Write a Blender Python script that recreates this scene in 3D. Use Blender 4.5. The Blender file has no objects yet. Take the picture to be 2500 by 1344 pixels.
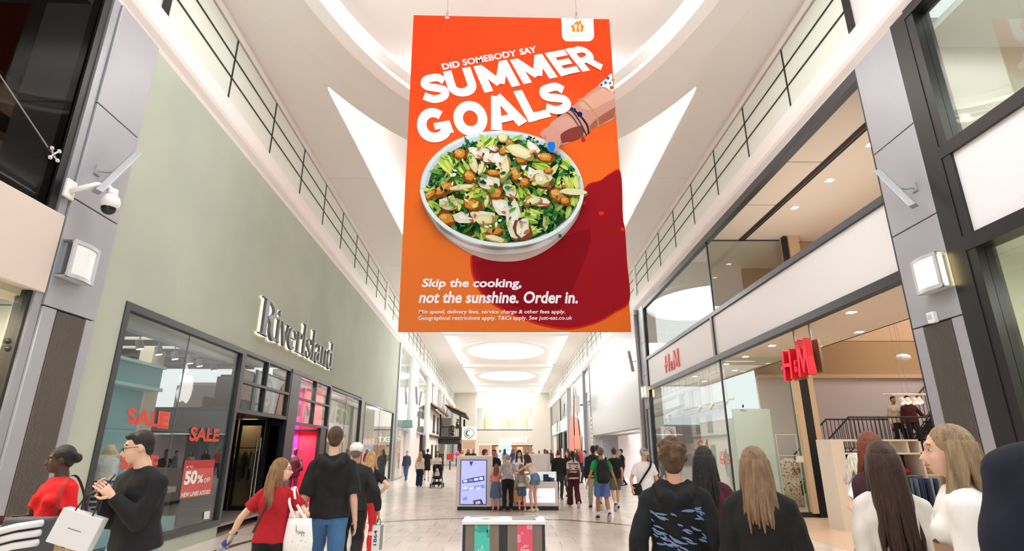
import bpy, math, random
import numpy as np
from mathutils import Vector, Matrix, noise
PI = math.pi
rnd = random.Random(7)
SC = bpy.context.scene
COL = SC.collection

# ------------------------------------------------------------------ camera
cam_data = bpy.data.cameras.new('camera')
cam = bpy.data.objects.new('camera', cam_data); COL.objects.link(cam)
CAM_H = 1.65; PITCH = math.atan(425/1340.)
cam.location = (0, 0, CAM_H); cam.rotation_euler = (PI/2 + PITCH, 0, 0)
cam_data.sensor_width = 36; cam_data.lens = 1340/2500*36; cam_data.clip_start = .05; cam_data.clip_end = 500
SC.camera = cam

# ------------------------------------------------------------------ world, exposure, big lights
SC.view_settings.view_transform = 'Standard'; SC.view_settings.look = 'None'
SC.view_settings.exposure = 0.1; SC.view_settings.gamma = 1; SC.view_settings.use_curve_mapping = False
w = bpy.data.worlds.new('world'); SC.world = w; w.use_nodes = True
w.node_tree.nodes['Background'].inputs[0].default_value = (.965, .98, 1, 1)
w.node_tree.nodes['Background'].inputs[1].default_value = 1.0

def area(name, loc, sx, sy, power, col=(1, .97, .93), rot=(0, 0, 0), shape='RECTANGLE', spread=PI):
    l = bpy.data.lights.new(name, 'AREA'); l.shape = shape; l.size = sx; l.size_y = sy; l.energy = power; l.color = col
    l.spread = spread
    o = bpy.data.objects.new(name, l); COL.objects.link(o); o.location = loc; o.rotation_euler = rot
    return o
# skylights above the mall: the dome over the viewer, then one per ceiling bay
area('skylight_dome', (0, 4.5, 11.3), 6.5, 9, 640, col=(.975, .985, 1), shape='ELLIPSE')
area('skylight_behind', (0, -8, 9.8), 9, 8, 420, col=(.975, .985, 1))
for yy, pw in ((33, 540), (50.6, 760), (68.4, 720), (86, 480)):
    area('skylight_bay', (-.55, yy, 10.42), 6.4, 8.4, pw, col=(.975, .985, 1), shape='ELLIPSE')
# cove lighting hidden above the tray edges and the dropped ring, shining inward and up
for sx in (-1, 1):
    area('cove_tray', (sx*4.78, 12, 10.33), .2, 24, 210, col=(1, .985, .965), rot=(0, PI*.62*sx, 0))
    area('cove_dome', (sx*4.45, 5.5, 10.42), .3, 9, 230, col=(1, .985, .965), rot=(0, PI*.7*sx, 0))
for yy in (33.8, 51.2, 69, 86.5):
    area('cove_bay', (-5.45, yy, 10.3), .15, 15, 150, col=(1, .985, .965), rot=(0, -PI*.62, 0)); area('cove_bay', (4.55, yy, 10.3), .15, 15, 120, col=(1, .985, .965), rot=(0, PI*.62, 0))
area('cove_dome_end', (0, 12.2, 10.42), 4, .6, 110, col=(1, .985, .965), rot=(PI*.8, 0, 0))

# ------------------------------------------------------------------ materials
def lin(c):
    c /= 255.
    return c/12.92 if c <= .04045 else ((c+.055)/1.055)**2.4
def hx(s):
    return (lin(int(s[0:2], 16)), lin(int(s[2:4], 16)), lin(int(s[4:6], 16)), 1)
MATS = {}
def mat(name, col='cccccc', rough=.6, metal=0, noise_amt=0, scale=6, bump=0, bscale=30, emit=0, spec=.5, stretch=(1, 1, 1), col2=None, coat=0):
    if name in MATS: return MATS[name]
    m = bpy.data.materials.new(name); m.use_nodes = True; MATS[name] = m
    nt = m.node_tree; b = nt.nodes['Principled BSDF']; L = nt.links
    c = hx(col); b.inputs['Base Color'].default_value = c
    b.inputs['Roughness'].default_value = rough; b.inputs['Metallic'].default_value = metal
    b.inputs['Specular IOR Level'].default_value = spec
    if coat: b.inputs['Coat Weight'].default_value = coat
    if emit:
        b.inputs['Emission Color'].default_value = c; b.inputs['Emission Strength'].default_value = emit
    if noise_amt or bump:
        tc = nt.nodes.new('ShaderNodeTexCoord'); mp = nt.nodes.new('ShaderNodeMapping')
        mp.inputs['Scale'].default_value = stretch; L.new(tc.outputs['Object'], mp.inputs[0])
    if noise_amt or col2:
        if not noise_amt:
            tc = nt.nodes.new('ShaderNodeTexCoord'); mp = nt.nodes.new('ShaderNodeMapping'); mp.inputs['Scale'].default_value = stretch; L.new(tc.outputs['Object'], mp.inputs[0])
        n = nt.nodes.new('ShaderNodeTexNoise'); n.inputs['Scale'].default_value = scale; n.inputs['Detail'].default_value = 4
        L.new(mp.outputs[0], n.inputs['Vector'])
        r = nt.nodes.new('ShaderNodeValToRGB'); L.new(n.outputs[0], r.inputs[0])
        if col2:
            r.color_ramp.elements[0].position = .38; r.color_ramp.elements[1].position = .62
            r.color_ramp.elements[0].color = c; r.color_ramp.elements[1].color = hx(col2)
        else:
            k = noise_amt
            r.color_ramp.elements[0].position = .3; r.color_ramp.elements[1].position = .7
            r.color_ramp.elements[0].color = (c[0]*(1-k), c[1]*(1-k), c[2]*(1-k), 1)
            r.color_ramp.elements[1].color = (min(1, c[0]*(1+k)), min(1, c[1]*(1+k)), min(1, c[2]*(1+k)), 1)
        L.new(r.outputs[0], b.inputs['Base Color'])
    if bump:
        n2 = nt.nodes.new('ShaderNodeTexNoise'); n2.inputs['Scale'].default_value = bscale; n2.inputs['Detail'].default_value = 3
        L.new(mp.outputs[0], n2.inputs['Vector'])
        bp = nt.nodes.new('ShaderNodeBump'); bp.inputs['Strength'].default_value = bump; bp.inputs['Distance'].default_value = .02
        L.new(n2.outputs[0], bp.inputs['Height']); L.new(bp.outputs[0], b.inputs['Normal'])
    return m
def glass(name, tint='ffffff', refl=1.0, body=0, bodycol='cfe0d6'):
    if name in MATS: return MATS[name]
    m = bpy.data.materials.new(name); m.use_nodes = True; MATS[name] = m
    nt = m.node_tree; nt.nodes.clear(); L = nt.links
    out = nt.nodes.new('ShaderNodeOutputMaterial'); tr = nt.nodes.new('ShaderNodeBsdfTransparent'); gl = nt.nodes.new('ShaderNodeBsdfGlossy')
    tr.inputs[0].default_value = hx(tint); gl.inputs['Roughness'].default_value = 0.0
    fr = nt.nodes.new('ShaderNodeFresnel'); ge = nt.nodes.new('ShaderNodeNewGeometry'); io = nt.nodes.new('ShaderNodeMath'); io.operation = 'MULTIPLY_ADD'
    io.inputs[1].default_value = 1/1.5-1.5; io.inputs[2].default_value = 1.5; L.new(ge.outputs['Backfacing'], io.inputs[0]); L.new(io.outputs[0], fr.inputs[0])
    mu = nt.nodes.new('ShaderNodeMath'); mu.operation = 'MULTIPLY'; mu.inputs[1].default_value = refl; mu.use_clamp = True
    mx = nt.nodes.new('ShaderNodeMixShader'); L.new(fr.outputs[0], mu.inputs[0]); L.new(mu.outputs[0], mx.inputs[0])
    src = tr.outputs[0]
    if body:
        df = nt.nodes.new('ShaderNodeBsdfDiffuse'); df.inputs[0].default_value = hx(bodycol)
        m2 = nt.nodes.new('ShaderNodeMixShader'); m2.inputs[0].default_value = body
        L.new(tr.outputs[0], m2.inputs[1]); L.new(df.outputs[0], m2.inputs[2]); src = m2.outputs[0]
    L.new(src, mx.inputs[1]); L.new(gl.outputs[0], mx.inputs[2]); L.new(mx.outputs[0], out.inputs[0])
    return m
def vcol_mat(name, rough=.55, emit=0):
    if name in MATS: return MATS[name]
    m = bpy.data.materials.new(name); m.use_nodes = True; MATS[name] = m
    nt = m.node_tree; b = nt.nodes['Principled BSDF']; a = nt.nodes.new('ShaderNodeVertexColor'); a.layer_name = 'print'
    nt.links.new(a.outputs[0], b.inputs['Base Color']); b.inputs['Roughness'].default_value = rough; b.inputs['Specular IOR Level'].default_value = 0
    if emit:
        nt.links.new(a.outputs[0], b.inputs['Emission Color']); b.inputs['Emission Strength'].default_value = emit
    return m
WHITE = mat('white_plaster', 'eeebe7', .7)
WHITE2 = mat('bright_white_panel', 'f1efec', .35)
CEIL = mat('ceiling_plaster', 'f7f4f1', .75, bump=.05, bscale=8)
GREEN = mat('sage_green_render', 'b1b8a9', .85, noise_amt=.07, scale=.55, bump=.12, bscale=55)
METAL = mat('grey_aluminium_panel', 'a9abb2', .38, .35, noise_amt=.04, scale=1.2)
METALD = mat('brushed_grey_metal', 'a2a4aa', .35, .4)
BLACK = mat('black_powder_coat', '1b1c1e', .35)
DGREY = mat('dark_grey_frame', '37383b', .35)
MGREY = mat('mid_grey_frame', '6c6e72', .35, .4)
LOUV = mat('bronze_louvre_metal', '776f69', .4, .4)
LED = mat('light_diffuser', 'fffaf0', .5, emit=3)
LEDHOT = mat('lamp_face', 'fff6e6', .5, emit=8)
GL = glass('clear_glass', 'f4faf7', 1.0)
GLG = glass('green_tint_glass', 'dcebe2', 1.3)
GLR = glass('shopfront_glass', 'f4f8f6', 1.1)

# ------------------------------------------------------------------ mesh helpers
class MB:
    def __init__(s): s.v = []; s.f = []; s.m = []; s.c = []
    def add(s, vs, fs, mi=0, col=None):
        n = len(s.v); s.v += [tuple(p) for p in vs]; s.f += [tuple(i+n for i in f) for f in fs]
        s.m += [mi]*len(fs); s.c += [col]*len(fs); return s
    def box(s, x0, y0, z0, x1, y1, z1, T=None, mi=0):
        p = [(x, y, z) for z in (z0, z1) for y in (y0, y1) for x in (x0, x1)]
        if T: p = [T(*q) for q in p]
        return s.add(p, [(0, 1, 3, 2), (4, 6, 7, 5), (0, 4, 5, 1), (2, 3, 7, 6), (0, 2, 6, 4), (1, 5, 7, 3)], mi)
    def quad(s, a, b, c, d, mi=0, col=None): return s.add([a, b, c, d], [(0, 1, 2, 3)], mi, col)
    def prism(s, poly, T, d0, d1, mi=0):
        n = len(poly); p = [T(x, d0, y) for x, y in poly] + [T(x, d1, y) for x, y in poly]
        return s.add(p, [tuple(range(n)), tuple(range(2*n-1, n-1, -1))] + [(i, (i+1) % n, n+(i+1) % n, n+i) for i in range(n)], mi)
    def loft(s, pts, rx, ry=None, n=8, side=None, mi=0, cap=True):
        pts = [Vector(p) for p in pts]; k = len(pts); ry = ry or rx
        if not hasattr(rx, '__len__'): rx = [rx]*k
        if not hasattr(ry, '__len__'): ry = [ry]*k
        vs = []; prev = None
        for i, p in enumerate(pts):
            t = (pts[min(i+1, k-1)] - pts[max(i-1, 0)])
            t = t.normalized() if t.length > 1e-9 else Vector((0, 0, 1))
            if side is not None: a = Vector(side)
            elif prev is not None: a = prev
            else: a = Vector((1, 0, 0)) if abs(t.x) < .9 else Vector((0, 1, 0))
            a = a - t*a.dot(t)
            a = a.normalized() if a.length > 1e-6 else t.orthogonal().normalized()
            prev = a; b = t.cross(a)
            for j in range(n):
                th = 2*PI*j/n; vs.append(p + a*math.cos(th)*rx[i] + b*math.sin(th)*ry[i])
        fs = [(i*n+j, i*n+(j+1) % n, (i+1)*n+(j+1) % n, (i+1)*n+j) for i in range(k-1) for j in range(n)]
        if cap: fs += [tuple(range(n-1, -1, -1)), tuple(range((k-1)*n, k*n))]
        return s.add(vs, fs, mi)
    def tube(s, pts, r, n=8, mi=0): return s.loft(pts, r, n=n, mi=mi)
    def ball(s, c, r, n=12, m=8, R=None, mi=0):
        if not hasattr(r, '__len__'): r = (r, r, r)
        vs = [Vector((0, 0, r[2]))]
        for i in range(1, m):
            ph = PI*i/m
            for j in range(n):
                th = 2*PI*j/n; vs.append(Vector((r[0]*math.sin(ph)*math.cos(th), r[1]*math.sin(ph)*math.sin(th), r[2]*math.cos(ph))))
        vs.append(Vector((0, 0, -r[2])))
        if R is not None: vs = [R @ q for q in vs]
        c = Vector(c); vs = [q + c for q in vs]
        fs = [(0, 1+j, 1+(j+1) % n) for j in range(n)]
        fs += [(1+(i)*n+j, 1+(i+1)*n+j, 1+(i+1)*n+(j+1) % n, 1+i*n+(j+1) % n) for i in range(m-2) for j in range(n)]
        e = len(vs)-1; fs += [(e, 1+(m-2)*n+(j+1) % n, 1+(m-2)*n+j) for j in range(n)]
        return s.add(vs, fs, mi)
    def mesh(s, name, mats, smooth=False, off=None):
        me = bpy.data.meshes.new(name)
        v = s.v
        if off is not None: v = [(p[0]-off[0], p[1]-off[1], p[2]-off[2]) for p in v]
        me.from_pydata(v, [], s.f)
        for m in (mats if isinstance(mats, (list, tuple)) else [mats]): me.materials.append(m)
        if any(s.m): me.polygons.foreach_set('material_index', s.m)
        if any(c is not None for c in s.c):
            at = me.color_attributes.new('print', 'FLOAT_COLOR', 'CORNER'); k = 0
            arr = np.empty((len(me.loops), 4), dtype=np.float32)
            for p, c in zip(s.f, s.c):
                c = c or (1, 1, 1, 1)
                if isinstance(c[0], (tuple, list)):
                    for q in c: arr[k] = q; k += 1
                else:
                    arr[k:k+len(p)] = c; k += len(p)
            at.data.foreach_set('color', arr.ravel())
        if smooth: me.polygons.foreach_set('use_smooth', [True]*len(me.polygons))
        return me
    def build(s, name, mats, parent=None, smooth=False, bevel=0, fix=True):
        off = Vector(ROOT.get(parent.name, (0, 0, 0))) if parent is not None else None
        me = s.mesh(name, mats, smooth, off)
        if fix and len(me.polygons) < 60000:
            import bmesh
            bm = bmesh.new(); bm.from_mesh(me); bmesh.ops.recalc_face_normals(bm, faces=bm.faces); bm.to_mesh(me); bm.free()
        o = bpy.data.objects.new(name, me); COL.objects.link(o)
        if parent is not None:
            o.parent = parent; ROOT[o.name] = tuple(off)
        else: ROOT[o.name] = (0, 0, 0)
        if bevel:
            b = o.modifiers.new('bevel', 'BEVEL'); b.width = bevel; b.segments = 2; b.limit_method = 'ANGLE'
        return o
ROOT = {}
def thing(name, label, cat, loc=(0, 0, 0), group=None):
    o = bpy.data.objects.new(name, None); COL.objects.link(o); o.location = loc; o.empty_display_size = .1
    o['label'] = label; o['category'] = cat
    if group: o['group'] = group
    ROOT[o.name] = tuple(loc); return o
def tag(o, label=None, cat=None, group=None):
    if label: o['label'] = label
    if cat: o['category'] = cat
    if group: o['group'] = group
    return o
def struct(o): o['kind'] = 'structure'; return o
def sroot(name, loc=(0, 0, 0)):
    o = bpy.data.objects.new(name, None); COL.objects.link(o); o.location = loc; o['kind'] = 'structure'; ROOT[o.name] = tuple(loc); return o
def recenter(o):   # put a top-level mesh's origin at its base
    me = o.data; n = len(me.vertices); a = np.empty(n*3, dtype=np.float32); me.vertices.foreach_get('co', a); a = a.reshape(-1, 3)
    c = ((a[:, 0].min()+a[:, 0].max())/2, (a[:, 1].min()+a[:, 1].max())/2, a[:, 2].min())
    a -= np.array(c, dtype=np.float32); me.vertices.foreach_set('co', a.ravel()); o.location = Vector(o.location)+Vector(c); ROOT[o.name] = tuple(o.location); return o
# text -> list of (verts2d, faces) using Blender's own font, in em units
_txt = {}
def text_geo(s, bold=0.0, spacing=1.0):
    key = (s, bold, spacing)
    if key in _txt: return _txt[key]
    cu = bpy.data.curves.new('t', 'FONT'); cu.body = s; cu.offset = bold; cu.space_character = spacing; cu.resolution_u = 3; cu.size = 1
    ob = bpy.data.objects.new('t', cu); COL.objects.link(ob)
    bpy.context.view_layer.update()
    me = bpy.data.meshes.new_from_object(ob.evaluated_get(bpy.context.evaluated_depsgraph_get()))
    vs = [(v.co.x, v.co.y) for v in me.vertices]; fs = [tuple(p.vertices) for p in me.polygons]
    bpy.data.objects.remove(ob); bpy.data.curves.remove(cu); bpy.data.meshes.remove(me)
    _txt[key] = (vs, fs); return vs, fs
def put_text(mb, s, F, bold=0.0, spacing=1.0, mi=0, col=None, norm=True, depth=0, F2=None):
    """map text into F(u,v) (u,v in 0..1 over its bounding box)"""
    vs, fs = text_geo(s, bold, spacing)
    x0 = min(p[0] for p in vs); x1 = max(p[0] for p in vs); y0 = min(p[1] for p in vs); y1 = max(p[1] for p in vs)
    g = [((p[0]-x0)/(x1-x0), (p[1]-y0)/(y1-y0)) for p in vs]
    mb.add([F(*q) for q in g], fs, mi, col)
    if F2:
        n = len(vs); mb.add([F2(*q) for q in g], fs, mi, col)
        ec = {}
        for f in fs:
            for a, b in zip(f, f[1:]+f[:1]): ec[(a, b)] = 1
        ed = [(a, b) for (a, b) in ec if (b, a) not in ec]
        mb.add([F(*q) for q in g] + [F2(*q) for q in g], [(a, b, n+b, n+a) for a, b in ed], mi, col)
def bil(q):  # bilinear map: q = bl, br, tr, tl (tuples)
    def F(u, v):
        return tuple((1-u)*(1-v)*a+u*(1-v)*b+u*v*c+(1-u)*v*d for a, b, c, d in zip(*q))
    return F
# heavy sans glyphs as stroke paths in a unit box
def arc(cx, cy, rx, ry, a0, a1, n=16):
    return [(cx+rx*math.cos(math.radians(a0+(a1-a0)*i/n)), cy+ry*math.sin(math.radians(a0+(a1-a0)*i/n))) for i in range(n+1)]
def strip(path, w):
    n = len(path); out = []
    if not hasattr(w, '__len__'): w = [w]*n
    for i, p in enumerate(path):
        a = path[max(i-1, 0)]; b = path[min(i+1, n-1)]; dx, dy = b[0]-a[0], b[1]-a[1]; l = math.hypot(dx, dy) or 1
        nx, ny = -dy/l*w[i]/2, dx/l*w[i]/2; out.append(((p[0]+nx, p[1]+ny), (p[0]-nx, p[1]-ny)))
    return out
def smoothpath(pts, n=6):
    out = []; k = len(pts)
    for i in range(k-1):
        p0 = pts[max(i-1, 0)]; p1 = pts[i]; p2 = pts[i+1]; p3 = pts[min(i+2, k-1)]
        for j in range(n):
            t = j/n
            out.append(tuple(.5*((2*b)+(-a+c)*t+(2*a-5*b+4*c-d)*t*t+(-a+3*b-3*c+d)*t**3) for a, b, c, d in zip(p0, p1, p2, p3)))
    out.append(tuple(pts[-1])); return out
def put_strip(mb, path, w, F, F2=None, mi=0, col=None, step=None):
    st = strip(path, w); n = len(st)
    if step is not None:
        for i in range(n-1):
            o = step*i; a, b = st[i]; c, d = st[i+1]; ex, ey = (c[0]-a[0]+d[0]-b[0]), (c[1]-a[1]+d[1]-b[1]); q_ = .008/(math.hypot(ex, ey) or 1); ex *= q_; ey *= q_
            mb.add([Vector(F(a[0]-ex, a[1]-ey))+o, Vector(F(b[0]-ex, b[1]-ey))+o, Vector(F(d[0]+ex, d[1]+ey))+o, Vector(F(c[0]+ex, c[1]+ey))+o], [(0, 1, 2, 3)], mi, col)
        return
    vs = [F(*p) for pr in st for p in pr]; fs = [(2*i, 2*i+1, 2*i+3, 2*i+2) for i in range(n-1)]
    mb.add(vs, fs, mi, col)
    if F2:
        m = len(vs); v2 = [F2(*p) for pr in st for p in pr]
        fs2 = [tuple(m+i for i in f[::-1]) for f in fs]
        for i in range(n-1): fs2 += [(2*i, 2*i+2, m+2*i+2, m+2*i), (2*i+1, m+2*i+1, m+2*i+3, 2*i+3)]
        fs2 += [(0, m, m+1, 1), (2*n-2, 2*n-1, m+2*n-1, m+2*n-2)]
        mb.add(vs+v2, fs2, mi, col)

# ------------------------------------------------------------------ wall frames: s along the wall, d into the shop, z up
LO = Vector((-5.821, 11.84)); LD = Vector((-0.0405, .99918)); LN = Vector((-.99918, -.0405))
RO = Vector((5.76, 7.64)); RD = Vector((0, 1)); RN = Vector((1, 0))
def TL(s, d, z): p = LO+LD*s+LN*d; return (p.x, p.y, z)
def TR(s, d, z): p = RO+RD*s+RN*d; return (p.x, p.y, z)
def ray(x, y):
    u = (x-1250)/1340.; v = (672-y)/1340.; c, s = math.cos(PITCH), math.sin(PITCH)
    return Vector((u, c-v*s, s+v*c))
def on_y(x, y, Y):
    d = ray(x, y); return Vector((0, 0, CAM_H)) + d*(Y/d.y)

def hitw(Tf, x, y, d=0.0):
    o = Vector(Tf(0, d, 0)); dr = (Vector(Tf(1, d, 0))-o); n = Vector((dr.y, -dr.x, 0)); r = ray(x, y)
    t = (o-Vector((0, 0, 0))).dot(n)/r.dot(n); p = Vector((0, 0, CAM_H))+r*t
    return ((p-o).dot(dr), p.z)
def ptw(Tf, x, y, d=0.0):
    s, z = hitw(Tf, x, y, d); return Vector(Tf(s, d, z))
# ------------------------------------------------------------------ floor
FLOORM = [mat('floor_tile_%d' % i, c, .22, noise_amt=.035, scale=2.2, spec=.5) for i, c in enumerate(('e6dccf', 'e9dfd3', 'e2d6c9', 'ebe2d8'))]
GROUT = mat('floor_grout', '9c9186', .8)
BAND = mat('brown_marble_band', '6d4f41', .25, noise_amt=.25, scale=5)
floor = struct(MB().box(-16, -14, -.2, 22, 100, -.012).build('floor', GROUT))
T = .6
def in_mall(x, y): return -9.5 < x < 7.9
BC = (-.55, 10.6); BR = 4.42
def clip_ring(x, y): r = math.hypot(x-BC[0], y-BC[1]); return r
tile_meshes = []
for i in range(4):
    mb = MB(); g = .002; h = T/2-g
    mb.add([(-h, -h, -.01), (h, -h, -.01), (h, h, -.01), (-h, h, -.01), (-h+.003, -h+.003, 0), (h-.003, -h+.003, 0), (h-.003, h-.003, 0), (-h+.003, h-.003, 0)],
           [(4, 5, 6, 7), (0, 1, 5, 4), (1, 2, 6, 5), (2, 3, 7, 6), (3, 0, 4, 7)])
    tile_meshes.append(mb.mesh('floor_tile', FLOORM[i]))
rows = [(r, 9.9 + r*T) for r in range(-40, 150)]
rest = MB(); nt = 0
for r, y in rows:
    sh = T/2 if r % 2 else 0
    xs = [sh + k*T for k in range(-24, 20)]
    for x in xs:
        left = -5.34-.0405*y + (0)
        if 9.6 < y < 18.2 and -5.9 < x < 5.7 and nt < 298:
            o = bpy.data.objects.new('floor_tile', tile_meshes[rnd.randrange(4)]); COL.objects.link(o); o.parent = floor; o.location = (x, y, rnd.uniform(0, .0015)); nt += 1
        else:
            h = T/2-.002; rest.add([(x-h, y-h, 0), (x+h, y-h, 0), (x+h, y+h, 0), (x-h, y+h, 0)], [(0, 1, 2, 3)], rnd.randrange(4))
o = rest.build('far_floor_tiles', FLOORM, floor, fix=False); o['kind'] = 'stuff'
# brown ring band
mb = MB(); n = 80
P = [(BC[0]+BR*math.cos(a), BC[1]+BR*math.sin(a)*1.0) for a in [PI*(-.02+1.04*i/n) for i in range(n+1)]]
Q = [(BC[0]+(BR+.15)*math.cos(a), BC[1]+(BR+.15)*math.sin(a)) for a in [PI*(-.02+1.04*i/n) for i in range(n+1)]]
for i in range(n): mb.quad((P[i][0], P[i][1], .003), (P[i+1][0], P[i+1][1], .003), (Q[i+1][0], Q[i+1][1], .003), (Q[i][0], Q[i][1], .003))
mb.build('inlaid_band', BAND, floor, fix=False)

# ------------------------------------------------------------------ ceiling
ceil = sroot('ceiling')
zc = 10.12
def cbox(name, x0, y0, z0, x1, y1, z1, m=CEIL): return MB().box(x0, y0, z0, x1, y1, z1).build(name, m, ceil)
def wallx(y, side): return (-5.34-.0405*y) if side < 0 else 5.76
# outer flat strips with panel joints
for side in (-1, 1):
    ys = [-14, -4, 4, 16.2, 25.15]
    for a, b in zip(ys, ys[1:]):
        mb = MB(); xa, xb = wallx(a, side)*1.07, wallx(b, side)*1.07; xi = 4.55*side; g = .015
        lo = [(xa, a+g, zc), (xi, a+g, zc), (xi, b-g, zc), (xb, b-g, zc)]; hi = [(p[0], p[1], zc+.1) for p in lo]
        mb.add(lo+hi, [(0, 1, 2, 3), (4, 5, 6, 7), (0, 1, 5, 4), (1, 2, 6, 5), (2, 3, 7, 6), (3, 0, 4, 7)]); mb.build('ceiling_panel', CEIL, ceil)
cbox('ceiling_backing', -11, -14, 10.85, 8, 0, 11.0)
# raised tray ceiling in the near bay, with a hole over the ring
def ellipse_plate(name, hole, x0, y0, x1, y1, z, th=.1, n=96):
    cx, cy, a, b = hole; mb = MB(); inn = []; out = []
    for i in range(n):
        t = 2*PI*i/n; c, s = math.cos(t), math.sin(t); inn.append((cx+a*c, cy+b*s))
        k = min(((x1-cx) if c > 0 else (cx-x0))/max(abs(c), 1e-6), ((y1-cy) if s > 0 else (cy-y0))/max(abs(s), 1e-6)); out.append((cx+k*c, cy+k*s))
    for cor in ((x0, y0), (x1, y0), (x1, y1), (x0, y1)):
        j = min(range(n), key=lambda i: (out[i][0]-cor[0])**2+(out[i][1]-cor[1])**2); out[j] = cor
    for zz in (z, z+th):
        vs = [(p[0], p[1], zz) for p in inn+out]; mb.add(vs, [(i, (i+1) % n, n+(i+1) % n, n+i) for i in range(n)])
    mb.add([(p[0], p[1], z) for p in inn]+[(p[0], p[1], z+th) for p in inn], [(i, (i+1) % n, n+(i+1) % n, n+i) for i in range(n)])
    return mb.build(name, CEIL, ceil, fix=False)
ellipse_plate('tray_ceiling', (0, 5.3, 4.25, 7.9), -4.9, -3.5, 4.9, 25, 10.62)
for side in (-1, 1): cbox('cove_closure', side*4.95-.05, -3.5, zc+.05, side*4.95+.05, 25, 10.75)
cbox('tray_end', -5.2, 24.6, zc, 5.2, 25.4, zc+.5)
# dropped elliptical ring with a rounded fascia
def ring(name, cx, cy, a0, b0, a1, b1, prof, n=112, m=CEIL, smooth=True):
    # prof: list of (t, z): t=0 on the inner ellipse, 1 on the outer
    mb = MB(); k = len(prof)
    vs = []
    for i in range(n):
        th = 2*PI*i/n; c, s = math.cos(th), math.sin(th)
        for t, z in prof: vs.append((cx+(a0+(a1-a0)*t)*c, cy+(b0+(b1-b0)*t)*s, z))
    fs = [(i*k+j, i*k+(j+1) % k, ((i+1) % n)*k+(j+1) % k, ((i+1) % n)*k+j) for i in range(n) for j in range(k)]
    mb.add(vs, fs); return mb.build(name, m, ceil, smooth=False)
ring('dome_ring', 0, 5.2, 4.3, 8.0, 5.75, 10.3, [(0, 10.2), (0, 10.32), (.98, 10.3), (1, 10.22), (.97, 10.14), (.6, 10.07), (.15, 10.1)])
ring('dome_wall', 0, 5.3, 4.6, 8.25, 4.72, 8.4, [(0, 10.6), (0, 11.5), (1, 11.5), (1, 10.6)])
mb = MB(); n = 72; prev = None
for j in range(9):   # shallow dome
    f = j/8; ringp = [(4.72*math.cos(2*PI*i/n)*(1-f), 5.3+8.4*math.sin(2*PI*i/n)*(1-f), 11.15+.35*math.sin(f*PI/2)) for i in range(n)]
    if prev: mb.add(prev+ringp, [(i, (i+1) % n, n+(i+1) % n, n+i) for i in range(n)])
    prev = ringp
mb.build('dome_shell', CEIL, ceil, smooth=True, fix=False)
# bays beyond: cross beams, trays, round skylights
def bay(y0, y1, cx=-.6):
    cy = (y0+y1)/2; yb = y1-y0
    xl, xr = -5.3, 4.4
    for side in (-1, 1):
        mb = MB(); xa, xb = wallx(y0, side)*1.05, wallx(y1, side)*1.05; xi = xl if side < 0 else xr
        lo = [(xa, y0, zc), (xi, y0, zc), (xi, y1, zc), (xb, y1, zc)]; hi = [(p[0], p[1], zc+.08) for p in lo]
        mb.add(lo+hi, [(0, 1, 2, 3), (4, 5, 6, 7), (0, 1, 5, 4), (1, 2, 6, 5), (2, 3, 7, 6), (3, 0, 4, 7)]); mb.build('ceiling_panel', CEIL, ceil)
    cbox('cove_closure', xl-.4, y0, zc+.04, xl-.3, y1, zc+.5); cbox('cove_closure', xr+.3, y0, zc+.04, xr+.4, y1, zc+.5)
    cbox('cross_beam', xl, y1-1.0, zc, xr, y1, zc+.6)
    ellipse_plate('tray_ceiling', (cx, cy-.3, 4.0, 5.0), xl-.3, y0-.3, xr+.3, y1-.5, 10.42)
    ring('skylight_kerb', cx, cy-.3, 3.55, 4.45, 4.35, 5.35, [(0, 10.34), (0, 10.62), (1, 10.5), (1, 10.42), (.85, 10.34)])
    mb = MB(); n = 48; mb.add([(cx+3.75*math.cos(2*PI*i/n), cy-.3+4.65*math.sin(2*PI*i/n), 10.56) for i in range(n)], [tuple(range(n))])
    mb.build('skylight_glazing', mat('skylight_glow', 'ffffff', .6, emit=2.2), ceil, fix=False)
for a in (25.2, 42.4, 60.1, 77.8): bay(a, a+17.7 if a > 30 else 42.4)

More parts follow.
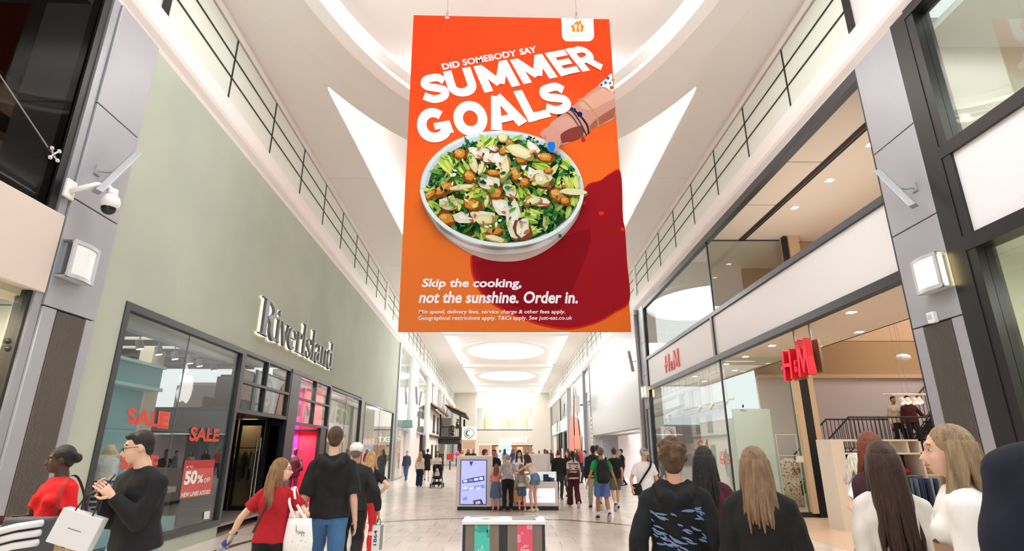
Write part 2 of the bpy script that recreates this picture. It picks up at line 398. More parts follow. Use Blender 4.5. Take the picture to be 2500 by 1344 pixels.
# ------------------------------------------------------------------ cornices and clerestory bands
def extrude(prof, Tf, s0, s1, name, m, parent, seg=1):
    mb = MB(); n = len(prof); vs = []
    for s in (s0, s1): vs += [Tf(s, d, z) for d, z in prof]
    mb.add(vs, [(i, (i+1) % n, n+(i+1) % n, n+i) for i in range(n)] + [tuple(range(n)), tuple(range(2*n-1, n-1, -1))])
    return mb.build(name, m, parent)
cprof = [(.3, 7.7), (0, 7.7), (-.03, 7.76), (-.1, 7.84), (-.13, 7.9), (-.14, 8.05), (-.13, 8.25), (-.08, 8.32), (-.03, 8.36), (.3, 8.36)]
CORN = mat('cornice_white', 'f0e9e6', .5)
PANEL = mat('clerestory_glass_white', 'e3e7dc', .3, noise_amt=.02, scale=.3, spec=.25)
for side, Tf, s0, s1, name, st, en in ((-1, TL, -12, 84, 'wall_left_upper', -4.55, 15.2), (1, TR, -12, 80, 'wall_right_upper', .05, 16.7)):
    up = sroot(name)
    extrude(cprof, Tf, s0, s1, 'cornice', CORN, up)
    MB().box(s0, .14, 8.3, s1, .4, 10.2, Tf).build('wall_band', CORN, up)
    MB().box(s0, .0, 9.86, s1, .3, 10.2, Tf).build('frieze', CORN, up)
    bands = [(st, en, 2.085)]
    s = en+.45
    while s < 76:
        bands.append((s, s+16.6, 2.075)); s += 17.7
    for bi, (a, b, w) in enumerate(bands):
        zs = (8.42, 8.9, 9.36, 9.82); k = max(1, round((b-a)/w)); w = (b-a)/k
        if bi < 2:
            for i in range(k):
                for j in range(3):
                    MB().box(a+i*w+.012, .02, zs[j]+.012, a+(i+1)*w-.012, .1, zs[j+1]-.012, Tf).build('clerestory_pane', PANEL, up)
        else:
            mb = MB()
            for i in range(k):
                for j in range(3): mb.box(a+i*w+.012, .02, zs[j]+.012, a+(i+1)*w-.012, .1, zs[j+1]-.012, Tf)
            o = mb.build('far_clerestory_panes', PANEL, up); o['kind'] = 'stuff'
        mb = MB()
        for i in range(0, k): mb.box(a+i*w-.015, 0, zs[0], a+i*w+.015, .12, zs[3], Tf)
        for j in (1, 2): mb.box(a, 0, zs[j]-.013, b, .12, zs[j]+.013, Tf)
        mb.build('glazing_bars', BLACK, up)
        if bi: MB().box(a-.45, -.04, 8.36, a-.05, .2, 9.9, Tf).build('pier', CORN, up)
# far left start of the upper walls near the viewer
# ------------------------------------------------------------------ sage green wall with openings
wl = sroot('wall_left')
def wbox(par, Tf, s0, s1, z0, z1, d0=0, d1=.25, name='wall_panel', m=GREEN): return MB().box(s0, d0, z0, s1, d1, z1, Tf).build(name, m, par)
wbox(wl, TL, -4.66, 20.35, 3.72, 7.72)
wbox(wl, TL, -4.66, -4.05, 0, 3.72)
wbox(wl, TL, -4.05, 0, 0, .22)
wbox(wl, TL, 11.7, 12.35, 0, 3.72)
wbox(wl, TL, 12.35, 19.8, 3.62, 3.72)
wbox(wl, TL, 12.35, 19.8, 0, .12)
wbox(wl, TL, 19.8, 20.35, 0, 3.72)
wbox(wl, TL, -16, 36, 7.7, 10.3, .28, .4, 'upper_backing', CORN)
wbox(wl, TL, 20.1, 20.36, 0, 7.72, .25, 1.2, 'end_return', WHITE)
# right wall upper backing
wr = sroot('wall_right')
wbox(wr, TR, -16, 90, 7.9, 10.3, .28, .4, 'upper_backing', CORN)
# ------------------------------------------------------------------ metal clad pillars
def pillar(Tf, s0, s1, zs, name, label, lo0, lo1, back=1.0):
    base = Tf((s0+s1)/2, 0, 0); t = thing(name, label, 'pillar', base)
    for a, b in zip(zs, zs[1:]):
        MB().box(s0, -.06, a+.008, s1, back, b-.008, Tf).build('cladding_panel', METAL, t, bevel=.006)
    zt = zs[0]
    MB().box(s0, -.06, 0, lo0-.01, back, zt-.008, Tf).build('cladding_panel', METAL, t, bevel=.006)
    MB().box(lo1+.01, -.06, 0, s1, back, zt-.008, Tf).build('cladding_panel', METAL, t, bevel=.006)
    MB().box(s0+.02, -.0, 0, s1-.02, back-.05, 7.7, Tf).build('core', DGREY, t)
    MB().box(lo0-.005, -.045, 0, lo1+.005, -.01, zt-.01, Tf).build('louvre_back', BLACK, t)
    mb = MB(); k = 26
    for i in range(k):
        a = lo0+(lo1-lo0)*i/k; mb.box(a+.003, -.068, 0, a+(lo1-lo0)/k*.62, -.045, zt-.02, Tf)
    o = mb.build('louvre_fins', LOUV, t); o['kind'] = 'stuff'
    return t
pillar(TL, -5.55, -4.66, [3.28, 4.68, 6.07, 7.7], 'clad_pillar', 'grey metal clad pillar beside the sage green wall', -5.33, -4.84)
pillar(TR, -.87, .03, [3.28, 4.68, 6.07, 7.72], 'clad_pillar', 'grey metal clad pillar right of the red hanging letters', -.67, -.17)
pillar(TR, 15.75, 16.5, [3.28, 4.68, 6.07, 7.7], 'clad_pillar', 'slim grey clad pillar between clothes shop and white store', 16.0, 16.3, back=.5)
def wall_lamp(Tf, s, z, lit, label):
    t = thing('wall_lamp', label, 'lamp', Tf(s, -.07, z-.23))
    w, h = .23, .24
    MB().box(s-w+.04, -.1, z-h+.04, s+w-.04, -.06, z+h-.04, Tf).build('back_plate', METALD, t)
    # curved frame
    mb = MB(); n = 8
    def front(u): return -.2-.045*math.cos((u-.5)*PI)
    fr = LEDHOT if lit else mat('opal_glass_off', 'eef0f2', .3)
    for i in range(n):
        u0, u1 = i/n, (i+1)/n
        for (za, zb) in ((z-h, z-h+.05), (z+h-.05, z+h)):
            a = Tf(s-w+2*w*u0, front(u0), za); b = Tf(s-w+2*w*u1, front(u1), za); c = Tf(s-w+2*w*u1, front(u1), zb); d = Tf(s-w+2*w*u0, front(u0), zb)
            mb.quad(a, b, c, d); mb.quad(Tf(s-w+2*w*u0, front(u0)+.02, za), Tf(s-w+2*w*u1, front(u1)+.02, za), Tf(s-w+2*w*u1, front(u1)+.02, zb), Tf(s-w+2*w*u0, front(u0)+.02, zb))
    mb.box(s-w, -.215, z-h, s-w+.05, -.19, z+h, Tf).box(s+w-.05, -.215, z-h, s+w, -.19, z+h, Tf)
    mb.box(s-w, -.21, z-h, s+w, -.07, z-h+.012, Tf).box(s-w, -.21, z+h-.012, s+w, -.07, z+h, Tf)
    mb.build('frame', mat('lamp_frame_grey', 'c9cbd0', .4, .3), t)
    mb = MB()
    for i in range(n):
        u0, u1 = .1+.8*i/n, .1+.8*(i+1)/n
        mb.quad(Tf(s-w+2*w*u0, front(u0)+.01, z-h+.05), Tf(s-w+2*w*u1, front(u1)+.01, z-h+.05), Tf(s-w+2*w*u1, front(u1)+.01, z+h-.05), Tf(s-w+2*w*u0, front(u0)+.01, z+h-.05))
    mb.build('diffuser', mat('warm_lamp_face', 'fff0cf', .5, emit=2.2) if lit else fr, t)
    if lit:
        for q in (s-w+.03, s+w-.05): MB().box(q, -.16, z-h+.03, q+.02, -.1, z+h-.03, Tf).build('side_tube', mat('side_glow', 'ffe6a0', .5, emit=6), t)
wall_lamp(TL, *hitw(TL, 204, 641, -.2), False, 'square curved wall lamp, unlit, on the left grey pillar')
wall_lamp(TR, *hitw(TR, 2262, 668, -.2), True, 'square curved wall lamp glowing warm on the right grey pillar')
wall_lamp(TR, 16.12, 3.98, True, 'small glowing wall lamp on the slim far pillar')
def bar_speaker(Tf, s, z, ds, dz, label, L=1.0):
    t = thing('column_speaker', label, 'speaker', Tf(s, -.06, z-.1))
    mb = MB(); a = Vector(Tf(s-ds*.5, -.34, z-dz*.5)); b = Vector(Tf(s+ds*.5, -.34, z+dz*.5))
    mb.loft([a, b], [.075, .075], [.05, .05], n=4, side=Vector(Tf(0, 1, 0))-Vector(Tf(0, 0, 0))); mb.build('speaker_body', METALD, t, bevel=.008)
    mb = MB(); mb.box(s-.05*0-.05, -.085, z-.06, s+.05, -.06, z+.06, Tf); mb.build('wall_plate', METAL, t)
    mb = MB(); mb.tube([Tf(s, -.08, z), Tf(s, -.2, z-.02), Vector(Tf(s, -.32, z))], .014); mb.build('bracket_arm', METAL, t)
bar_speaker(TL, *hitw(TL, 289, 418, -.34), .55, .88, 'tilted grey column speaker on the left pillar above the camera')
bar_speaker(TR, *hitw(TR, 2186, 458, -.34), .5, .8, 'tilted grey column speaker on the right pillar')
bar_speaker(TR, 17.4, 5.5, .6, 1.0, 'small tilted speaker bar on the slim far pillar')
# dome camera
CS, CZ = hitw(TL, 268, 497, -.4); DS = CS+4.84; DZ = CZ-4.74
def TC(s, d, z): return TL(s+DS, d, z+DZ)
t = thing('dome_camera', 'white dome security camera on a curved arm, left pillar', 'camera', TC(-5.1, -.06, 4.5))
MB().box(-5.2, -.1, 4.68, -5.04, -.06, 4.92, TC).build('wall_plate', WHITE2, t, bevel=.01)
MB().tube([TC(-5.12, -.09, 4.78), TC(-5.08, -.2, 4.84), TC(-5.0, -.3, 4.93), TC(-4.9, -.38, 4.95), TC(-4.85, -.4, 4.92)], .035, n=10).build('arm', WHITE2, t, smooth=True)
MB().ball(TC(-4.84, -.4, 4.76), (.115, .115, .12), 20, 12).loft([TC(-4.84, -.4, 4.84), TC(-4.84, -.4, 4.94)], [.07, .06], n=16).build('housing', WHITE2, t, smooth=True)
MB().ball(TC(-4.84, -.4, 4.68), (.088, .088, .09), 20, 12).build('smoked_lens', mat('smoked_lens', '15161a', .05), t, smooth=True)
# PIR sensor
t = thing('motion_sensor', 'small white motion sensor above the right louvre panel', 'sensor', TR(-.42, -.07, 3.27))
MB().box(-.48, -.13, 3.27, -.36, -.06, 3.42, TR).build('casing', WHITE2, t, bevel=.012)
MB().box(-.455, -.137, 3.33, -.385, -.125, 3.39, TR).build('lens', mat('sensor_lens', 'c9ced0', .3), t)
# ------------------------------------------------------------------ helpers for shops
def quadF(Tf, corners, d=0.0): return bil([ptw(Tf, x, y, d) for x, y in corners])
def frame_unit(par, Tf, s0, s1, z0, z1, vs=(), hs=(), fw=.09, fd=.12, m=DGREY, g=GLR, mid=.06, d=0.0):
    """a glazed unit as parts: frame, mullions, panes"""
    def bar(n, a, b, c, e): return MB().box(a, d-.02, c, b, d+fd, e, Tf).build(n, m, par)
    bar('frame_stile', s0, s0+fw, z0, z1); bar('frame_stile', s1-fw, s1, z0, z1)
    bar('frame_rail', s0+fw, s1-fw, z1-fw, z1); bar('frame_rail', s0+fw, s1-fw, z0, z0+fw)
    ss = [s0+fw]+list(vs)+[s1-fw]; zz = [z0+fw]+list(hs)+[z1-fw]
    for v in vs: bar('mullion', v-mid/2, v+mid/2, z0+fw, z1-fw)
    for i, (a, b) in enumerate(zip(ss, ss[1:])):
        aa = a+(mid/2 if i else 0); bb = b-(mid/2 if i < len(ss)-2 else 0)
        for h in hs: bar('transom', aa, bb, h-mid/2, h+mid/2)
        for j, (c, e) in enumerate(zip(zz, zz[1:])):
            if g: MB().box(aa, d+.04, c, bb, d+.052, e, Tf).build('pane', g, par)
def room(Tf, s0, s1, d0, d1, z0, z1, wm, fm, cm, name='shop_interior', end0=True, end1=True, back=True, par=None, ceil=True):
    r = par or sroot(name)
    MB().box(s0, d0, z0-.05, s1, d1, z0+.006, Tf).build('floor', fm, r)
    if ceil: MB().box(s0, d0, z1, s1, d1, z1+.1, Tf).build('ceiling', cm, r)
    if back: MB().box(s0, d1, z0, s1, d1+.1, z1, Tf).build('back_wall', wm, r)
    if end0: MB().box(s0-.05, d0, z0, s0, d1, z1, Tf).build('side_wall', wm, r)
    if end1: MB().box(s1, d0, z0, s1+.05, d1, z1, Tf).build('side_wall', wm, r)
    return r
RED = mat('sale_red', 'd8402c', .5); REDT = mat('print_red', 'c8282c', .5); WPRINT = mat('print_white', 'f4f2ef', .5)
CREAM = mat('cream_paint', 'e9dcc8', .8); SPOTM = mat('spot_grey', '8a8a8c', .4, .4)
def spot(par_label, p, aim=(0, 0, -1), r=.05, m=SPOTM, grp='track spotlights in the left shop window', lit=True):
    t = thing('track_spotlight', par_label, 'spotlight', p, grp)
    a = Vector(p); v = Vector(aim).normalized()
    MB().loft([a, a+v*.14], [r, r], n=14).build('lamp_can', m, t)
    MB().loft([a+v*.13, a+v*.145], [r*.85, r*.85], n=14).build('lens', LEDHOT if lit else m, t)
    MB().tube([a+Vector((0, 0, .12)), a], .01).build('stem', m, t)
    return t
def garment_mesh(col, long=1.0, k=0):
    mb = MB(); pts = []; 
    mb.loft([(0, 0, 0), (0, 0, -.05), (0, 0, -.1), (0, 0, -.3*long), (0, 0, -.75*long)], [.03, .15, .2, .19, .22], [.012, .02, .025, .025, .03], n=10, side=(1, 0, 0))
    mb.loft([(-.17, 0, -.06), (-.25, 0, -.2), (-.27, 0, -.42*long)], [.04, .05, .045], [.02, .02, .02], n=6, side=(1, 0, 0))
    mb.loft([(.17, 0, -.06), (.25, 0, -.2), (.27, 0, -.42*long)], [.04, .05, .045], [.02, .02, .02], n=6, side=(1, 0, 0))
    return mb.mesh('garment', mat('cloth_'+col, col, .9, bump=.3, bscale=12), True)
HANG = mat('hanger_metal', '88888a', .3, .8)
ORD = ['first', 'second', 'third', 'fourth', 'fifth', 'sixth', 'seventh', 'eighth', 'ninth', 'tenth', 'eleventh', 'twelfth', 'thirteenth', 'fourteenth', 'fifteenth', 'sixteenth']
CN = {'4b3a30': 'dark brown', '8c7a62': 'khaki', '2c2c30': 'black', 'c9b28e': 'sand', '202024': 'black', '6b4a32': 'brown', 'a58a60': 'tan', 'c9b394': 'sand', '6a5844': 'brown', '35302c': 'dark brown', 'b79a72': 'tan', '2b2b2e': 'black', '9fc6a8': 'mint green', 'c23a3a': 'red', 'd8d4c8': 'off-white', '1d1d20': 'black', '2a2426': 'charcoal', '6b4a3a': 'brown'}
def rail(p, ang, L, n, cols, label, where, grp, long=1.0, hgt=1.45, m=BLACK, cat='clothes rail'):
    t = thing('clothes_rail', label, cat, p); R = Matrix.Rotation(ang, 3, 'Z'); p = Vector(p)
    def W(x, y, z): return p+R @ Vector((x, y, z))
    for q in (-L/2, L/2):
        MB().tube([W(q, 0, 0), W(q, 0, hgt)], .014).build('upright', m, t); MB().tube([W(q, -.25, .02), W(q, .25, .02)], .016).build('foot', m, t)
    MB().tube([W(-L/2, 0, hgt), W(L/2, 0, hgt)], .014).build('rail', m, t)
    ms = {c: garment_mesh(c, long) for c in cols}; xs = [-L/2+.08+(L-.16)*i/(max(1, n-1)) for i in range(n)]
    if W(1, 0, 0).x < W(-1, 0, 0).x: xs = xs[::-1]
    for i, x in enumerate(xs):
        c = cols[rnd.randrange(len(cols))]; o = bpy.data.objects.new('garment', ms[c]); COL.objects.link(o)
        o.location = W(x, 0, hgt-.07); o.rotation_euler = (0, 0, ang+PI/2+rnd.uniform(-.18, .18)); o.scale = (1, .7, rnd.uniform(.9, 1.1))
        tag(o, '%s top hanging %s from the left %s' % (CN[c], ORD[i], where), 'garment', grp)
    return t
# ------------------------------------------------------------------ green wall shopfront windows
w1 = sroot('window_1', TL(-2, 0, .2)); ROOT[w1.name] = tuple(w1.location)
frame_unit(w1, TL, -4.06, .07, .22, 3.73, fw=.11)
MB().box(-2.13, .035, .33, -2.12, .06, 3.6, TL).build('glass_joint', MGREY, w1)
w2 = sroot('window_2', TL(1.5, 0, 2.44))
frame_unit(w2, TL, .07, 3.07, 2.4, 3.73, vs=(1.45,), hs=(3.06,), fw=.08)
t = thing('entrance_column', 'wide black square column between the two shop entrances', 'column', TL(3.4, 0, 0))
MB().box(3.07, -.03, 0, 3.76, .5, 3.68, TL).build('casing', mat('column_black', '2a2b2e', .3), t, bevel=.01); MB().box(3.05, -.04, 3.63, 3.78, .5, 3.73, TL).build('head_rail', DGREY, t)
w3 = sroot('window_3', TL(5, 0, 2.4))
frame_unit(w3, TL, 3.76, 6.95, 2.3, 3.73, vs=(5.35,), hs=(3.03,), fw=.08)
w4 = sroot('window_4', TL(9, 0, 0))
frame_unit(w4, TL, 6.95, 11.7, 0.02, 3.68, vs=(), fw=.08)
MB().box(9.3, .035, .1, 9.32, .06, 3.6, TL).build('glass_joint', MGREY, w4)
w5 = sroot('window_5', TL(16, 0, 0))
frame_unit(w5, TL, 12.37, 19.82, 0.1, 3.64, vs=(), fw=.07, m=MGREY)
MB().box(16.0, .035, .1, 16.02, .06, 3.6, TL).build('glass_joint', MGREY, w5)

# interior behind window 1
INT_D = mat('shop_grey_wall', '5f5a55', .8); INT_F = mat('shop_grey_floor', '8a857f', .4); INT_C = mat('shop_grey_ceiling', '6f6c69', .8)
r1 = room(TL, -4.5, 3.0, .14, 8, .2, 3.75, INT_D, INT_F, INT_C, end0=True, end1=False)
MB().box(-.0, 2.3, .2, .1, 8, 3.7, TL).build('dark_partition', mat('dark_brick', '4a4745', .8, bump=.4, bscale=30, stretch=(1, 1, 4)), r1)
area('shop_light', TL(-2.5, 2.2, 3.6), 3.5, 3, 60, col=(1, .93, .85))
area('shop_light', TL(-1.5, 5.5, 3.6), 3, 3, 45, col=(1, .9, .8))
for i in range(7):   # ceiling battens running back into the shop
    s = -3.9+i*.95
    MB().box(s, .5, 3.55, s+.06, 7.8, 3.6, TL).build('ceiling_batten', mat('batten_white', 'ddd8d0', .6), r1)
MB().box(-4.2, .55, 3.5, 0, .6, 3.54, TL).build('lighting_track', SPOTM, r1)
MB().box(-4.2, .18, 3.42, 0.0, .3, 3.7, TL).build('pelmet', mat('pelmet_grey', 'a9adad', .4), r1)
for i_, (x, y) in enumerate(((347, 800), (392, 820), (430, 838), (466, 850), (490, 855), (524, 872))):
    s, z = hitw(TL, x, y, .57); spot('grey can spotlight, %s from the left on the track behind the first shop window' % ORD[i_], TL(s, .57, 3.4), (.2, .1, -1), .06)
# blue display panel and cream post
PB = mat('pale_blue_board', '93ccd8', .6, noise_amt=.05, scale=1.5)
t = thing('display_board', 'pale blue display board with a box top inside the first shop window', 'board', TL(-2.6, 1.2, .2))
s1, _ = hitw(TL, 366, 880, 1.2)
MB().box(-3.9, 1.2, .25, s1, 1.26, 3.15, TL).build('board', PB, t); MB().box(-3.9, .95, 2.75, s1+.05, 1.3, 3.15, TL).build('box_top', mat('blue_board_dark', '7fb0bb', .6), t)
MB().box(-3.95, .9, 3.12, s1+.08, 1.3, 3.17, TL).build('ledge', mat('blue_ledge', 'b6dde4', .5), t); MB().box(-3.95, .9, 2.7, s1+.08, 1.3, 2.76, TL).build('lower_ledge', mat('blue_ledge', 'b6dde4', .5), t)
t = thing('cream_post', 'cream square post beside the pale blue display board', 'post', TL(s1+.35, 1.4, .2))
MB().box(s1+.14, 1.25, .2, s1+.55, 1.5, 3.55, TL).build('shaft', CREAM, t); MB().box(s1+.05, 1.27, .2, s1+.69, 1.53, .35, TL).build('plinth', CREAM, t)
t = thing('display_plinth', 'long pale blue low plinth along the bottom of the first window', 'plinth', TL(-3, .6, .2))
MB().box(-3.9, .28, .23, -1.1, .85, .52, TL).build('top_slab', PB, t); MB().box(-3.8, .33, .23, -1.2, .8, .3, TL).build('kick', BLACK, t)
t = thing('display_bench', 'grey display bench across the middle of the first shop window', 'bench', TL(-1.0, 1.2, .2))
MB().box(-.8, .9, .85, -.05, 1.5, .95, TL).build('seat_slab', mat('bench_white', 'd6d3ce', .5), t); MB().box(-.75, .95, .2, -.1, 1.45, .85, TL).build('base', mat('bench_grey', '6b6864', .6), t)
# shelves of clothes at the back
rail(TL(-.9, 3.2, .2), PI/2, 1.8, 9, ['4b3a30', '8c7a62', '2c2c30', 'c9b28e'], 'black clothes rail of dark tops behind the first window', 'on the nearer rail in the first window', 'tops on the rails inside the green shop', hgt=1.5)
rail(TL(-2.6, 3.6, .2), PI/2, 1.8, 9, ['202024', '6b4a32', 'a58a60'], 'black clothes rail deeper inside the green shop', 'on the deeper rail in the first window', 'tops on the rails inside the green shop', hgt=1.5)
t = thing('orange_sign', 'orange illuminated letters hanging deep inside the first shop', 'sign', TL(-1.6, 2.6, 1.6))
mb = MB(); put_text(mb, 'US', bil([Vector(TL(-1.5, 2.6, 1.55)), Vector(TL(-.75, 2.6, 1.55)), Vector(TL(-.75, 2.6, 1.85)), Vector(TL(-1.5, 2.6, 1.85))]), bold=.03)
mb.build('letters', mat('orange_letters', 'f07d20', .5, emit=.8), t, fix=False); MB().box(-1.6, 2.62, 1.5, -.65, 2.66, 1.9, TL).build('sign_board', BLACK, t)

def decal(name, label, quads, par=None):
    """quads: list of (text or None, corners px, colour mat, bold, depth)"""
    t = thing(name, label, 'sticker', ptw(TL, *quads[0][1][0], -.0))
    for i, q in enumerate(quads):
        text, cs, m, bold, d = q; F = quadF(q[5] if len(q) > 5 else TL, cs, d); mb = MB()
        if text is None: mb.quad(F(0, 0), F(1, 0), F(1, 1), F(0, 1)); n = 'backing'
        else: put_text(mb, text, F, bold=bold); n = 'lettering'
        mb.build(n, m, t, fix=False)
    return t
decal('sale_sticker', 'red SALE letters at upper left of the first shop window', [('SALE', [(310, 1033), (408, 1046), (413, 1007), (313, 993)], RED, .035, .03), (None, [(383, 1044), (410, 1047), (416, 1006), (388, 1002)], mat('red_film', 'e2614d', .5), 0, .034)])
decal('sale_sticker', 'red SALE letters nearer the door in the first shop window', [('SALE', [(461, 1076), (534, 1078), (537, 1046), (467, 1040)], RED, .035, .03)])
decal('sale_sticker', 'red SALE letters partly behind the man in black', [('SALE', [(290, 1145), (385, 1150), (388, 1112), (294, 1103)], RED, .035, .03)])
decal('offer_poster', 'red poster reading 50% OFF, NEW LINES ADDED on the glass by the door', [
    (None, [(438, 1217), (514, 1206), (525, 1121), (452, 1123)], mat('poster_red_film', 'cf5a52', .5), 0, .036),
    (None, [(448, 1143), (522, 1141), (525, 1121), (452, 1123)], mat('poster_red', 'b9262b', .5), 0, .034),
    ('UP TO', [(453, 1142), (471, 1141), (472, 1136), (454, 1137)], WPRINT, .02, .03),
    ('50', [(448, 1184), (479, 1180), (484, 1146), (453, 1149)], WPRINT, .05, .03),
    ('%', [(481, 1180), (495, 1177), (497, 1157), (483, 1159)], WPRINT, .03, .03), ('OFF', [(497, 1178), (513, 1176), (514, 1164), (499, 1166)], WPRINT, .02, .03),
    ('NEW LINES ADDED', [(441, 1214), (512, 1204), (514, 1194), (444, 1202)], WPRINT, .03, .03)])
t = thing('notice', 'small white square notice low on the glass by the door', 'notice', ptw(TL, 497, 1268, .03)); F = quadF(TL, [(497, 1267), (511, 1265), (513, 1246), (499, 1248)], .03)
MB().quad(F(0, 0), F(1, 0), F(1, 1), F(0, 1)).build('sheet', WPRINT, t, fix=False)
# RiverIsland letters (own serif strokes, unit: em height = cap height 0..1, x in 0..1 per glyph)
def halo_letter(par, glyph, s0, s1, zb, zt, label=None):
    F = lambda u, v, d=-.13: Vector(TL(s0+(s1-s0)*u, d, zb+(zt-zb)*v))
    face = MB(); back = MB()
    for j, (path, w) in enumerate(glyph):
        e = j*.0012
        put_strip(face, path, w, lambda u, v: F(u, v, -.13-e), lambda u, v: F(u, v, -.06+e))
        put_strip(back, path, [q*1.0+.02 for q in w] if hasattr(w, '__len__') else w+.02, lambda u, v: F(u, v, -.045), lambda u, v: F(u, v, -.03))
    o = face.build('letter_'+label if False else 'letter', mat('sign_steel', '6c6a6e', .4, .3), par, fix=False); back.build('halo', mat('halo_light', 'fff3d8', .5, emit=1.5), o if False else par, fix=False)
def st(x, y0, y1, w): return ([(x, y0), (x, y1)], w)
def sf(x0, x1, y, w=.03): return ([(x0, y), (x1, y)], w)
G = {}
G['R'] = [st(.27, 0, 1, .2), sf(.02, .5, .015), sf(.02, .45, .985), (arc(.4, .76, .38, .22, 90, -90), [.04+.13*math.sin(PI*i/16) for i in range(17)]), (smoothpath([(.42, .52), (.62, .42), (.66, .2), (.78, .03), (1.0, .03)], 5), [.05+.11*math.sin(PI*i/20) for i in range(21)])]
G['i'] = [st(.5, 0, 1, .34), sf(.1, .9, .015), sf(.15, .5, .985)]
G['v'] = [([(.2, 1), (.52, 0)], .17), ([(.85, 1), (.55, 0)], .05), sf(.0, .42, .985), sf(.65, 1, .985)]
G['e'] = [(arc(.5, .5, .4, .47, 0, 312, 26), [.05+.14*max(0, math.sin(PI*(i-4)/22)) for i in range(27)]), ([(.12, .52), (.9, .52)], .045)]
G['r'] = [st(.35, 0, 1, .2), sf(.05, .75, .015), sf(.05, .35, .985), (smoothpath([(.38, .7), (.6, .95), (.85, .95)], 5), .07), (arc(.88, .84, .03, .03, 0, 360, 8), .14)]
G['I'] = [st(.5, 0, 1, .34), sf(.08, .92, .015), sf(.08, .92, .985)]
G['s'] = [(smoothpath([(.85, .72), (.8, .92), (.5, .98), (.22, .85), (.25, .66), (.6, .45), (.82, .28), (.72, .07), (.42, .02), (.18, .12), (.15, .3)], 4), [.05+.12*max(0, math.sin(PI*(i-8)/24)) if 8 < i < 32 else .05 for i in range(41)])]
G['l'] = [st(.5, 0, 1, .34), sf(.1, .9, .01), sf(.1, .5, .99)]
G['a'] = [st(.7, .0, .75, .18), (smoothpath([(.2, .75), (.3, .95), (.55, .98), (.7, .75)], 5), .06), (smoothpath([(.68, .55), (.35, .5), (.15, .28), (.22, .05), (.45, .03), (.68, .2)], 4), [.05+.12*math.sin(PI*i/20) for i in range(21)]), sf(.7, .98, .02)]
G['n'] = [st(.28, 0, 1, .17), sf(.05, .5, .015), sf(.05, .28, .985), (smoothpath([(.3, .75), (.5, .96), (.68, .9), (.74, .65)], 5), .07), st(.74, 0, .7, .17), sf(.52, .97, .015)]
G['d'] = [st(.75, 0, 1, .18), sf(.45, .75, .985), sf(.75, 1, .015), (arc(.45, .33, .33, .31, 50, 310, 22), [.05+.14*math.sin(PI*i/22) for i in range(23)])]
sg = thing('shop_sign', 'raised steel serif letters reading RiverIsland on the sage green wall', 'sign', TL(3.3, -.1, 4.15))
zb = 4.17; cap = .86; xh = .55
x = .36
for ch, wd, h in (('R', 1.02, cap), ('i', .3, xh), ('v', .62, xh), ('e', .62, xh), ('r', .52, xh), ('I', .4, cap), ('s', .52, xh), ('l', .36, cap), ('a', .62, xh), ('n', .72, xh), ('d', .72, cap)):
    halo_letter(sg, G[ch], x, x+wd, zb, zb+h)
    if ch == 'i':
        F0 = lambda u, v, d=-.13: Vector(TL(x+.15+u, d, zb+.72+v)); mb = MB(); put_strip(mb, arc(0, 0, .035, .035, 0, 360, 10), .07, lambda u, v: F0(u, v), lambda u, v: F0(u, v, -.06)); mb.build('letter_dot', MATS['sign_steel'], sg, fix=False)
        mb = MB(); put_strip(mb, arc(0, 0, .045, .045, 0, 360, 10), .09, lambda u, v: F0(u, v, -.045)); mb.build('halo', MATS['halo_light'], sg, fix=False)
    x += wd-.03
# -------- entrance lobby (door bay)
lb = sroot('door_1', TL(1.5, 0, 0))
TANF = mat('lobby_tile', 'c9ad98', .25, noise_amt=.06, scale=3)
MB().box(.0, .02, -.04, 3.06, 2.2, .004, TL).build('lobby_floor', TANF, lb); MB().box(.0, .02, 2.42, 3.06, 2.3, 2.5, TL).build('lobby_soffit', BLACK, lb)
MB().box(-.0, .12, 0, .08, 2.3, 2.42, TL).build('lobby_side', DGREY, lb)
MB().box(.1, 2.25, 0, 3.0, 2.3, 2.42, TL).build('lobby_back', mat('dark_glass_panel', '17191b', .1), lb)
def door_leaf(n, d0, d1, dark):
    MB().box(3.0, d0, .12, 3.05, d0+.07, 2.4, TL).build('door_stile', BLACK, lb); MB().box(3.0, d1-.07, .12, 3.05, d1, 2.4, TL).build('door_stile', BLACK, lb)
    MB().box(3.0, d0, 2.25, 3.05, d1, 2.4, TL).build('door_rail', BLACK, lb); MB().box(3.0, d0, .1, 3.05, d1, .32, TL).build('door_rail', BLACK, lb)
    MB().box(3.02, d0+.07, .3, 3.03, d1-.07, 2.25, TL).build('door_pane', glass('dark_door_glass', '40464a', 1.3) if dark else GL, lb)
door_leaf(1, .05, .45, True); door_leaf(2, .5, 1.15, False); door_leaf(3, 1.2, 1.9, True)
MB().box(3.0, .0, 0, 3.1, 2.2, .12, TL).build('threshold', mat('dark_mat', '2a1e1a', .9), lb)
MB().tube([TL(2.95, .62, .45), TL(2.95, .62, 1.95)], .022, 10).build('pull_handle', mat('chrome', 'cfcfd2', .15, 1), lb)
MB().tube([TL(2.95, .53, .45), TL(2.95, .53, 1.95)], .018, 10).build('pull_handle', MATS['chrome'], lb)
rail(TL(3.4, 1.3, 0), .12, 1.2, 8, ['c9b394', '6a5844', '35302c', 'b79a72'], 'clothes rail just inside the black entrance door', 'behind the black door', 'tops behind the black door', hgt=1.7)
MB().box(3.1, 2.2, 0, 3.7, 2.25, 3, TL).build('inner_wall', mat('tan_wall', 'a98a64', .8), lb); MB().box(3.7, .5, 0, 3.76, 2.25, 3.6, TL).build('inner_wall', mat('tan_wall', 'a98a64', .8), lb); MB().box(3.05, .5, 2.5, 3.76, 2.3, 2.6, TL).build('inner_ceiling', BLACK, lb)
area('door_light', TL(3.4, 1.2, 2.45), .4, 1, 7, col=(1, .85, .65))
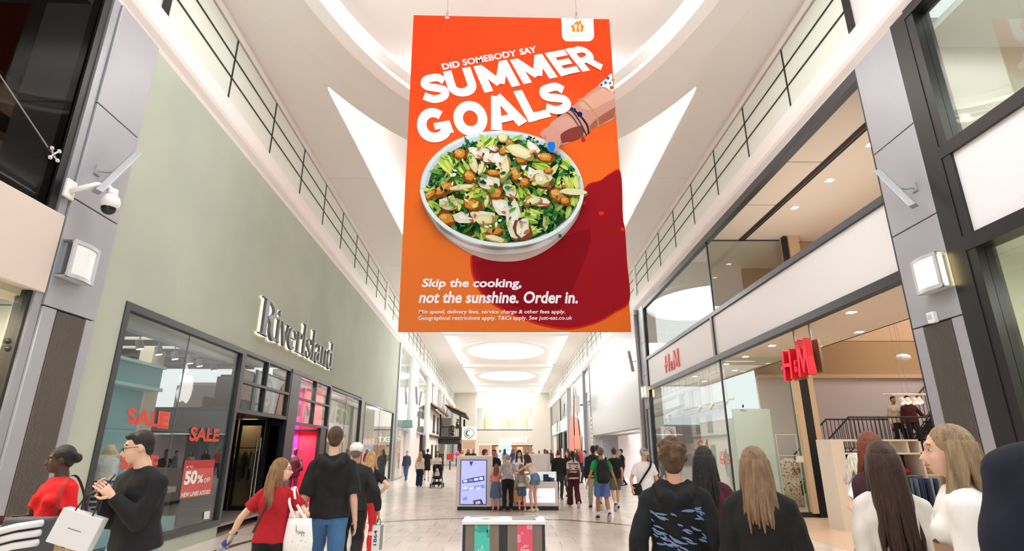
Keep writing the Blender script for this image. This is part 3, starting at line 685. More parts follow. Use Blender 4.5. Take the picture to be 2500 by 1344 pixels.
# posters in the transom
t = thing('dark_poster', 'dark hanging poster with dim red lettering above the black door', 'poster', TL(.7, .2, 2.5))
MB().box(.2, .25, 2.5, 1.35, .27, 3.4, TL).build('sheet', mat('poster_black', '26262c', .5), t)
mb = MB()
for txt, a, b, z0, z1 in (('EXTRA 20% OFF', .22, 1.3, 3.2, 3.28), ('ALL MENSWEAR', .3, 1.25, 3.0, 3.1), ('SALE', .7, 1.25, 2.72, 2.95)): put_text(mb, txt, bil([Vector(TL(b, .245, z0)), Vector(TL(a, .245, z0)), Vector(TL(a, .245, z1)), Vector(TL(b, .245, z1))]), bold=.02)
mb.build('lettering', mat('dim_red', 'a23b30', .5), t, fix=False)  # mirrored SALE reflection painted as reversed letters on the sheet
t = thing('portrait_poster', 'grey portrait poster of a long-haired woman with red lips above the door', 'poster', TL(2.3, .2, 2.45))
MB().box(1.52, .3, 2.45, 2.98, .31, 3.5, TL).build('sheet', mat('poster_grey', 'c3ccd4', .5), t)
def ell(c, r, d, n=24, a0=0): return [Vector(TL(c[0]+r[0]*math.cos(2*PI*i/n), d, c[1]+r[1]*math.sin(2*PI*i/n))) for i in range(n)]
for nm, c, r, d, col in (('hair', (2.35, 2.9), (.36, .5), .29, '4a4644'), ('face', (2.37, 3.0), (.2, .3), .285, 'b3aaa6'), ('lips', (2.36, 2.84), (.07, .03), .28, 'a2474a'), ('eye', (2.28, 3.06), (.04, .015), .28, '3a3634'), ('eye', (2.44, 3.06), (.04, .015), .28, '3a3634'), ('nose', (2.36, 2.95), (.03, .012), .28, '8b827e')):
    mb = MB(); mb.add(ell(c, r, d), [tuple(range(24))]); mb.build(nm, mat('poster_'+col, col, .6), t, fix=False)
# -------- pink display bay
pb = sroot('pink_bay', TL(5, 0, 0))
MAG = mat('magenta_board', 'f0189a', .5); PRD = mat('hot_red_board', 'f0143c', .5); PNK = mat('pink_board', 'f07aa0', .5)
MB().box(6.55, .1, 0, 6.6, .75, 3.6, TL).build('red_board', PRD, pb); MB().box(6.5, .75, 0, 6.55, 2.2, 3.6, TL).build('magenta_board', MAG, pb)
MB().box(3.8, 2.2, 0, 6.6, 2.25, 3.6, TL).build('back_board', MAG, pb); MB().box(3.78, .2, 3.6, 6.6, 2.2, 3.66, TL).build('bay_ceiling', INT_C, pb); MB().box(3.78, .1, -.03, 6.6, 2.2, .1, TL).build('bay_floor', PNK, pb)
MB().box(6.3, .0, 0, 6.9, .12, 2.36, TL).build('black_jamb', BLACK, pb)
MB().box(6.4, .1, 2.2, 6.5, 2.2, 2.27, TL).build('black_header', BLACK, pb)
area('pink_light', TL(5.2, 1.0, 3.5), 1.6, 1.4, 130, col=(1, .95, .95)); area('pink_light', TL(5.8, .8, 2.1), .8, 1.0, 25, col=(1, .95, .95))
for a, b, z0, z1 in ((3.9, 4.9, 2.45, 2.95), (4.95, 5.25, 2.6, 2.95), (5.5, 6.4, 2.45, 2.95)): MB().box(a, .35, z0, b, .37, z1, TL).build('pink_print', PNK, pb)
# -------- window 4 and 5 interiors
r4 = room(TL, 6.98, 12.3, .14, 5, 0.02, 3.7, mat('warm_grey_wall', 'b8aaa0', .8), mat('pink_floor', 'cf9a9a', .4), CREAM, name='shop_interior')
area('shop_light', TL(9.5, 2, 3.6), 4, 2, 70, col=(1, .93, .88))
r5 = room(TL, 12.4, 20.1, .14, 5, 0.1, 3.7, mat('tan_wall2', 'c2b3a0', .8), INT_F, CREAM, name='shop_interior')
area('shop_light', TL(16, 2, 3.6), 5, 2, 110, col=(1, .93, .88))
t = thing('window_graphic', 'white and pink panelled graphic in the window left of the last green-wall window', 'graphic', TL(9.3, .5, .1))
for i, (a, b, z0, z1, m) in enumerate(((7.1, 8.9, 1.9, 2.5, 'f2e4e6'), (8.95, 11.5, 2.1, 2.6, 'e9e4e2'), (7.1, 8.9, 1.2, 1.85, 'f3dfe2'), (8.95, 11.5, 1.2, 2.05, 'e8e2e0'), (7.1, 8.9, .1, 1.15, 'e05a78'), (8.95, 11.5, .1, 1.15, 'f0c3c8'), (8.0, 8.4, 2.7, 3.0, 'e0486a'), (9.6, 10.1, 2.7, 3.0, 'e0486a'))):
    MB().box(a, .5, z0, b, .53, z1, TL).build('graphic_panel', mat('g_'+m, m, .5), t)
mb = MB(); put_text(mb, 'WED', bil([Vector(TL(7.2, .4, 2.55)), Vector(TL(11.3, .4, 2.55)), Vector(TL(11.3, .4, 3.2)), Vector(TL(7.2, .4, 3.2))]), bold=.02); mb.build('lettering', mat('faint_cream', 'd6c4b4', .5), t, fix=False)
t = thing('red_display', 'red display block with hanging tops in the last green-wall window', 'display', TL(15.5, .7, .1))
MB().box(13.2, .7, .1, 17.0, 1.2, 1.7, TL).build('red_block', mat('display_red', 'dd3434', .6), t)
for i in range(7):
    a = 12.9+i*.9; MB().box(a, .4, 1.9, a+.45, .42, 2.5, TL).build('red_card', mat('pale_red_card', 'd98a80', .6), t)
rail(TL(18.4, 1.0, .1), PI/2+.04, 1.6, 8, ['2b2b2e', '9fc6a8', 'c23a3a', 'd8d4c8'], 'clothes rail by the far end of the last green-wall window', 'in the last green-wall window', 'tops in the last green-wall window', hgt=1.7)

# ------------------------------------------------------------------ nearest left shop (edge of frame)
ns = sroot('near_left_shop', TL(-7, 0, 0))
MB().box(-5.68, -.03, 0, -5.56, .2, 7.7, TL).build('steel_reveal', METALD, ns); MB().box(-5.8, .0, 4.43, -5.69, .15, 7.7, TL).build('black_stile', BLACK, ns)
MB().box(-14, -.06, 3.42, -5.58, .3, 4.41, TL).build('fascia_panel', mat('blush_fascia', 'd6c8be', .6), ns, bevel=.01)
MB().box(-14, .03, 4.42, -5.8, .05, 7.7, TL).build('dark_glass', glass('smoked_glass', 'b4b0ac', .12), ns)
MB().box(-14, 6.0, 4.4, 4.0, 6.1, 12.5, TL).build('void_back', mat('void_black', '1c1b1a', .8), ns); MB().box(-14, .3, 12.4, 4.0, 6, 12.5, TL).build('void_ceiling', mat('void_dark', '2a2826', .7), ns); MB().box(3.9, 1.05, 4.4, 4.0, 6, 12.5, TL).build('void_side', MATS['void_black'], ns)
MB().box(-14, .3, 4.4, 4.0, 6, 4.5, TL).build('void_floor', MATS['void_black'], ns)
for dd, z in ((1.6, hitw(TL, 85, 262, 1.6)[1]), (3.6, hitw(TL, 70, 385, 3.6)[1])):
    MB().box(-14, dd, z, 2.5, dd+.6, z+.16, TL).build('cove_bulkhead', mat('cove_beige', '8f7f72', .7), ns)
    area('cove_left', TL(-3.0, dd+.2, z-.9), 8, .3, 30, col=(1, .87, .76), rot=(PI, 0, PI/2))
MB().tube([TL(-9, .02, 6.6), TL(-5.84, .0, 5.02)], .008).build('tension_cable', METALD, ns)
mb = MB()
for a, b in ((-.06, .05), (.06, -.05), (.05, .07), (-.05, -.07)): mb.tube([TL(-5.95, -.02, 5.06), TL(-5.95+a, -.03, 5.06+b)], .014); mb.ball(TL(-5.95+a, -.03, 5.06+b), .03, 10, 6)
o = mb.build('spider_fitting', mat('chrome', 'cfcfd2', .15, 1), ns)
MB().box(-14, .03, 0, -5.7, .05, 3.4, TL).build('lower_glass', GL, ns)
MB().box(-14, 1.2, 0, -4.6, 1.25, 3.4, TL).build('shop_back', mat('peach_wall', 'f0d9bd', .8), ns); MB().box(-14, .1, 3.35, -5.55, 1.25, 3.42, TL).build('shop_ceiling', CREAM, ns)
MB().box(-5.72, .0, 0, -5.68, .15, 3.42, TL).build('dark_edge', BLACK, ns)
area('peach_light', TL(-7, .6, 3.3), 3, .5, 170, col=(1, .85, .65))
for z in (2.55, 2.72): MB().ball(ptw(TL, 20, 832 if z > 2.6 else 850, .0), .035, 12, 8).build('glass_fixing', BLACK, ns)
# ------------------------------------------------------------------ right clothes shop (open front)
HM_W = mat('warm_white_wall', 'd9cec6', .8); HM_C = mat('warm_ceiling', 'e3d8ca', .75); HM_F = mat('shop_wood_floor', 'd3b79c', .35, noise_amt=.08, scale=3, stretch=(1, 8, 1))
BEI = mat('beige_bulkhead', 'bd9a72', .8); BEI2 = mat('beige_post', 'd6bb98', .6)
FR = mat('shopfront_black', '2b2d31', .35)
hs = sroot('right_shop', TR(8, 0, 0))
def hb(name, m, s0, d0, z0, s1, d1, z1, bevel=0): return MB().box(s0, d0, z0, s1, d1, z1, TR).build(name, m, hs, bevel=bevel)
# floor, lower ceiling strip, void, back wall
hb('shop_floor', HM_F, 0, .0, -.05, 15.6, 14, .004)
hb('lower_ceiling', HM_C, .0, .1, 4.16, 15.6, 2.25, 4.5)
hb('upper_ceiling', HM_C, .0, .1, 7.62, 15.6, 2.6, 7.75); hb('upper_ceiling_back', HM_C, 0, 2.6, 7.62, 15.6, 3.9, 7.75)
hb('upper_floor_edge', HM_C, .0, 2.2, 4.16, 15.6, 2.25, 4.6)
hb('void_ceiling', mat('dark_void_ceiling', '7a6248', .8), 0, 3.9, 8.6, 15.6, 14, 8.7)
YB = 10.4   # back wall of the stair void, s
hb('back_wall', mat('stair_wall', 'd3c7c6', .85), YB, 2.2, 0, YB+.1, 14, 3.93); hb('bulkhead', BEI, YB-.02, 2.2, 3.93, YB+.1, 14, 8.6); hb('bulkhead_lip', BEI2, YB-.12, 2.2, 3.86, YB+.02, 14, 3.98)
hb('side_wall', HM_W, 0, 13.9, 0, YB, 14, 8.6); hb('near_wall', HM_W, -.12, 1.0, 0, -.02, 14, 8.6)
hb('slot', BLACK, 0, 1.0, 7.59, 7.65, 1.09, 7.63); hb('slot', BLACK, 0, 1.13, 7.59, 7.65, 1.17, 7.63)
hb('slot_channel', mat('slot_grey', '6a6058', .6), 0, 1.09, 7.6, 7.65, 1.13, 7.63)
for s in (3.0, 5.2): hb('ceiling_joint', mat('joint_line', 'a89888', .8), s, .1, 7.612, s+.015, 1.0, 7.621)
hb('upper_bulkhead', mat('tan_upper', 'c2a284', .8), 0, 3.9, 5.6, 9, 4.0, 8.6); hb('upper_bulkhead2', mat('tan_upper', 'c2a284', .8), 7.8, 2.5, 4.6, 7.95, 6, 7.6)
hb('upper_post', BEI2, 7.3, 2.3, 4.6, 7.5, 2.6, 7.62); hb('upper_post_black', BLACK, 7.35, 2.18, 4.6, 7.5, 2.28, 7.62)
def downlight(s, d, z, lab, grp, e=LEDHOT):
    t = thing('downlight', lab, 'light', TR(s, d, z-.02), grp)
    MB().box(s-.1, d-.1, z-.012, s+.1, d+.1, z, TR).build('trim', WHITE2, t); MB().box(s-.065, d-.065, z-.02, s+.065, d+.065, z-.01, TR).build('lens', e, t)
for i_, (x, y) in enumerate(((2127, 353), (2025, 440), (1940, 507))):
    r = ray(x, y); p = Vector((0, 0, CAM_H))+r*((7.61-CAM_H)/r.z); downlight(p.y-RO.y, p.x-RO.x, 7.62, 'square downlight in the upper shop ceiling, %s from the grey pillar' % ORD[i_], 'upper ceiling downlights')
for i_, (x, y) in enumerate(((2078, 762), (2097, 810), (1997, 845), (1885, 843), (1820, 870))):
    r = ray(x, y); p = Vector((0, 0, CAM_H))+r*((4.15-CAM_H)/r.z); downlight(p.y-RO.y, p.x-RO.x, 4.16, 'square downlight in the lower entrance ceiling, %s from the grey pillar' % ORD[i_], 'lower ceiling downlights')
for i, (s, d) in enumerate(((9.2, .8), (10.6, 1.6), (12.2, .8), (13.6, 1.6))): downlight(s, d, 4.16, 'downlight behind the display glass of the right shop, %s from the corner' % ORD[i], 'display window downlights')
area('hm_low', TR(3.5, 1.1, 4.05), 6, 1.2, 75, col=(1, .93, .85), rot=(0, 0, PI/2))
area('hm_up', TR(4, 1.6, 5.0), 6, 1.5, 62, col=(1, .92, .83), rot=(PI, 0, PI/2))
area('hm_void', TR(5, 7.5, 8.4), 7, 6, 620, col=(1, .92, .85))
area('hm_window', TR(10.5, .6, 4.0), 6, .8, 130, col=(1, .93, .86), rot=(0, 0, PI/2))
# exit sign and ceiling sensor
t = thing('exit_sign', 'small white lit hanging sign under the lower ceiling by the right pillar', 'sign', TR(.55, 2.0, 3.9)); MB().box(.5, 1.9, 3.8, .54, 2.2, 4.0, TR).build('panel', mat('sign_white_lit', 'f4f6f8', .5, emit=.7), t); MB().tube([TR(.52, 2.05, 4.0), TR(.52, 2.05, 4.16)], .006).build('hanger', METALD, t)
# front frames along the wall line
ff = sroot('window_6', TR(8, 0, 4))
def fb(name, s0, z0, s1, z1, d0=-.05, d1=.12, m=FR): return MB().box(s0, d0, z0, s1, d1, z1, TR).build(name, m, ff)
fb('head_beam', -.02, 7.5, 15.72, 7.7); fb('jamb', .0, 0, .07, 7.5); fb('jamb', 15.63, 0, 15.72, 7.5)
MG2 = mat('frame_mid_grey', '55585d', .35, .3)
fb('upper_rail', .07, 5.28, 15.63, 5.4, m=MG2); fb('lower_beam', .07, 4.02, 15.63, 4.17, m=FR); fb('fascia_mullion', 7.72, 4.17, 7.86, 5.28, m=MG2)
FAS = mat('white_fascia_glass', 'e9e8e7', .4, spec=.3)
fb('fascia_panel', .1, 4.18, 7.71, 5.27, .0, .05, FAS); fb('fascia_panel', 7.87, 4.18, 15.6, 5.27, .0, .05, FAS)
for a, b in ((7.66, 10.2), (10.22, 12.9), (12.92, 15.62)):
    fb('upper_pane', a, 5.4, b, 7.5, .02, .03, GLR); fb('lower_pane', a, .12, b, 4.02, .02, .03, GLR)
fb('sill', 7.6, 0, 15.63, .12, -.04, .12, FR)
# return glazing facing the camera at s=7.62
def rb(name, d0, z0, d1, z1, m=GL, s0=7.62, s1=7.63): return MB().box(s0, d0, z0, s1, d1, z1, TR).build(name, m, ff)
rb('return_pane', .06, .12, 1.86, 4.1); rb('return_sill', .0, 0, 2.25, .12, FR, 7.58, 7.68); rb('upper_return_pane', .06, 5.4, 2.2, 7.58, GLR); rb('return_head', .06, 7.56, 2.2, 7.6, FR)
rb('corner_post', .0, .1, .04, 4.02, FR, 7.6, 7.66); rb('corner_post', .0, 5.4, .04, 7.5, FR, 7.6, 7.66)
rb('edge_strip', 1.86, .1, 1.9, 4.1, mat('green_edge', '5f7a68', .3)); rb('beige_post', 1.92, .1, 2.07, 4.16, BEI2, 7.5, 7.75); rb('black_post', 2.08, 0, 2.3, 4.16, BLACK, 7.5, 7.75); rb('beige_post', 2.3, 0, 2.45, 4.16, BEI2, 7.5, 7.75)
# small letters on the white fascia
HRED = mat('letter_red', 'e0121c', .35); HFACE = mat('letter_red_face', 'f50c4a', .3, emit=.2)
RN3 = Vector((1, 0, 0))
Gh = {'H': [(smoothpath([(.2, 1), (.12, .5), (.08, 0)], 5), .17), (smoothpath([(.82, 1), (.78, .5), (.7, 0)], 5), .17), (smoothpath([(-.15, .42), (.3, .5), (.8, .46)], 5), .12)],
      '&': [(smoothpath([(1, .05), (.3, .65), (.4, .95), (.7, .85), (.2, .35), (.3, .05), (.9, .35)], 4), .22)],
      'M': [(smoothpath([(.1, 0), (.2, .5), (.25, 1)], 5), .17), (smoothpath([(.25, 1), (.42, .5), (.5, .1)], 5), .18), (smoothpath([(.5, .1), (.65, .5), (.85, 1)], 5), .13), (smoothpath([(.85, 1), (.82, .5), (.88, 0)], 5), .17)]}
t = thing('fascia_logo', 'small flat red H&M letters on the white fascia panel', 'sign', TR(12, 0, 4.3))
x0, z0 = 13.1, 4.4
for ch, a, b, h in (('H', 13.0, 12.35, .62), ('&', 12.3, 12.05, .3), ('M', 12.0, 11.2, .62)):
    mb = MB(); F = lambda u, v: Vector(TR(a+(b-a)*u, -.03, 4.38+h*v)); F2 = lambda u, v: Vector(TR(a+(b-a)*u, .0, 4.38+h*v))
    for j, (path, w) in enumerate(Gh[ch]): put_strip(mb, path, w, lambda u, v: F(u, v)-RN3*j*.001, lambda u, v: F2(u, v)+RN3*j*.001)
    mb.build('letter', mat('pale_red_letter', 'e8564c', .4), t, fix=False)
# hanging red letters: the sign board faces the camera side, perpendicular-ish
sg2 = thing('hanging_sign', 'big red 3D H&M letters hanging from two steel rods in the shop entrance', 'sign', TR(3.6, .2, 3.1))
A = Vector(TR(4.25, .2, 0)); B = Vector(TR(3.2, .24, 0)); dirv = (B-A).normalized(); nrm = Vector((dirv.y, -dirv.x, 0))*-1
if nrm.x > 0: nrm = -nrm
zb, zt = 3.05, 3.78
Lh = (B-A).length
for ch, u0, u1, v0, v1 in (('H', .02, .42, 0, .86), ('&', .44, .56, .18, .48), ('M', .56, 1.0, .02, 1.0)):
    mb = MB(); mf = MB()
    P = lambda u, v, dd: A+dirv*Lh*(u0+(u1-u0)*u)+nrm*dd+Vector((0, 0, zb+(zt-zb)*(v0+(v1-v0)*v)))
    for path, w in Gh[ch]:
        put_strip(mb, path, w, lambda u, v: P(u, v, .13), lambda u, v: P(u, v, .0)); put_strip(mf, path, w*.96, lambda u, v: P(u, v, .136))
    o = mb.build('letter', HRED, sg2, fix=False); mf.build('letter_face', HFACE, o, fix=False)
BR = mat('brass_backing', '8e7d5e', .3, .7)
for u0, u1, a, b in ((.0, .44, 0.0, .86), (.5, 1.02, .08, .98)):
    mb = MB(); P0 = A+dirv*Lh*u0+nrm*-.09; P1 = A+dirv*Lh*u1+nrm*-.09
    mb.add([P0+Vector((0, 0, zb+(zt-zb)*a)), P1+Vector((0, 0, zb+(zt-zb)*a)), P1+Vector((0, 0, zb+(zt-zb)*b)), P0+Vector((0, 0, zb+(zt-zb)*b))]+[q-nrm*.05 for q in (P0+Vector((0, 0, zb+(zt-zb)*a)), P1+Vector((0, 0, zb+(zt-zb)*a)), P1+Vector((0, 0, zb+(zt-zb)*b)), P0+Vector((0, 0, zb+(zt-zb)*b)))],
           [(0, 1, 2, 3), (4, 5, 6, 7), (0, 1, 5, 4), (1, 2, 6, 5), (2, 3, 7, 6), (3, 0, 4, 7)]); mb.build('backing_frame', BR, sg2)
for u in (.25, .82):
    p = A+dirv*Lh*u-nrm*.09; MB().tube([p+Vector((0, 0, 3.6)), p+Vector((0, 0, 4.16))], .02, 10).build('rod', METALD, sg2); MB().loft([p+Vector((0, 0, 4.14)), p+Vector((0, 0, 4.16))], [.09, .09], n=16).build('rod_plate', METALD, sg2)
# display glass graphics
t = thing('light_screen', 'tall backlit white display screen behind the corner glass of the right shop', 'display screen', TR(8.6, .9, .1))
s, z = 8.3, 0
MB().box(8.25, .45, .1, 8.3, 1.5, 2.75, TR).build('screen', mat('frosted_screen', 'f0f4f1', .3), t); MB().box(8.3, .8, .1, 12.2, .85, 2.55, TR).build('side_screen', mat('frosted_screen', 'f0f4f1', .3), t)
decR = lambda *a: decal(*a)
t = thing('sale_window_letters', 'large red SALE letters low on the display glass', 'sticker', ptw(TR, 1710, 1100, 0))
for ch, c in (('S', [(1702, 1105), (1716, 1106), (1717, 1073), (1702, 1075)]), ('A', [(1717, 1107), (1733, 1108), (1733, 1070), (1718, 1072)]), ('L', [(1702, 1140), (1714, 1140), (1715, 1110), (1702, 1110)]), ('E', [(1718, 1142), (1732, 1143), (1734, 1112), (1718, 1112)])):
    mb = MB(); put_text(mb, ch, quadF(TR, c, .012), bold=.02); mb.build('letter', RED, t, fix=False)
t = thing('offer_letters', 'red UP TO 70% OFF lettering on the corner display glass', 'sticker', ptw(TR, 1750, 1120, 0))
def rq(cs):   # on the return pane plane s = 7.61
    out = []
    for x, y in cs: r = ray(x, y); k = (RO.y+7.612)/r.y; out.append(Vector((0, 0, CAM_H))+r*k)
    return bil(out)
for tx, c in (('UP TO', [(1757, 1116), (1773, 1116), (1773, 1101), (1757, 1101)]), ('70% OFF', [(1757, 1133), (1789, 1133), (1789, 1118), (1757, 1118)])):
    mb = MB(); put_text(mb, tx, rq(c), bold=.01); mb.build('lettering', RED, t, fix=False)
t = thing('floor_guide', 'small black floor guide text reading 1 Men on the corner glass', 'sticker', ptw(TR, 1800, 990, 0))
for tx, c in (('1', [(1812, 994), (1816, 994), (1816, 987), (1812, 987)]), ('Men', [(1808, 1004), (1823, 1004), (1823, 998), (1808, 998)])):
    mb = MB(); put_text(mb, tx, rq(c)); mb.build('lettering', BLACK, t, fix=False)
t = thing('notice', 'small white notice on the corner glass beside the beige post', 'notice', ptw(TR, 1965, 1115, 0)); F = rq([(1944, 1127), (1963, 1128), (1962, 1112), (1944, 1112)]); MB().quad(F(0, 0), F(1, 0), F(1, 1), F(0, 1)).build('sheet', WPRINT, t, fix=False)
MB().tube([TR(8.0, .15, .9), TR(8.0, .15, 2.35)], .02).build('screen_post', BLACK, MATS and t)
# hanging lamp bar in the display window
t = thing('lamp_bar', 'slim white lamp bar hung on wires behind the display glass', 'lamp', TR(10.5, .7, 3.1)); MB().box(8.6, .68, 3.05, 13.5, .72, 3.09, TR).build('bar', WHITE2, t)
for s in (9.2, 10.4, 11.6): MB().tube([TR(s, .7, 3.09), TR(s, .7, 4.16)], .005).build('wire', METALD, t); MB().loft([TR(s, .7, 3.05), TR(s+.08, .6, 2.9)], [.05, .05], n=12).build('lamp_head', WHITE2, t)
# floral dress on a frame
t = thing('dress_stand', 'white metal stand holding the floral dresses by the beige post', 'clothes stand', TR(8.3, 2.1, 0))
dx = RO.x+1.92; dy = RO.y+8.4
for q in (-.28, .28): MB().tube([(dx+q, dy, 0.02), (dx+q, dy, 2.05)], .014).build('upright', WHITE2, t)
MB().tube([(dx-.28, dy, 2.05), (dx+.28, dy, 2.05)], .014).build('top_bar', WHITE2, t); MB().tube([(dx-.28, dy, 1.5), (dx+.28, dy, 1.5)], .012).build('rail', WHITE2, t)
FLO = mat('floral_cloth', 'e9dcc6', .85, col2='a8604a', scale=22); FLO.node_tree.nodes['Color Ramp'].color_ramp.elements[0].position = .5
for k, q in enumerate((-.1, .06)):
    mb = MB(); c = (dx+q, dy+.05*k, 1.42); mb.loft([(c[0], c[1], c[2]), (c[0], c[1], c[2]-.08), (c[0], c[1], c[2]-.4), (c[0], c[1], c[2]-.6), (c[0], c[1], c[2]-1.25)], [.04, .17, .15, .17, .2], [.03, .05, .05, .06, .07], n=14, side=(1, 0, 0))
    mb.loft([(c[0]+.15, c[1], c[2]-.08), (c[0]+.24, c[1], c[2]-.4)], [.05, .05], [.03, .03], n=8)
    o = mb.build('floral_dress', FLO, smooth=True); recenter(o); tag(o, 'cream dress with rust flowers, %s on the white stand' % ('front one' if k == 0 else 'rear one'), 'dress', 'floral dresses on the stand')
# ------------------------------------------------------------------ staircase against the back wall (s = YB)
stt = thing('staircase', 'black steel staircase with barred railings rising to the right behind the shop', 'staircase', TR(9.6, 5, 0))
SBL = mat('stair_black', '1d1d20', .4)
def bw(x, y, Y=18.0): p = on_y(x, y, Y); return (p.x, p.z)
Y0, Y1 = 16.4, 17.6
def stairrun(xa, za, xb, zb, name='flight'):
    n = max(2, int(abs(zb-za)/.17)); 
    for i in range(n):
        x = xa+(xb-xa)*i/n; z = za+(zb-za)*(i+1)/n; MB().box(x, Y0, z-.05, x+abs(xb-xa)/n+.03, Y1, z).build('tread', SBL, stt)
    for yy in (Y0, Y1-.05):
        mb = MB(); mb.add([(xa, yy, za-.25), (xb, yy, zb-.25), (xb, yy, zb+.05), (xa, yy, za+.05), (xa, yy+.05, za-.25), (xb, yy+.05, zb-.25), (xb, yy+.05, zb+.05), (xa, yy+.05, za+.05)], [(0, 1, 2, 3), (4, 5, 6, 7), (0, 1, 5, 4), (1, 2, 6, 5), (2, 3, 7, 6), (3, 0, 4, 7)]); mb.build('stringer', SBL, stt)
def railing(xa, za, xb, zb, yy, h=.95, sp=.12):
    MB().tube([(xa, yy, za+h), (xb, yy, zb+h)], .025, 8).build('handrail', SBL, stt); MB().tube([(xa, yy, za+.1), (xb, yy, zb+.1)], .018, 6).build('bottom_rail', SBL, stt)
    n = int((xb-xa)/sp)
    for i in range(n+1): x = xa+(xb-xa)*i/n; z = za+(zb-za)*i/n; MB().tube([(x, yy, z+.1), (x, yy, z+h)], .011, 5).build('baluster', SBL, stt)
xs = [8.9, 10.0, 10.85, 13.6]
stairrun(8.6, .55, 9.9, 1.55); MB().box(9.9, Y0, 1.5, 12.0, Y1, 1.6).build('landing', SBL, stt); stairrun(12.0, 1.6, 14.6, 4.1)
for yy in (Y0, Y1):
    railing(8.6, .55, 9.75, 1.6, yy); railing(9.75, 1.6, 12.0, 1.6, yy); railing(12.0, 1.6, 14.6, 4.1, yy)
# pendant lamp frame with spot heads
pf = thing('spot_frame', 'cream hanging frame with four spot heads before the staircase', 'lamp', (10.6, 14.5, 2.9))
CR2 = mat('lamp_cream', 'e8dcc4', .5)
p0 = on_y(2177, 962, 14.5); p1 = on_y(2266, 962, 14.5); q1 = on_y(2266, 950, 16)
MB().tube([p0, p1], .022).build('frame_bar', CR2, pf); MB().tube([p0+Vector((.1, .5, .05)), p1+Vector((.4, 1.2, .12))], .022).build('frame_bar', CR2, pf); MB().tube([p0+Vector((.05, 0, 0)), p0+Vector((.15, .5, .05))], .018).build('cross_bar', CR2, pf)
for x in (2198, 2212, 2228, 2240):
    c = on_y(x, 972, 14.5); mb = MB(); mb.loft([c, c+Vector((.02, -.06, -.12))], [.07, .075], n=14); mb.build('spot_head', CR2, pf); MB().loft([c+Vector((.02, -.06, -.118)), c+Vector((.021, -.063, -.125))], [.06, .06], n=14).build('spot_face', LEDHOT, pf)
for x in (2205, 2218): c = on_y(x, 962, 14.5); MB().tube([c, c+Vector((0, 0, 4.5))], .004).build('wire', METALD, pf)
t = thing('projector_dome', 'white rounded ceiling speaker hanging before the beige bulkhead', 'speaker', on_y(2205, 872, 15)); c = on_y(2205, 872, 15)
MB().ball(c, (.2, .14, .1), 18, 10).build('body', WHITE2, t, smooth=True); MB().tube([c, c+Vector((0, 0, 4))], .004).build('wire', METALD, t)
# shelf unit with hanging jeans
su = thing('shelf_unit', 'tall cream open shelving unit before the staircase', 'shelving', (8.0, 12.6, 0)); SH = mat('shelf_cream', 'e8ddd0', .6)
def bx(n, x0, y0, z0, x1, y1, z1, m=SH, par=su): return MB().box(x0, y0, z0, x1, y1, z1).build(n, m, par)
x0 = 7.05; x1 = 9.05
bx('end_panel', x0, 12.7, 0, x0+.28, 13.3, 1.87); bx('end_panel', x1-.05, 12.7, 0, x1, 13.3, 1.87)
for z in (1.83, 1.55, .1): bx('shelf', x0+.28, 12.7, z, x1, 13.3, z+.04)
bx('divider', 8.75, 12.75, 1.57, 8.8, 13.3, 1.85); bx('divider', 8.4, 12.75, .1, 8.44, 13.3, 1.57); bx('back_panel', x0+.28, 13.28, .1, x1, 13.3, 1.55, mat('shelf_back_dark', '4a4340', .8))
bx('low_shelf', x1, 12.75, 1.42, 10.0, 13.3, 1.46); bx('low_shelf', x1, 12.75, 1.1, 10.0, 13.3, 1.14)
MB().tube([(x0+.3, 12.8, 1.08), (10.0, 12.8, 1.12)], .014).build('front_rail', METALD, su)
gm = [garment_mesh(c, .9) for c in ('5a5650', '77706a', '8c8076')]
for i in range(8):
    o = bpy.data.objects.new('garment', gm[i % 3]); COL.objects.link(o); o.location = (7.45+i*.11, 13.0, 1.42); o.rotation_euler = (0, 0, PI/2+rnd.uniform(-.2, .2)); tag(o, 'grey top hanging %s from the left inside the cream shelving unit' % ORD[i], 'garment', 'grey tops in the cream shelving')
jm = []
for c in ('5d6a80', '2f3c58', '8a96a8', '23293a'):
    mb = MB()
    for q in (-.06, .06): mb.loft([(q, 0, 0), (q*1.05, 0, -.35), (q*1.2, 0, -.95)], [.07, .06, .055], [.03, .025, .03], n=8, side=(1, 0, 0))
    jm.append(mb.mesh('jeans', mat('denim_'+c, c, .9, bump=.3, bscale=20), True))
for i in range(16):
    o = bpy.data.objects.new('hanging_jeans', jm[min(3, i//4) if i % 3 else rnd.randrange(4)]); COL.objects.link(o); o.location = (8.5+i*.085, 12.66, 1.06); o.rotation_euler = (0, 0, PI/2+rnd.uniform(-.25, .25)); tag(o, 'denim jeans hanging %s from the left on the rail below the cream shelf' % ORD[i], 'jeans', 'jeans on the rail')
o = MB().loft([(8.62, 13.0, 1.16), (8.62, 13.0, 1.3), (8.62, 13.0, 1.36)], [.17, .15, .04], [.12, .1, .03], n=14).ball((8.5, 12.95, 1.2), (.1, .08, .07)).ball((8.74, 12.95, 1.2), (.1, .08, .07)).build('red_bag', mat('bright_red_cloth', 'd5202c', .7), smooth=True); recenter(o); tag(o, 'bright red folded cloth bag on the cream shelf', 'bag')
o = MB().loft([(9.3, 13.0, 1.14), (9.3, 13.0, 1.16)], [.2, .2], [.14, .14], n=18).loft([(9.3, 13.0, 1.15), (9.3, 13.0, 1.22), (9.3, 13.0, 1.27)], [.11, .1, .05], n=14).build('straw_hat', mat('straw', 'cfae84', .8), smooth=True); recenter(o); tag(o, 'pale straw hat on the low shelf above the jeans', 'hat')
rail((8.75, 15.1, 0), 1.3, 1.2, 7, ['1d1d20', '2a2426', '6b4a3a'], 'black clothes rail of dark tops left of the cream shelving', 'on the rail beside the beige post', 'dark tops beside the beige post', hgt=1.5)
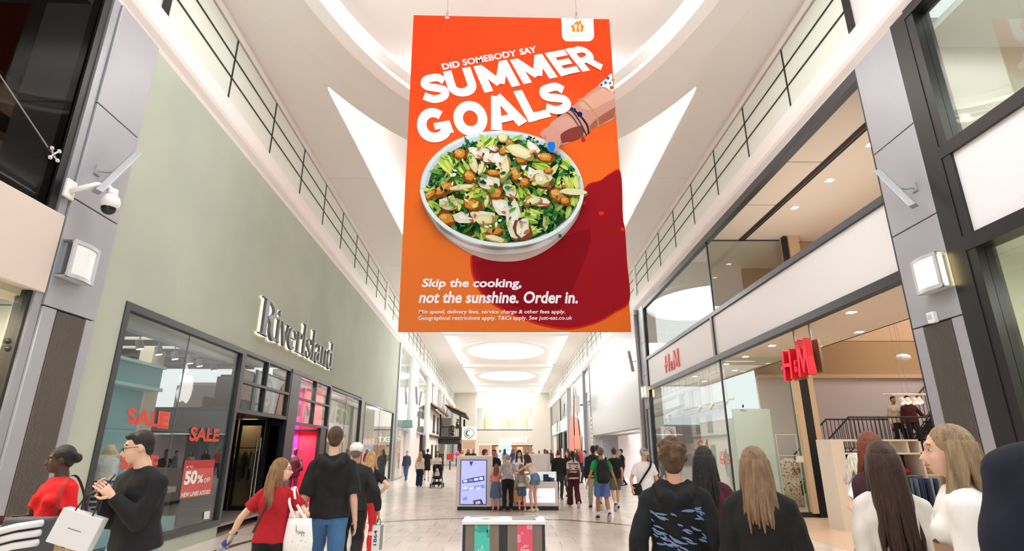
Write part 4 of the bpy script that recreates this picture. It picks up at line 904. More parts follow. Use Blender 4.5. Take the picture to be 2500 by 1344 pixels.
# ------------------------------------------------------------------ far right edge shop
es = sroot('edge_shop', TR(-4, 0, 0))
def eb(name, m, s0, d0, z0, s1, d1, z1): return MB().box(s0, d0, z0, s1, d1, z1, TR).build(name, m, es)
eb('black_stile', BLACK, -1.16, -.06, 0, -.87, .2, 7.72); eb('black_rail', BLACK, -12, -.06, 5.33, -1.16, .2, 5.5); eb('black_rail', BLACK, -12, -.06, 4.03, -1.16, .2, 4.22); eb('black_rail', BLACK, -12, -.06, 7.6, -1.16, .2, 7.75)
eb('black_mullion', BLACK, -1.3, -.05, 0, -1.16, .2, 7.6); eb('fascia_panel', mat('cool_white_fascia', 'efeff3', .4), -12, -.01, 4.22, -1.3, .04, 5.33)
eb('upper_pane', GL, -12, .05, 5.5, -1.3, .06, 7.6); eb('lower_pane', glass('green_glass_deep', 'f7fbf8', 1.0), -12, .05, 0, -1.3, .06, 4.03)
eb('upper_wall', mat('cream_yellow_wall', 'd8cfbe', .8), -.95, .2, 4.2, -.9, 7, 7.6); eb('upper_back', MATS['cream_yellow_wall'], -12, 4, 4.2, -.9, 4.1, 7.7); eb('upper_ceiling', WHITE, -12, .2, 7.3, -.9, 4, 7.4)
eb('lower_wall', mat('pale_olive_wall', 'd6d6c0', .8), -.95, .2, 0, -.9, 4, 4.1); eb('lower_back', MATS['pale_olive_wall'], -12, 2.6, 0, -.9, 2.7, 4.1); eb('lower_ceiling', WHITE, -12, .2, 4.05, -.9, 4, 4.15); eb('lower_floor', INT_F, -12, .1, -.02, -.9, 4, .005)
eb('lower_band', mat('tan_band', 'cdbf98', .7), -5, 2.5, 3.3, -.95, 2.6, 3.7)
area('edge_up', TR(-3.5, 1.5, 7.2), 3, 1.5, 85, col=(1, .97, .93)); area('edge_low', TR(-3.5, 1.2, 3.95), 3, 1.2, 140, col=(1, .97, .9))
t = thing('hanging_rail', 'pale green glass bar hung on a wire in the far right shop', 'rail', TR(-1.9, .8, 3.2))
a = Vector(TR(-1.35, .5, 3.12)); b = Vector(TR(-4, .5, 3.12)); MB().loft([a, b], [.02, .02], [.03, .03], n=4).build('bar', mat('pale_aqua', 'b8d6d0', .3), t); MB().tube([Vector(TR(-1.75, .5, 3.12)), Vector(TR(-1.75, .5, 4.05))], .004).build('wire', METALD, t)
t = thing('downlight', 'small round spot glowing on the cream upper wall at far right', 'light', TR(-1.0, 1.0, 6)); 
MB().ball(TR(-.98, .62, 6.1), .03, 10, 6).build('lens', LEDHOT, t)
# ------------------------------------------------------------------ right: white store with glowing emblem
ap = sroot('white_store', TR(26, 0, 0)); APW = mat('matte_metal_wall', 'bfbec1', .3, .15, noise_amt=.02, scale=.3)
MB().box(16.6, .0, 2.62, 33.6, .3, 7.72, TR).build('front_panel', APW, ap)
MB().box(16.6, .0, 0, 18.0, .3, 2.62, TR).build('front_panel', APW, ap); MB().box(33.0, .0, 0, 33.6, .3, 2.62, TR).build('front_panel', APW, ap)
MB().box(18.0, .15, 2.56, 33.0, .3, 2.62, TR).build('opening_head', METALD, ap)
room(TR, 18, 33, .3, 9, 0, 2.62, mat('store_mauve_wall', 'd8cfd2', .7), WHITE2, WHITE, par=ap)
MB().box(18.0, .1, 0, 18.15, 2.5, 2.6, TR).build('side_jamb', METALD, ap); MB().box(19.2, 1.2, 0, 30, 1.3, 2.5, TR).build('inner_screen', mat('store_mauve_wall', 'd8cfd2', .7), ap)
MB().box(31.4, .4, .0, 32.4, 1.0, 2.3, TR).build('grey_counter', METALD, ap)
area('white_store', TR(25, 3, 2.5), 9, 3, 130); area('white_store_front', TR(24, .9, 2.45), 9, .5, 80)
t = thing('orange_display', 'orange lit display wall just inside the white store', 'display', TR(18.6, .5, 0))
MB().box(18.3, .95, .9, 18.35, 1.75, 2.5, TR).build('panel', mat('orange_lit', 'f2a63c', .5, emit=.7), t); MB().box(18.27, 1.1, 1.15, 18.3, 1.6, 1.45, TR).build('dark_screen', BLACK, t); 
for z in (1.6, 1.9, 2.15): MB().box(18.25, 1.0, z, 18.3, 1.7, z+.03, TR).build('shelf_line', mat('brown_line', '7d4a20', .5), t)
# emblem: fruit outline with a bite and a leaf
t = thing('glowing_emblem', 'glowing white apple with a bite and a leaf on the white store wall', 'sign', TR(26.1, -.05, 4.2))
def apple_outline(n=72):
    pts = smoothpath([(.5, .80), (.62, .85), (.78, .88), (.93, .80), (.985, .73), (.90, .66), (.84, .55), (.86, .42), (.95, .33), (1.0, .28), (.95, .16), (.84, .03), (.74, -.01), (.62, .03), (.5, .05), (.38, .02), (.27, -.01), (.15, .07), (.04, .25), (.0, .45), (.04, .68), (.16, .83), (.32, .87), (.42, .83)], 3)
    return pts[:-1]+[pts[-1]]
W_, H_ = 1.75, 1.85; cs, cz = 26.1, 5.3
def AF(u, v, d): return Vector(TR(cs+(.5-u)*W_, d, cz+(v-.55)*H_))
mb = MB(); ol = apple_outline(); n = len(ol); c0 = (.45, .42)
import mathutils
tri = mathutils.geometry.tessellate_polygon([[Vector((p[0], p[1], 0)) for p in ol]])
mb.add([AF(u, v, -.04) for u, v in ol], [tuple(t_) for t_ in tri]); mb.add([AF(u, v, -.04) for u, v in ol]+[AF(u, v, 0) for u, v in ol], [(i, (i+1) % n, n+(i+1) % n, n+i) for i in range(n)])
GLOW = mat('emblem_glow', 'ffffff', .5, emit=3); mb.build('fruit', GLOW, t, fix=False)
lf = [(.5, .93), (.52, 1.02), (.6, 1.12), (.73, 1.18), (.73, 1.08), (.66, .98), (.56, .93)]; mb = MB(); mb.add([AF(u, v, -.04) for u, v in lf], [tuple(range(len(lf)))]); mb.build('leaf', GLOW, t, fix=False)
# slim grey downpipe beside the first far pillar
t = thing('downpipe', 'round grey metal post between the clothes shop and the white store', 'post', TR(16.55, -.1, 0)); MB().tube([TR(16.75, -.12, 0), TR(16.75, -.12, 7.7)], .11, 14).build('shaft', METALD, t, smooth=True); MB().tube([TR(16.75, -.12, 7.5), TR(16.75, -.12, 7.7)], .13, 14).build('collar', METAL, t)
# ------------------------------------------------------------------ beyond on the right
def facade(Tf, s0, s1, name, m, parts): 
    r = sroot(name, Tf((s0+s1)/2, 0, 0)); MB().box(s0, .3, 0, s1, .4, 7.72, Tf).build('back', m, r)
    for nm, a, b, z0, z1, d0, d1, mm in parts: MB().box(a, d0, z0, b, d1, z1, Tf).build(nm, mm, r)
    return r
LW = mat('pale_shopfront', 'e6e6e4', .35); PALE = mat('pale_grey_glass', 'd5dde0', .08)
facade(TR, 33.6, 40, 'grey_shopfront', LW, [('grey_panel', 33.6, 36.8, 0, 7.5, .1, .3, mat('grey_glass_panel', 'a5a3a2', .25)), ('pink_panel', 33.8, 36.5, 5.2, 7.3, .05, .1, mat('pink_haze_panel', 'dcc6c8', .3)), ('edge_post', 33.45, 33.7, 0, 7.7, -.05, .1, METAL)])
pp = facade(TR, 40, 50.5, 'poster_facade', LW, [('white_panel', 38, 47.5, .5, 7.6, .1, .28, LW), ('grey_post', 50.2, 51.0, 0, 7.7, -.1, .2, METAL), ('grey_post', 37.0, 37.4, 0, 7.7, -.1, .2, METAL)])
t = thing('coral_poster', 'tall coral pink poster of two long legs in loose trousers on the right', 'poster', TR(43, 0, 0))
CORAL = mat('coral_print', 'e2846f', .5); CORAL2 = mat('coral_print_light', 'ebab9a', .5)
def pquad(m, cs, d=-.0):
    F = quadF(TR, cs, d); MB().quad(F(0, 0), F(1, 0), F(1, 1), F(0, 1)).build('print_shape', m, t, fix=False)
pquad(CORAL2, [(1385, 1110), (1420, 1110), (1420, 1062), (1386, 1062)], .04)
pquad(CORAL, [(1385, 1105), (1402, 1105), (1400, 1015), (1393, 1015)], .0); pquad(CORAL, [(1403, 1105), (1420, 1105), (1410, 1020), (1404, 1015)], .0)
pquad(CORAL2, [(1393, 1015), (1400, 1015), (1400, 950), (1398, 930)], .01); pquad(CORAL2, [(1404, 1012), (1409, 1015), (1404, 950), (1401, 935)], .01)
facade(TR, 51, 80, 'glass_shopfront', mat('pale_interior', 'e8e2d6', .5), [('pane', 51.4, 60, 3.6, 7.5, .05, .07, GL), ('pane', 60.4, 76, 3.6, 7.5, .05, .07, GL), ('black_mullion', 60, 60.5, 1.8, 7.5, .0, .2, BLACK), ('white_fascia', 51.4, 60, 3.6, 4.9, -.02, .05, WHITE2), ('black_jamb', 55.5, 57.5, 0, 3.5, .0, .2, BLACK), ('black_jamb', 63, 66.5, 0, 3.5, .0, .2, BLACK), ('edge_post', 76, 76.6, 0, 7.7, -.1, .2, METAL), ('white_fascia', 62, 74, 3.6, 4.9, -.02, .05, WHITE2)])
for i, (s, z, l) in enumerate(((33.5, 5.0, 'thin tilted speaker bar beside the grey panel on the right'), (60.4, 4.3, 'thin dark tilted speaker bar far down the right side'), (51, 5.6, 'thin pale speaker bar on a far right post'))):
    bar_speaker(TR, s, z, -1.0, 1.2, l)
t = thing('blade_sign', 'small white vertical blade sign on the far right side', 'sign', TR(38, -.4, 4.8)); MB().box(37.2, -.75, 4.4, 37.3, -.35, 5.8, TR).build('panel', WHITE2, t); MB().box(37.2, -.35, 5.0, 37.3, -.0, 5.1, TR).build('arm', DGREY, t)
t = thing('vertical_lettering', 'small white vertical lettering beside the white store opening', 'sign', TR(33.3, -.02, 2.5))
mb = MB(); F = [Vector(TR(33.25, -.03, 1.9)), Vector(TR(33.25, -.03, 4.0)), Vector(TR(33.6, -.03, 4.0)), Vector(TR(33.6, -.03, 1.9))]; put_text(mb, 'ESPRESSO', bil(F), bold=.02) if False else None
for i in range(7): mb.box(33.1, -.04, 1.9+i*.3, 33.45, -.01, 2.1+i*.3, TR)
o = mb.build('letter_blocks', WHITE2, t); o['kind'] = 'stuff'
# ------------------------------------------------------------------ left beyond the green wall
facade(TL, 20.35, 38.2, 'white_shopfront_left', mat('white_glow_back', 'f3f3f1', .4), [
    ('steel_post', 20.36, 20.9, 0, 7.7, -.08, .2, METAL), ('pane', 21.0, 26.0, 2.95, 7.5, .02, .04, GL), ('pane', 29.3, 35.9, 2.95, 7.5, .02, .04, GL),
    ('white_pilaster', 26.1, 29.2, 0, 7.7, -.12, .25, WHITE2), ('white_pilaster', 36.2, 38.2, 0, 7.7, -.12, .25, WHITE2), ('door_head', 21, 26.1, 2.8, 2.95, -.0, .2, METAL), ('door_head', 29.2, 36.2, 2.8, 2.95, .0, .2, METAL),
    ('glass_door', 21, 23.2, 0, 2.8, .02, .04, GL), ('dark_jamb', 34.6, 36.2, 0, 2.8, .0, .25, BLACK), ('low_sill', 21, 24, 0, .12, -.05, .2, METALD), ('pink_wall', 23.5, 26, 0, 2.8, .25, .3, mat('pale_pink_wall', 'efdcd8', .7)), ('pink_wall', 29.2, 34.6, 0, 2.8, .25, .3, mat('pale_pink_wall', 'efdcd8', .7))])
for s, z, ds, l in ((26.6, 5.2, -.9, 'pale speaker bar on the white pilaster past the green wall, leaning left'), (28.8, 5.2, .9, 'pale speaker bar on the same white pilaster, leaning right')): bar_speaker(TL, s, z, ds, 1.1, l)
t = thing('projecting_sign', 'small projecting teal and white shop sign past the green wall', 'sign', TL(24, -.3, 2.95)); MB().box(23.2, -.6, 2.98, 23.5, 0, 3.4, TL).build('teal_box', mat('teal_glass', '8ab0b0', .2), t); MB().box(24.2, -.5, 2.98, 24.4, 0, 3.35, TL).build('black_edge', BLACK, t); MB().box(24.4, -.45, 3.0, 25.8, -.4, 3.35, TL).build('white_panel', WHITE2, t)
# mediterranean style restaurant front
rs = thing('restaurant_front', 'white villa-style restaurant front with clay tile roof and black balcony on the left', 'building', TL(44, 0, 0))
VW = mat('villa_white', 'efe8df', .8); TILE = mat('clay_tile', '8c6f60', .7, noise_amt=.3, scale=4); TIM = mat('dark_timber', '2b2524', .6)
def vb(n, m, s0, d0, z0, s1, d1, z1): return MB().box(s0, d0, z0, s1, d1, z1, TL).build(n, m, rs)
vb('ground_wall', VW, 38.3, .1, 0, 49.8, .3, 2.9); vb('upper_wall', VW, 38.3, .0, 2.9, 49.8, .3, 5.2); vb('beam', TIM, 38.3, -.15, 2.75, 50, .0, 2.95)
for s in (42.3, 46.4): vb('shutter', mat('slate_shutter', '33373b', .6), s, -.06, 3.35, s+1.5, .0, 4.85); vb('sill', TIM, s-.1, -.1, 3.2, s+1.6, .0, 3.35)
for s in (42.5, 46.5): vb('dark_window', TIM, s, .05, .3, s+1.4, .12, 2.1)
# balcony projecting into the mall
b0, b1, bd = 49.8, 60.0, -2.3
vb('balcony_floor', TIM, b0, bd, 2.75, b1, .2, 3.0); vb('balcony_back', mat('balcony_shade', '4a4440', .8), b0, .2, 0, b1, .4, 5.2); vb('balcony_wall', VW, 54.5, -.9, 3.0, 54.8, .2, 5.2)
for s, d in ((b0, bd), (b1, bd), (b0, -.1)):
    vb('post', TIM, s-.12, d-.02, 3.0, s+.12, d+.2, 5.3)
def brail(p0, p1, n):
    a = Vector(p0); b = Vector(p1); MB().tube([a+Vector((0, 0, 1.0)), b+Vector((0, 0, 1.0))], .05).build('handrail', TIM, rs)
    for i in range(n+1): q = a.lerp(b, i/n); MB().tube([q, q+Vector((0, 0, 1.0))], .025, 5).build('baluster', TIM, rs)
brail(TL(b0, bd, 3.0), TL(b0, 0, 3.0), 12); brail(TL(b0, bd, 3.0), TL(b1, bd, 3.0), 22)
for s in (50.5, 54, 59): vb('stall_post', TIM, s, bd+.1, 0, s+.25, bd+.35, 2.75)
vb('stall_counter', TIM, 50.2, bd, 0, 59, bd+.1, 1.25); vb('bar_shade', TIM, 50, bd+.1, 2.3, 60, .2, 2.75)
vb('white_back', VW, 50, .1, 1.2, 60, .2, 2.3)
# tiled roofs, one pantile at a time in rows
def roof(s0, s1, dlo, zlo, dhi, zhi, n, rows_, name):
    mb = MB(); mb.add([TL(s0, dlo, zlo-.1), TL(s1, dlo, zlo-.1), TL(s1, dhi, zhi-.1), TL(s0, dhi, zhi-.1)], [(0, 1, 2, 3)]); mb.build('roof_deck', TIM, rs)
    me = None
    for i in range(n):
        for j in range(rows_):
            s = s0+(s1-s0)*(i+.5)/n; t0, t1 = j/rows_, (j+1.15)/rows_
            mb = MB(); a = Vector(TL(s, dlo+(dhi-dlo)*t0, zlo+(zhi-zlo)*t0+.05)); b = Vector(TL(s, dlo+(dhi-dlo)*t1, zlo+(zhi-zlo)*t1)); r = (s1-s0)/n*.5
            mb.loft([a, b], [r, r*.8], [.11, .09], n=7, side=Vector(TL(1, 0, 0))-Vector(TL(0, 0, 0))); mb.build('roof_tile', TILE, rs)
roof(38.3, 50.5, -.9, 5.1, .2, 5.75, 14, 2, 'roof'); roof(49.5, 61, -2.8, 5.35, -.6, 6.3, 14, 3, 'roof')
vb('roof_fascia', VW, 38.3, -.75, 4.98, 50, -.6, 5.1)
vb('white_box', WHITE, 38.3, .25, 5.2, 62, .5, 7.7)
for s in (43, 49, 53): vb('white_column', WHITE, s, -.2, 5.6, s+1.2, .2, 7.7)
for k, (s, z) in enumerate(((52.6, 3.1), (51.2, 3.1), (53.9, 3.9))):
    mb = MB()
    for i in range(70):
        c = Vector(TL(s+rnd.uniform(-.4, .4), -1.0-.35*k+rnd.uniform(-.15, .15), z+rnd.uniform(0, 1.1))); u = Vector((rnd.gauss(0, 1), rnd.gauss(0, 1), rnd.gauss(0, 1))).normalized()*.13; v = u.orthogonal().normalized()*.06
        mb.quad(c-u, c+v, c+u, c-v)
    o = mb.build('balcony_plant', mat('leaf_dark', '2f4a28', .6)); recenter(o); tag(o, 'leafy green plant trailing on the black balcony, %s' % ('middle one', 'nearest one', 'highest one')[k], 'plant', 'plants on the balcony')
facade(TL, 61, 84, 'far_left_front', mat('pale_interior', 'e8e2d6', .5), [('pane', 62, 70, 0, 7.5, .0, .02, GL), ('white_panel', 63, 69, 3, 7, .1, .2, WHITE2), ('grey_post', 70, 70.6, 0, 7.7, -.1, .2, METAL), ('brown_panel', 78, 82, 4, 7.6, .0, .2, mat('brown_grey', 'a3978a', .6)), ('dark_door', 74, 77, 0, 3, .0, .2, DGREY)])
# ------------------------------------------------------------------ end wall
ew = sroot('wall_end', (0, 88, 0)); EW = mat('end_wall_cream', 'e3dcd2', .8)
def wb(n, m, x0, z0, x1, z1, y0=88, y1=88.3): return MB().box(x0, y0, z0, x1, y1, z1).build(n, m, ew)
wb('side_wall', EW, -10, 0, -5.6, 10.2, 87.5, 88.5); wb('side_wall', EW, 3.2, 0, 7, 10.2, 87.5, 88.5); wb('upper_wall', EW, -5.6, 2.2, 3.2, 4.6); wb('top_wall', EW, -5.6, 8.0, 3.2, 10.2); wb('bright_wall', mat('bright_void', 'f0eee8', .8), -5.6, 4.6, 3.2, 8.0, 90, 90.3)
wb('left_jamb', EW, -5.6, 0, -3.5, 2.2); wb('inner', mat('warm_shop', 'dcb88c', .6), -3.5, 0, 3.2, 2.3, 91, 91.2)
MB().box(-5.6, 88, 4.5, 3.2, 90.2, 4.62).build('ledge', EW, ew); MB().box(-3.5, 88, 2.2, 3.2, 91, 2.3).build('soffit', EW, ew)
for x in (-2.6, -.9, .8): wb('warm_panel', mat('warm_lit_panel', 'f1d7ae', .5, emit=.5), x, .9, x+.9, 2.1, 90.8, 90.95)
for x in (-4.2, -1.6, -.4, 1.4): wb('curtain_strip', mat('pale_gold', 'ece2c6', .6), x, 4.7, x+.9, 6.6, 89.7, 89.8)
area('end_light', (-1, 86.5, 7), 8, 4, 90, rot=(-PI/2, 0, 0))
t = thing('end_sign', 'large white NEXT letters high on the far end wall', 'sign', (-1, 87.9, 6)); mb = MB()
for ch, a, b in (('N', -4.6, -3.4), ('E', -3.0, -2.1), ('X', -1.7, -.3), ('T', .2, 1.4)):
    mb = MB(); F = bil([Vector((a, 87.9, 6.3)), Vector((b, 87.9, 6.3)), Vector((b, 87.9, 7.7)), Vector((a, 87.9, 7.7))]); F2 = bil([Vector((a, 88.0, 6.3)), Vector((b, 88.0, 6.3)), Vector((b, 88.0, 7.7)), Vector((a, 88.0, 7.7))]); put_text(mb, ch, F, F2=F2); mb.build('letter', mat('sign_cream_letter', 'fffdf6', .5, emit=1.0), t, fix=False)
t = thing('end_sign', 'small white NEXT letters above the far end shop entrance', 'sign', (1, 87.9, 2.8))
for ch, a, b in (('N', -.25, .4), ('E', .55, 1.05), ('X', 1.15, 1.8), ('T', 1.9, 2.45)):
    mb = MB(); F = bil([Vector((a, 87.9, 2.75)), Vector((b, 87.9, 2.75)), Vector((b, 87.9, 3.5)), Vector((a, 87.9, 3.5))]); F2 = bil([Vector((a, 88.0, 2.75)), Vector((b, 88.0, 2.75)), Vector((b, 88.0, 3.5)), Vector((a, 88.0, 3.5))]); put_text(mb, ch, F, F2=F2, bold=.02); mb.build('letter', mat('sign_white_bright', 'ffffff', .5, emit=.8), t, fix=False)
# screens and totems down the mall
def totem(x, y, w, h, z0, cols, label, frame=WHITE2, glow=.5):
    t = thing('display_totem', label, 'display totem', (x, y, 0)); MB().box(x-w/2-.08, y, 0, x+w/2+.08, y+.3, z0+h+.1).build('cabinet', frame, t, bevel=.01)
    k = len(cols)
    for i, c in enumerate(cols): MB().box(x-w/2, y-.02, z0+h*i/k+.03, x+w/2, y, z0+h*(i+1)/k-.03).build('screen_panel', mat('scr_'+c, c, .4, emit=glow), t)
    return t
totem(-.85+.1, 60, 1.2, 1.8, .9, ['cfd6e8', 'a8c4e8', 'e8d8c8'], 'blue lit display totem before the far end shop')
totem(-4.35, 58, 1.3, 1.6, .9, ['c9a88c', 'b89880'], 'cream totem with two food pictures at far left of the corridor', frame=CREAM, glow=.1); totem(-2.6, 55, 1.1, 1.0, 1.1, ['b8927c'], 'cream board with one food picture beside the taller totem', frame=CREAM, glow=.1)
t = thing('round_sign', 'round white and dark green cafe sign on the cream totem', 'sign', (-4.35, 57.9, 2.7))
def disc(c, r, n=24): return [(c[0]+r*math.cos(2*PI*i/n), c[1], c[2]+r*math.sin(2*PI*i/n)) for i in range(n)]
MB().box(-5.1, 57.9, 2.62, -3.6, 58.1, 3.9).build('white_board', WHITE2, t)
for r, y, dx_, m in ((.5, 57.88, 0, mat('sign_green_dark', '24483c', .5)), (.45, 57.86, 0, WHITE2), (.3, 57.84, -.05, mat('sign_green_dark', '24483c', .5)), (.24, 57.82, .04, WHITE2)): mb = MB(); mb.add(disc((-4.35+dx_, y, 3.25), r), [tuple(range(24))]); mb.build('ring', m, t, fix=False)
t = thing('red_menu_board', 'red menu board in front of the restaurant stall', 'sign', (-5.3, 49.5, .8)); MB().box(-5.6, 49.4, .85, -5.0, 49.5, 1.3).build('panel', mat('menu_red', 'c8302a', .5), t); MB().box(-5.35, 49.5, 0, -5.25, 49.6, .7).build('leg', BLACK, t)
# ------------------------------------------------------------------ hanging banner (a printed sheet, all print is flat)
BY = 9.0
ban = thing('hanging_banner', 'huge orange advertising banner of a salad bowl hanging over the mall', 'banner', (0, BY, 3.5), None)
PRN = vcol_mat('banner_print', .45)
def B(x, y, k=0): 
    p = on_y(x, y, BY); return (p.x*1.0, BY-.012-.0006*k, p.z)
def hc(s): c = hx(s); return (c[0]*.62, c[1]*.68, c[2]*.66, 1)
def mix(a, b, t): return tuple(p*(1-t)+q*t for p, q in zip(a, b))
def rect_uv(u, v):   # banner corner interpolation in pixels
    tl, tr, br, bl = (1010, 38), (1487, 48), (1541, 810), (972, 810)
    x = (1-v)*((1-u)*tl[0]+u*tr[0])+v*((1-u)*bl[0]+u*br[0]); y = (1-v)*((1-u)*tl[1]+u*tr[1])+v*((1-u)*bl[1]+u*br[1]); return x, y
mb = MB(); c4 = [on_y(*q, BY) for q in ((972, 810), (1541, 810), (1487, 48), (1010, 38))]
X0, X1, Z0, Z1 = c4[0].x, c4[1].x, c4[0].z, (c4[2].z+c4[3].z)/2
zl, zr = c4[3].z, c4[2].z
xlb, xrb, xrt, xlt = c4[0].x, c4[1].x, c4[2].x, c4[3].x
mb.add([(xlb, BY-.01, Z0), (xrb, BY-.01, Z0), (xrt, BY-.01, zr), (xlt, BY-.01, zl), (xlb, BY+.01, Z0), (xrb, BY+.01, Z0), (xrt, BY+.01, zr), (xlt, BY+.01, zl)], [(4, 5, 6, 7), (0, 1, 5, 4), (1, 2, 6, 5), (2, 3, 7, 6), (3, 0, 4, 7), (0, 1, 2, 3)])
mb.build('sheet', mat('banner_back', 'e6552c', .6), ban)
stops_l = [(0, 'e83c1e'), (.15, 'ee4420'), (.35, 'fb5528'), (.5, 'ff6a2c'), (.68, 'ff7d36'), (1, 'ff8440')]
stops_r = [(0, 'e4401e'), (.2, 'f04a24'), (.4, 'fc6a2c'), (.6, 'ff7a30'), (.8, 'fa6a2a'), (1, 'f8722c')]
def ramp(st, v):
    for (a, ca), (b, cb) in zip(st, st[1:]):
        if v <= b: return mix(hc(ca), hc(cb), (v-a)/(b-a))
    return hc(st[-1][1])
mb = MB(); NU, NV = 10, 26
for i in range(NU):
    for j in range(NV):
        qs = [(i/NU, (j+1)/NV), ((i+1)/NU, (j+1)/NV), ((i+1)/NU, j/NV), (i/NU, j/NV)]
        mb.quad(*[B(*rect_uv(u, v)) for u, v in qs], col=[mix(ramp(stops_l, v), ramp(stops_r, v), u) for u, v in qs])
mb.build('printed_background', PRN, ban, fix=False)
def poly(mb, pts, col, k):
    P = [B(x, y, k) for x, y in pts]; tri = mathutils.geometry.tessellate_polygon([[Vector((p[0], p[2], 0)) for p in P]]); mb.add(P, [tuple(t) for t in tri], 0, hc(col) if isinstance(col, str) else col)
# printed dark red shape
mb = MB()
sh = smoothpath([(1148, 625), (1152, 670), (1180, 725), (1240, 765), (1320, 795), (1390, 805), (1455, 790), (1500, 765), (1537, 735), (1531, 640), (1526, 560), (1521, 530), (1515, 420), (1488, 424), (1465, 440), (1430, 455), (1400, 520), (1300, 600)], 5)
poly(mb, sh, 'e0341e', 1); cx, cy = 1390, 620
poly(mb, [(cx+(x-cx)*.985+1, cy+(y-cy)*.978-1) for x, y in sh], 'a81e28', 2)
poly(mb, smoothpath([(1160, 640), (1190, 715), (1260, 750), (1350, 760), (1400, 700), (1440, 560), (1300, 620)], 4), '941824', 3)
for x, y, r in ((1468, 521, 7), (1425, 496, 6), (1520, 560, 6)): poly(mb, [(x+r*math.cos(t*PI/6), y+r*.7*math.sin(t*PI/6)) for t in range(12)], 'ee3a1c', 4)
mb.build('printed_red_shape', PRN, ban, fix=False)
# headline letters, each mapped to its own corner quad (px)
HG = {}
HG['S'] = [(smoothpath([(.90, .72), (.72, .86), (.48, .87), (.22, .82), (.16, .68), (.3, .57), (.6, .49), (.84, .4), (.86, .24), (.68, .13), (.4, .12), (.1, .26)], 5), .27)]
HG['U'] = [([(.15, 1), (.15, .4)], .3), (arc(.5, .42, .35, .27, 176, 364, 16), .3), ([(.85, .4), (.85, 1)], .3)]
HG['M'] = [([(.12, 0), (.12, 1)], .24), ([(.88, 0), (.88, 1)], .24), ([(.14, .92), (.5, .2)], .25), ([(.86, .92), (.5, .2)], .25)]
HG['E'] = [([(.18, 0), (.18, 1)], .36), ([(.2, .875), (1, .875)], .25), ([(.2, .5), (.92, .5)], .23), ([(.2, .125), (1, .125)], .25)]
HG['R'] = [([(.16, 0), (.16, 1)], .32), ([(.2, .87), (.55, .87)], .26), (arc(.55, .65, .26, .22, 90, -90, 12), .27), ([(.2, .42), (.55, .42)], .24), ([(.5, .45), (.84, 0)], .32)]
HG['G'] = [(arc(.5, .5, .36, .37, 42, 318, 26), .28), ([(.5, .45), (.97, .45)], .2), ([(.84, .5), (.84, .18)], .27)]
HG['O'] = [(arc(.5, .5, .36, .37, 0, 360, 30), .28)]
HG['A'] = [([(.14, 0), (.46, .98)], .3), ([(.86, 0), (.54, .98)], .3), ([(.25, .26), (.75, .26)], .2)]
HG['L'] = [([(.19, 0), (.19, 1)], .38), ([(.2, .125), (1, .125)], .25)]
def Z5(x, y): return (1020+x/5, 100+y/5)
letters = [('S', [(55, 770), (400, 735), (330, 395), (20, 430)]), ('U', [(400, 705), (760, 660), (640, 325), (310, 385)]), ('M', [(815, 635), (1250, 545), (1085, 240), (680, 320)]),
           ('M', [(1290, 530), (1705, 445), (1515, 165), (1125, 240)]), ('E', [(1745, 435), (1980, 385), (1780, 112), (1548, 158)]), ('R', [(2010, 380), (2285, 325), (2050, 55), (1795, 108)]),
           ('G', [(30, 1280), (480, 1190), (330, 800), (-40, 860)]), ('O', [(480, 1190), (890, 1130), (800, 715), (400, 775)]), ('A', [(900, 1105), (1345, 1000), (1110, 640), (800, 705)]),
           ('L', [(1355, 998), (1628, 930), (1445, 580), (1165, 625)]), ('S', [(1570, 920), (1900, 860), (1765, 500), (1445, 560)])]
LETW = mat('banner_white', 'dcdbe3', .8, spec=0)
def bq(cs, k): return bil([B(*c, k) for c in cs])
for li, (ch, cs) in enumerate(letters):
    mb = MB()
    for j, (path, wd) in enumerate(HG[ch]): put_strip(mb, path, wd, bq([Z5(*c) for c in cs], 6+j*4+li*.9), step=Vector((0, -.00006, 0)))
    mb.build('headline_letter', LETW, ban, fix=False)
def btext(s, cs, bold, k=5, m=LETW, nm='printed_line', sp=1): mb = MB(); put_text(mb, s, bq(cs, k), bold=bold, spacing=sp); return mb.build(nm, m, ban, fix=False)
btext('DID', [Z5(312, 357), Z5(520, 322), Z5(500, 245), Z5(285, 285)], .03); btext('SOMEBODY', [Z5(558, 307), Z5(1210, 188), Z5(1190, 112), Z5(537, 232)], .018); btext('SAY', [Z5(1255, 178), Z5(1456, 143), Z5(1436, 66), Z5(1232, 105)], .03)
btext('Skip the cooking,', [(1028, 707), (1272, 708), (1275, 680), (1034, 680)], .028); btext('not the sunshine. Order in.', [(1022, 740), (1410, 741), (1413, 711), (1028, 711)], .028)
btext('Min spend, delivery fees, service charge & other fees apply.', [(1022, 768), (1379, 768), (1381, 756), (1024, 756)], .012); btext('Geographical restrictions apply. T&Cs apply. See just-eat.co.uk', [(1021, 784), (1396, 783), (1398, 771), (1022, 771)], .012)
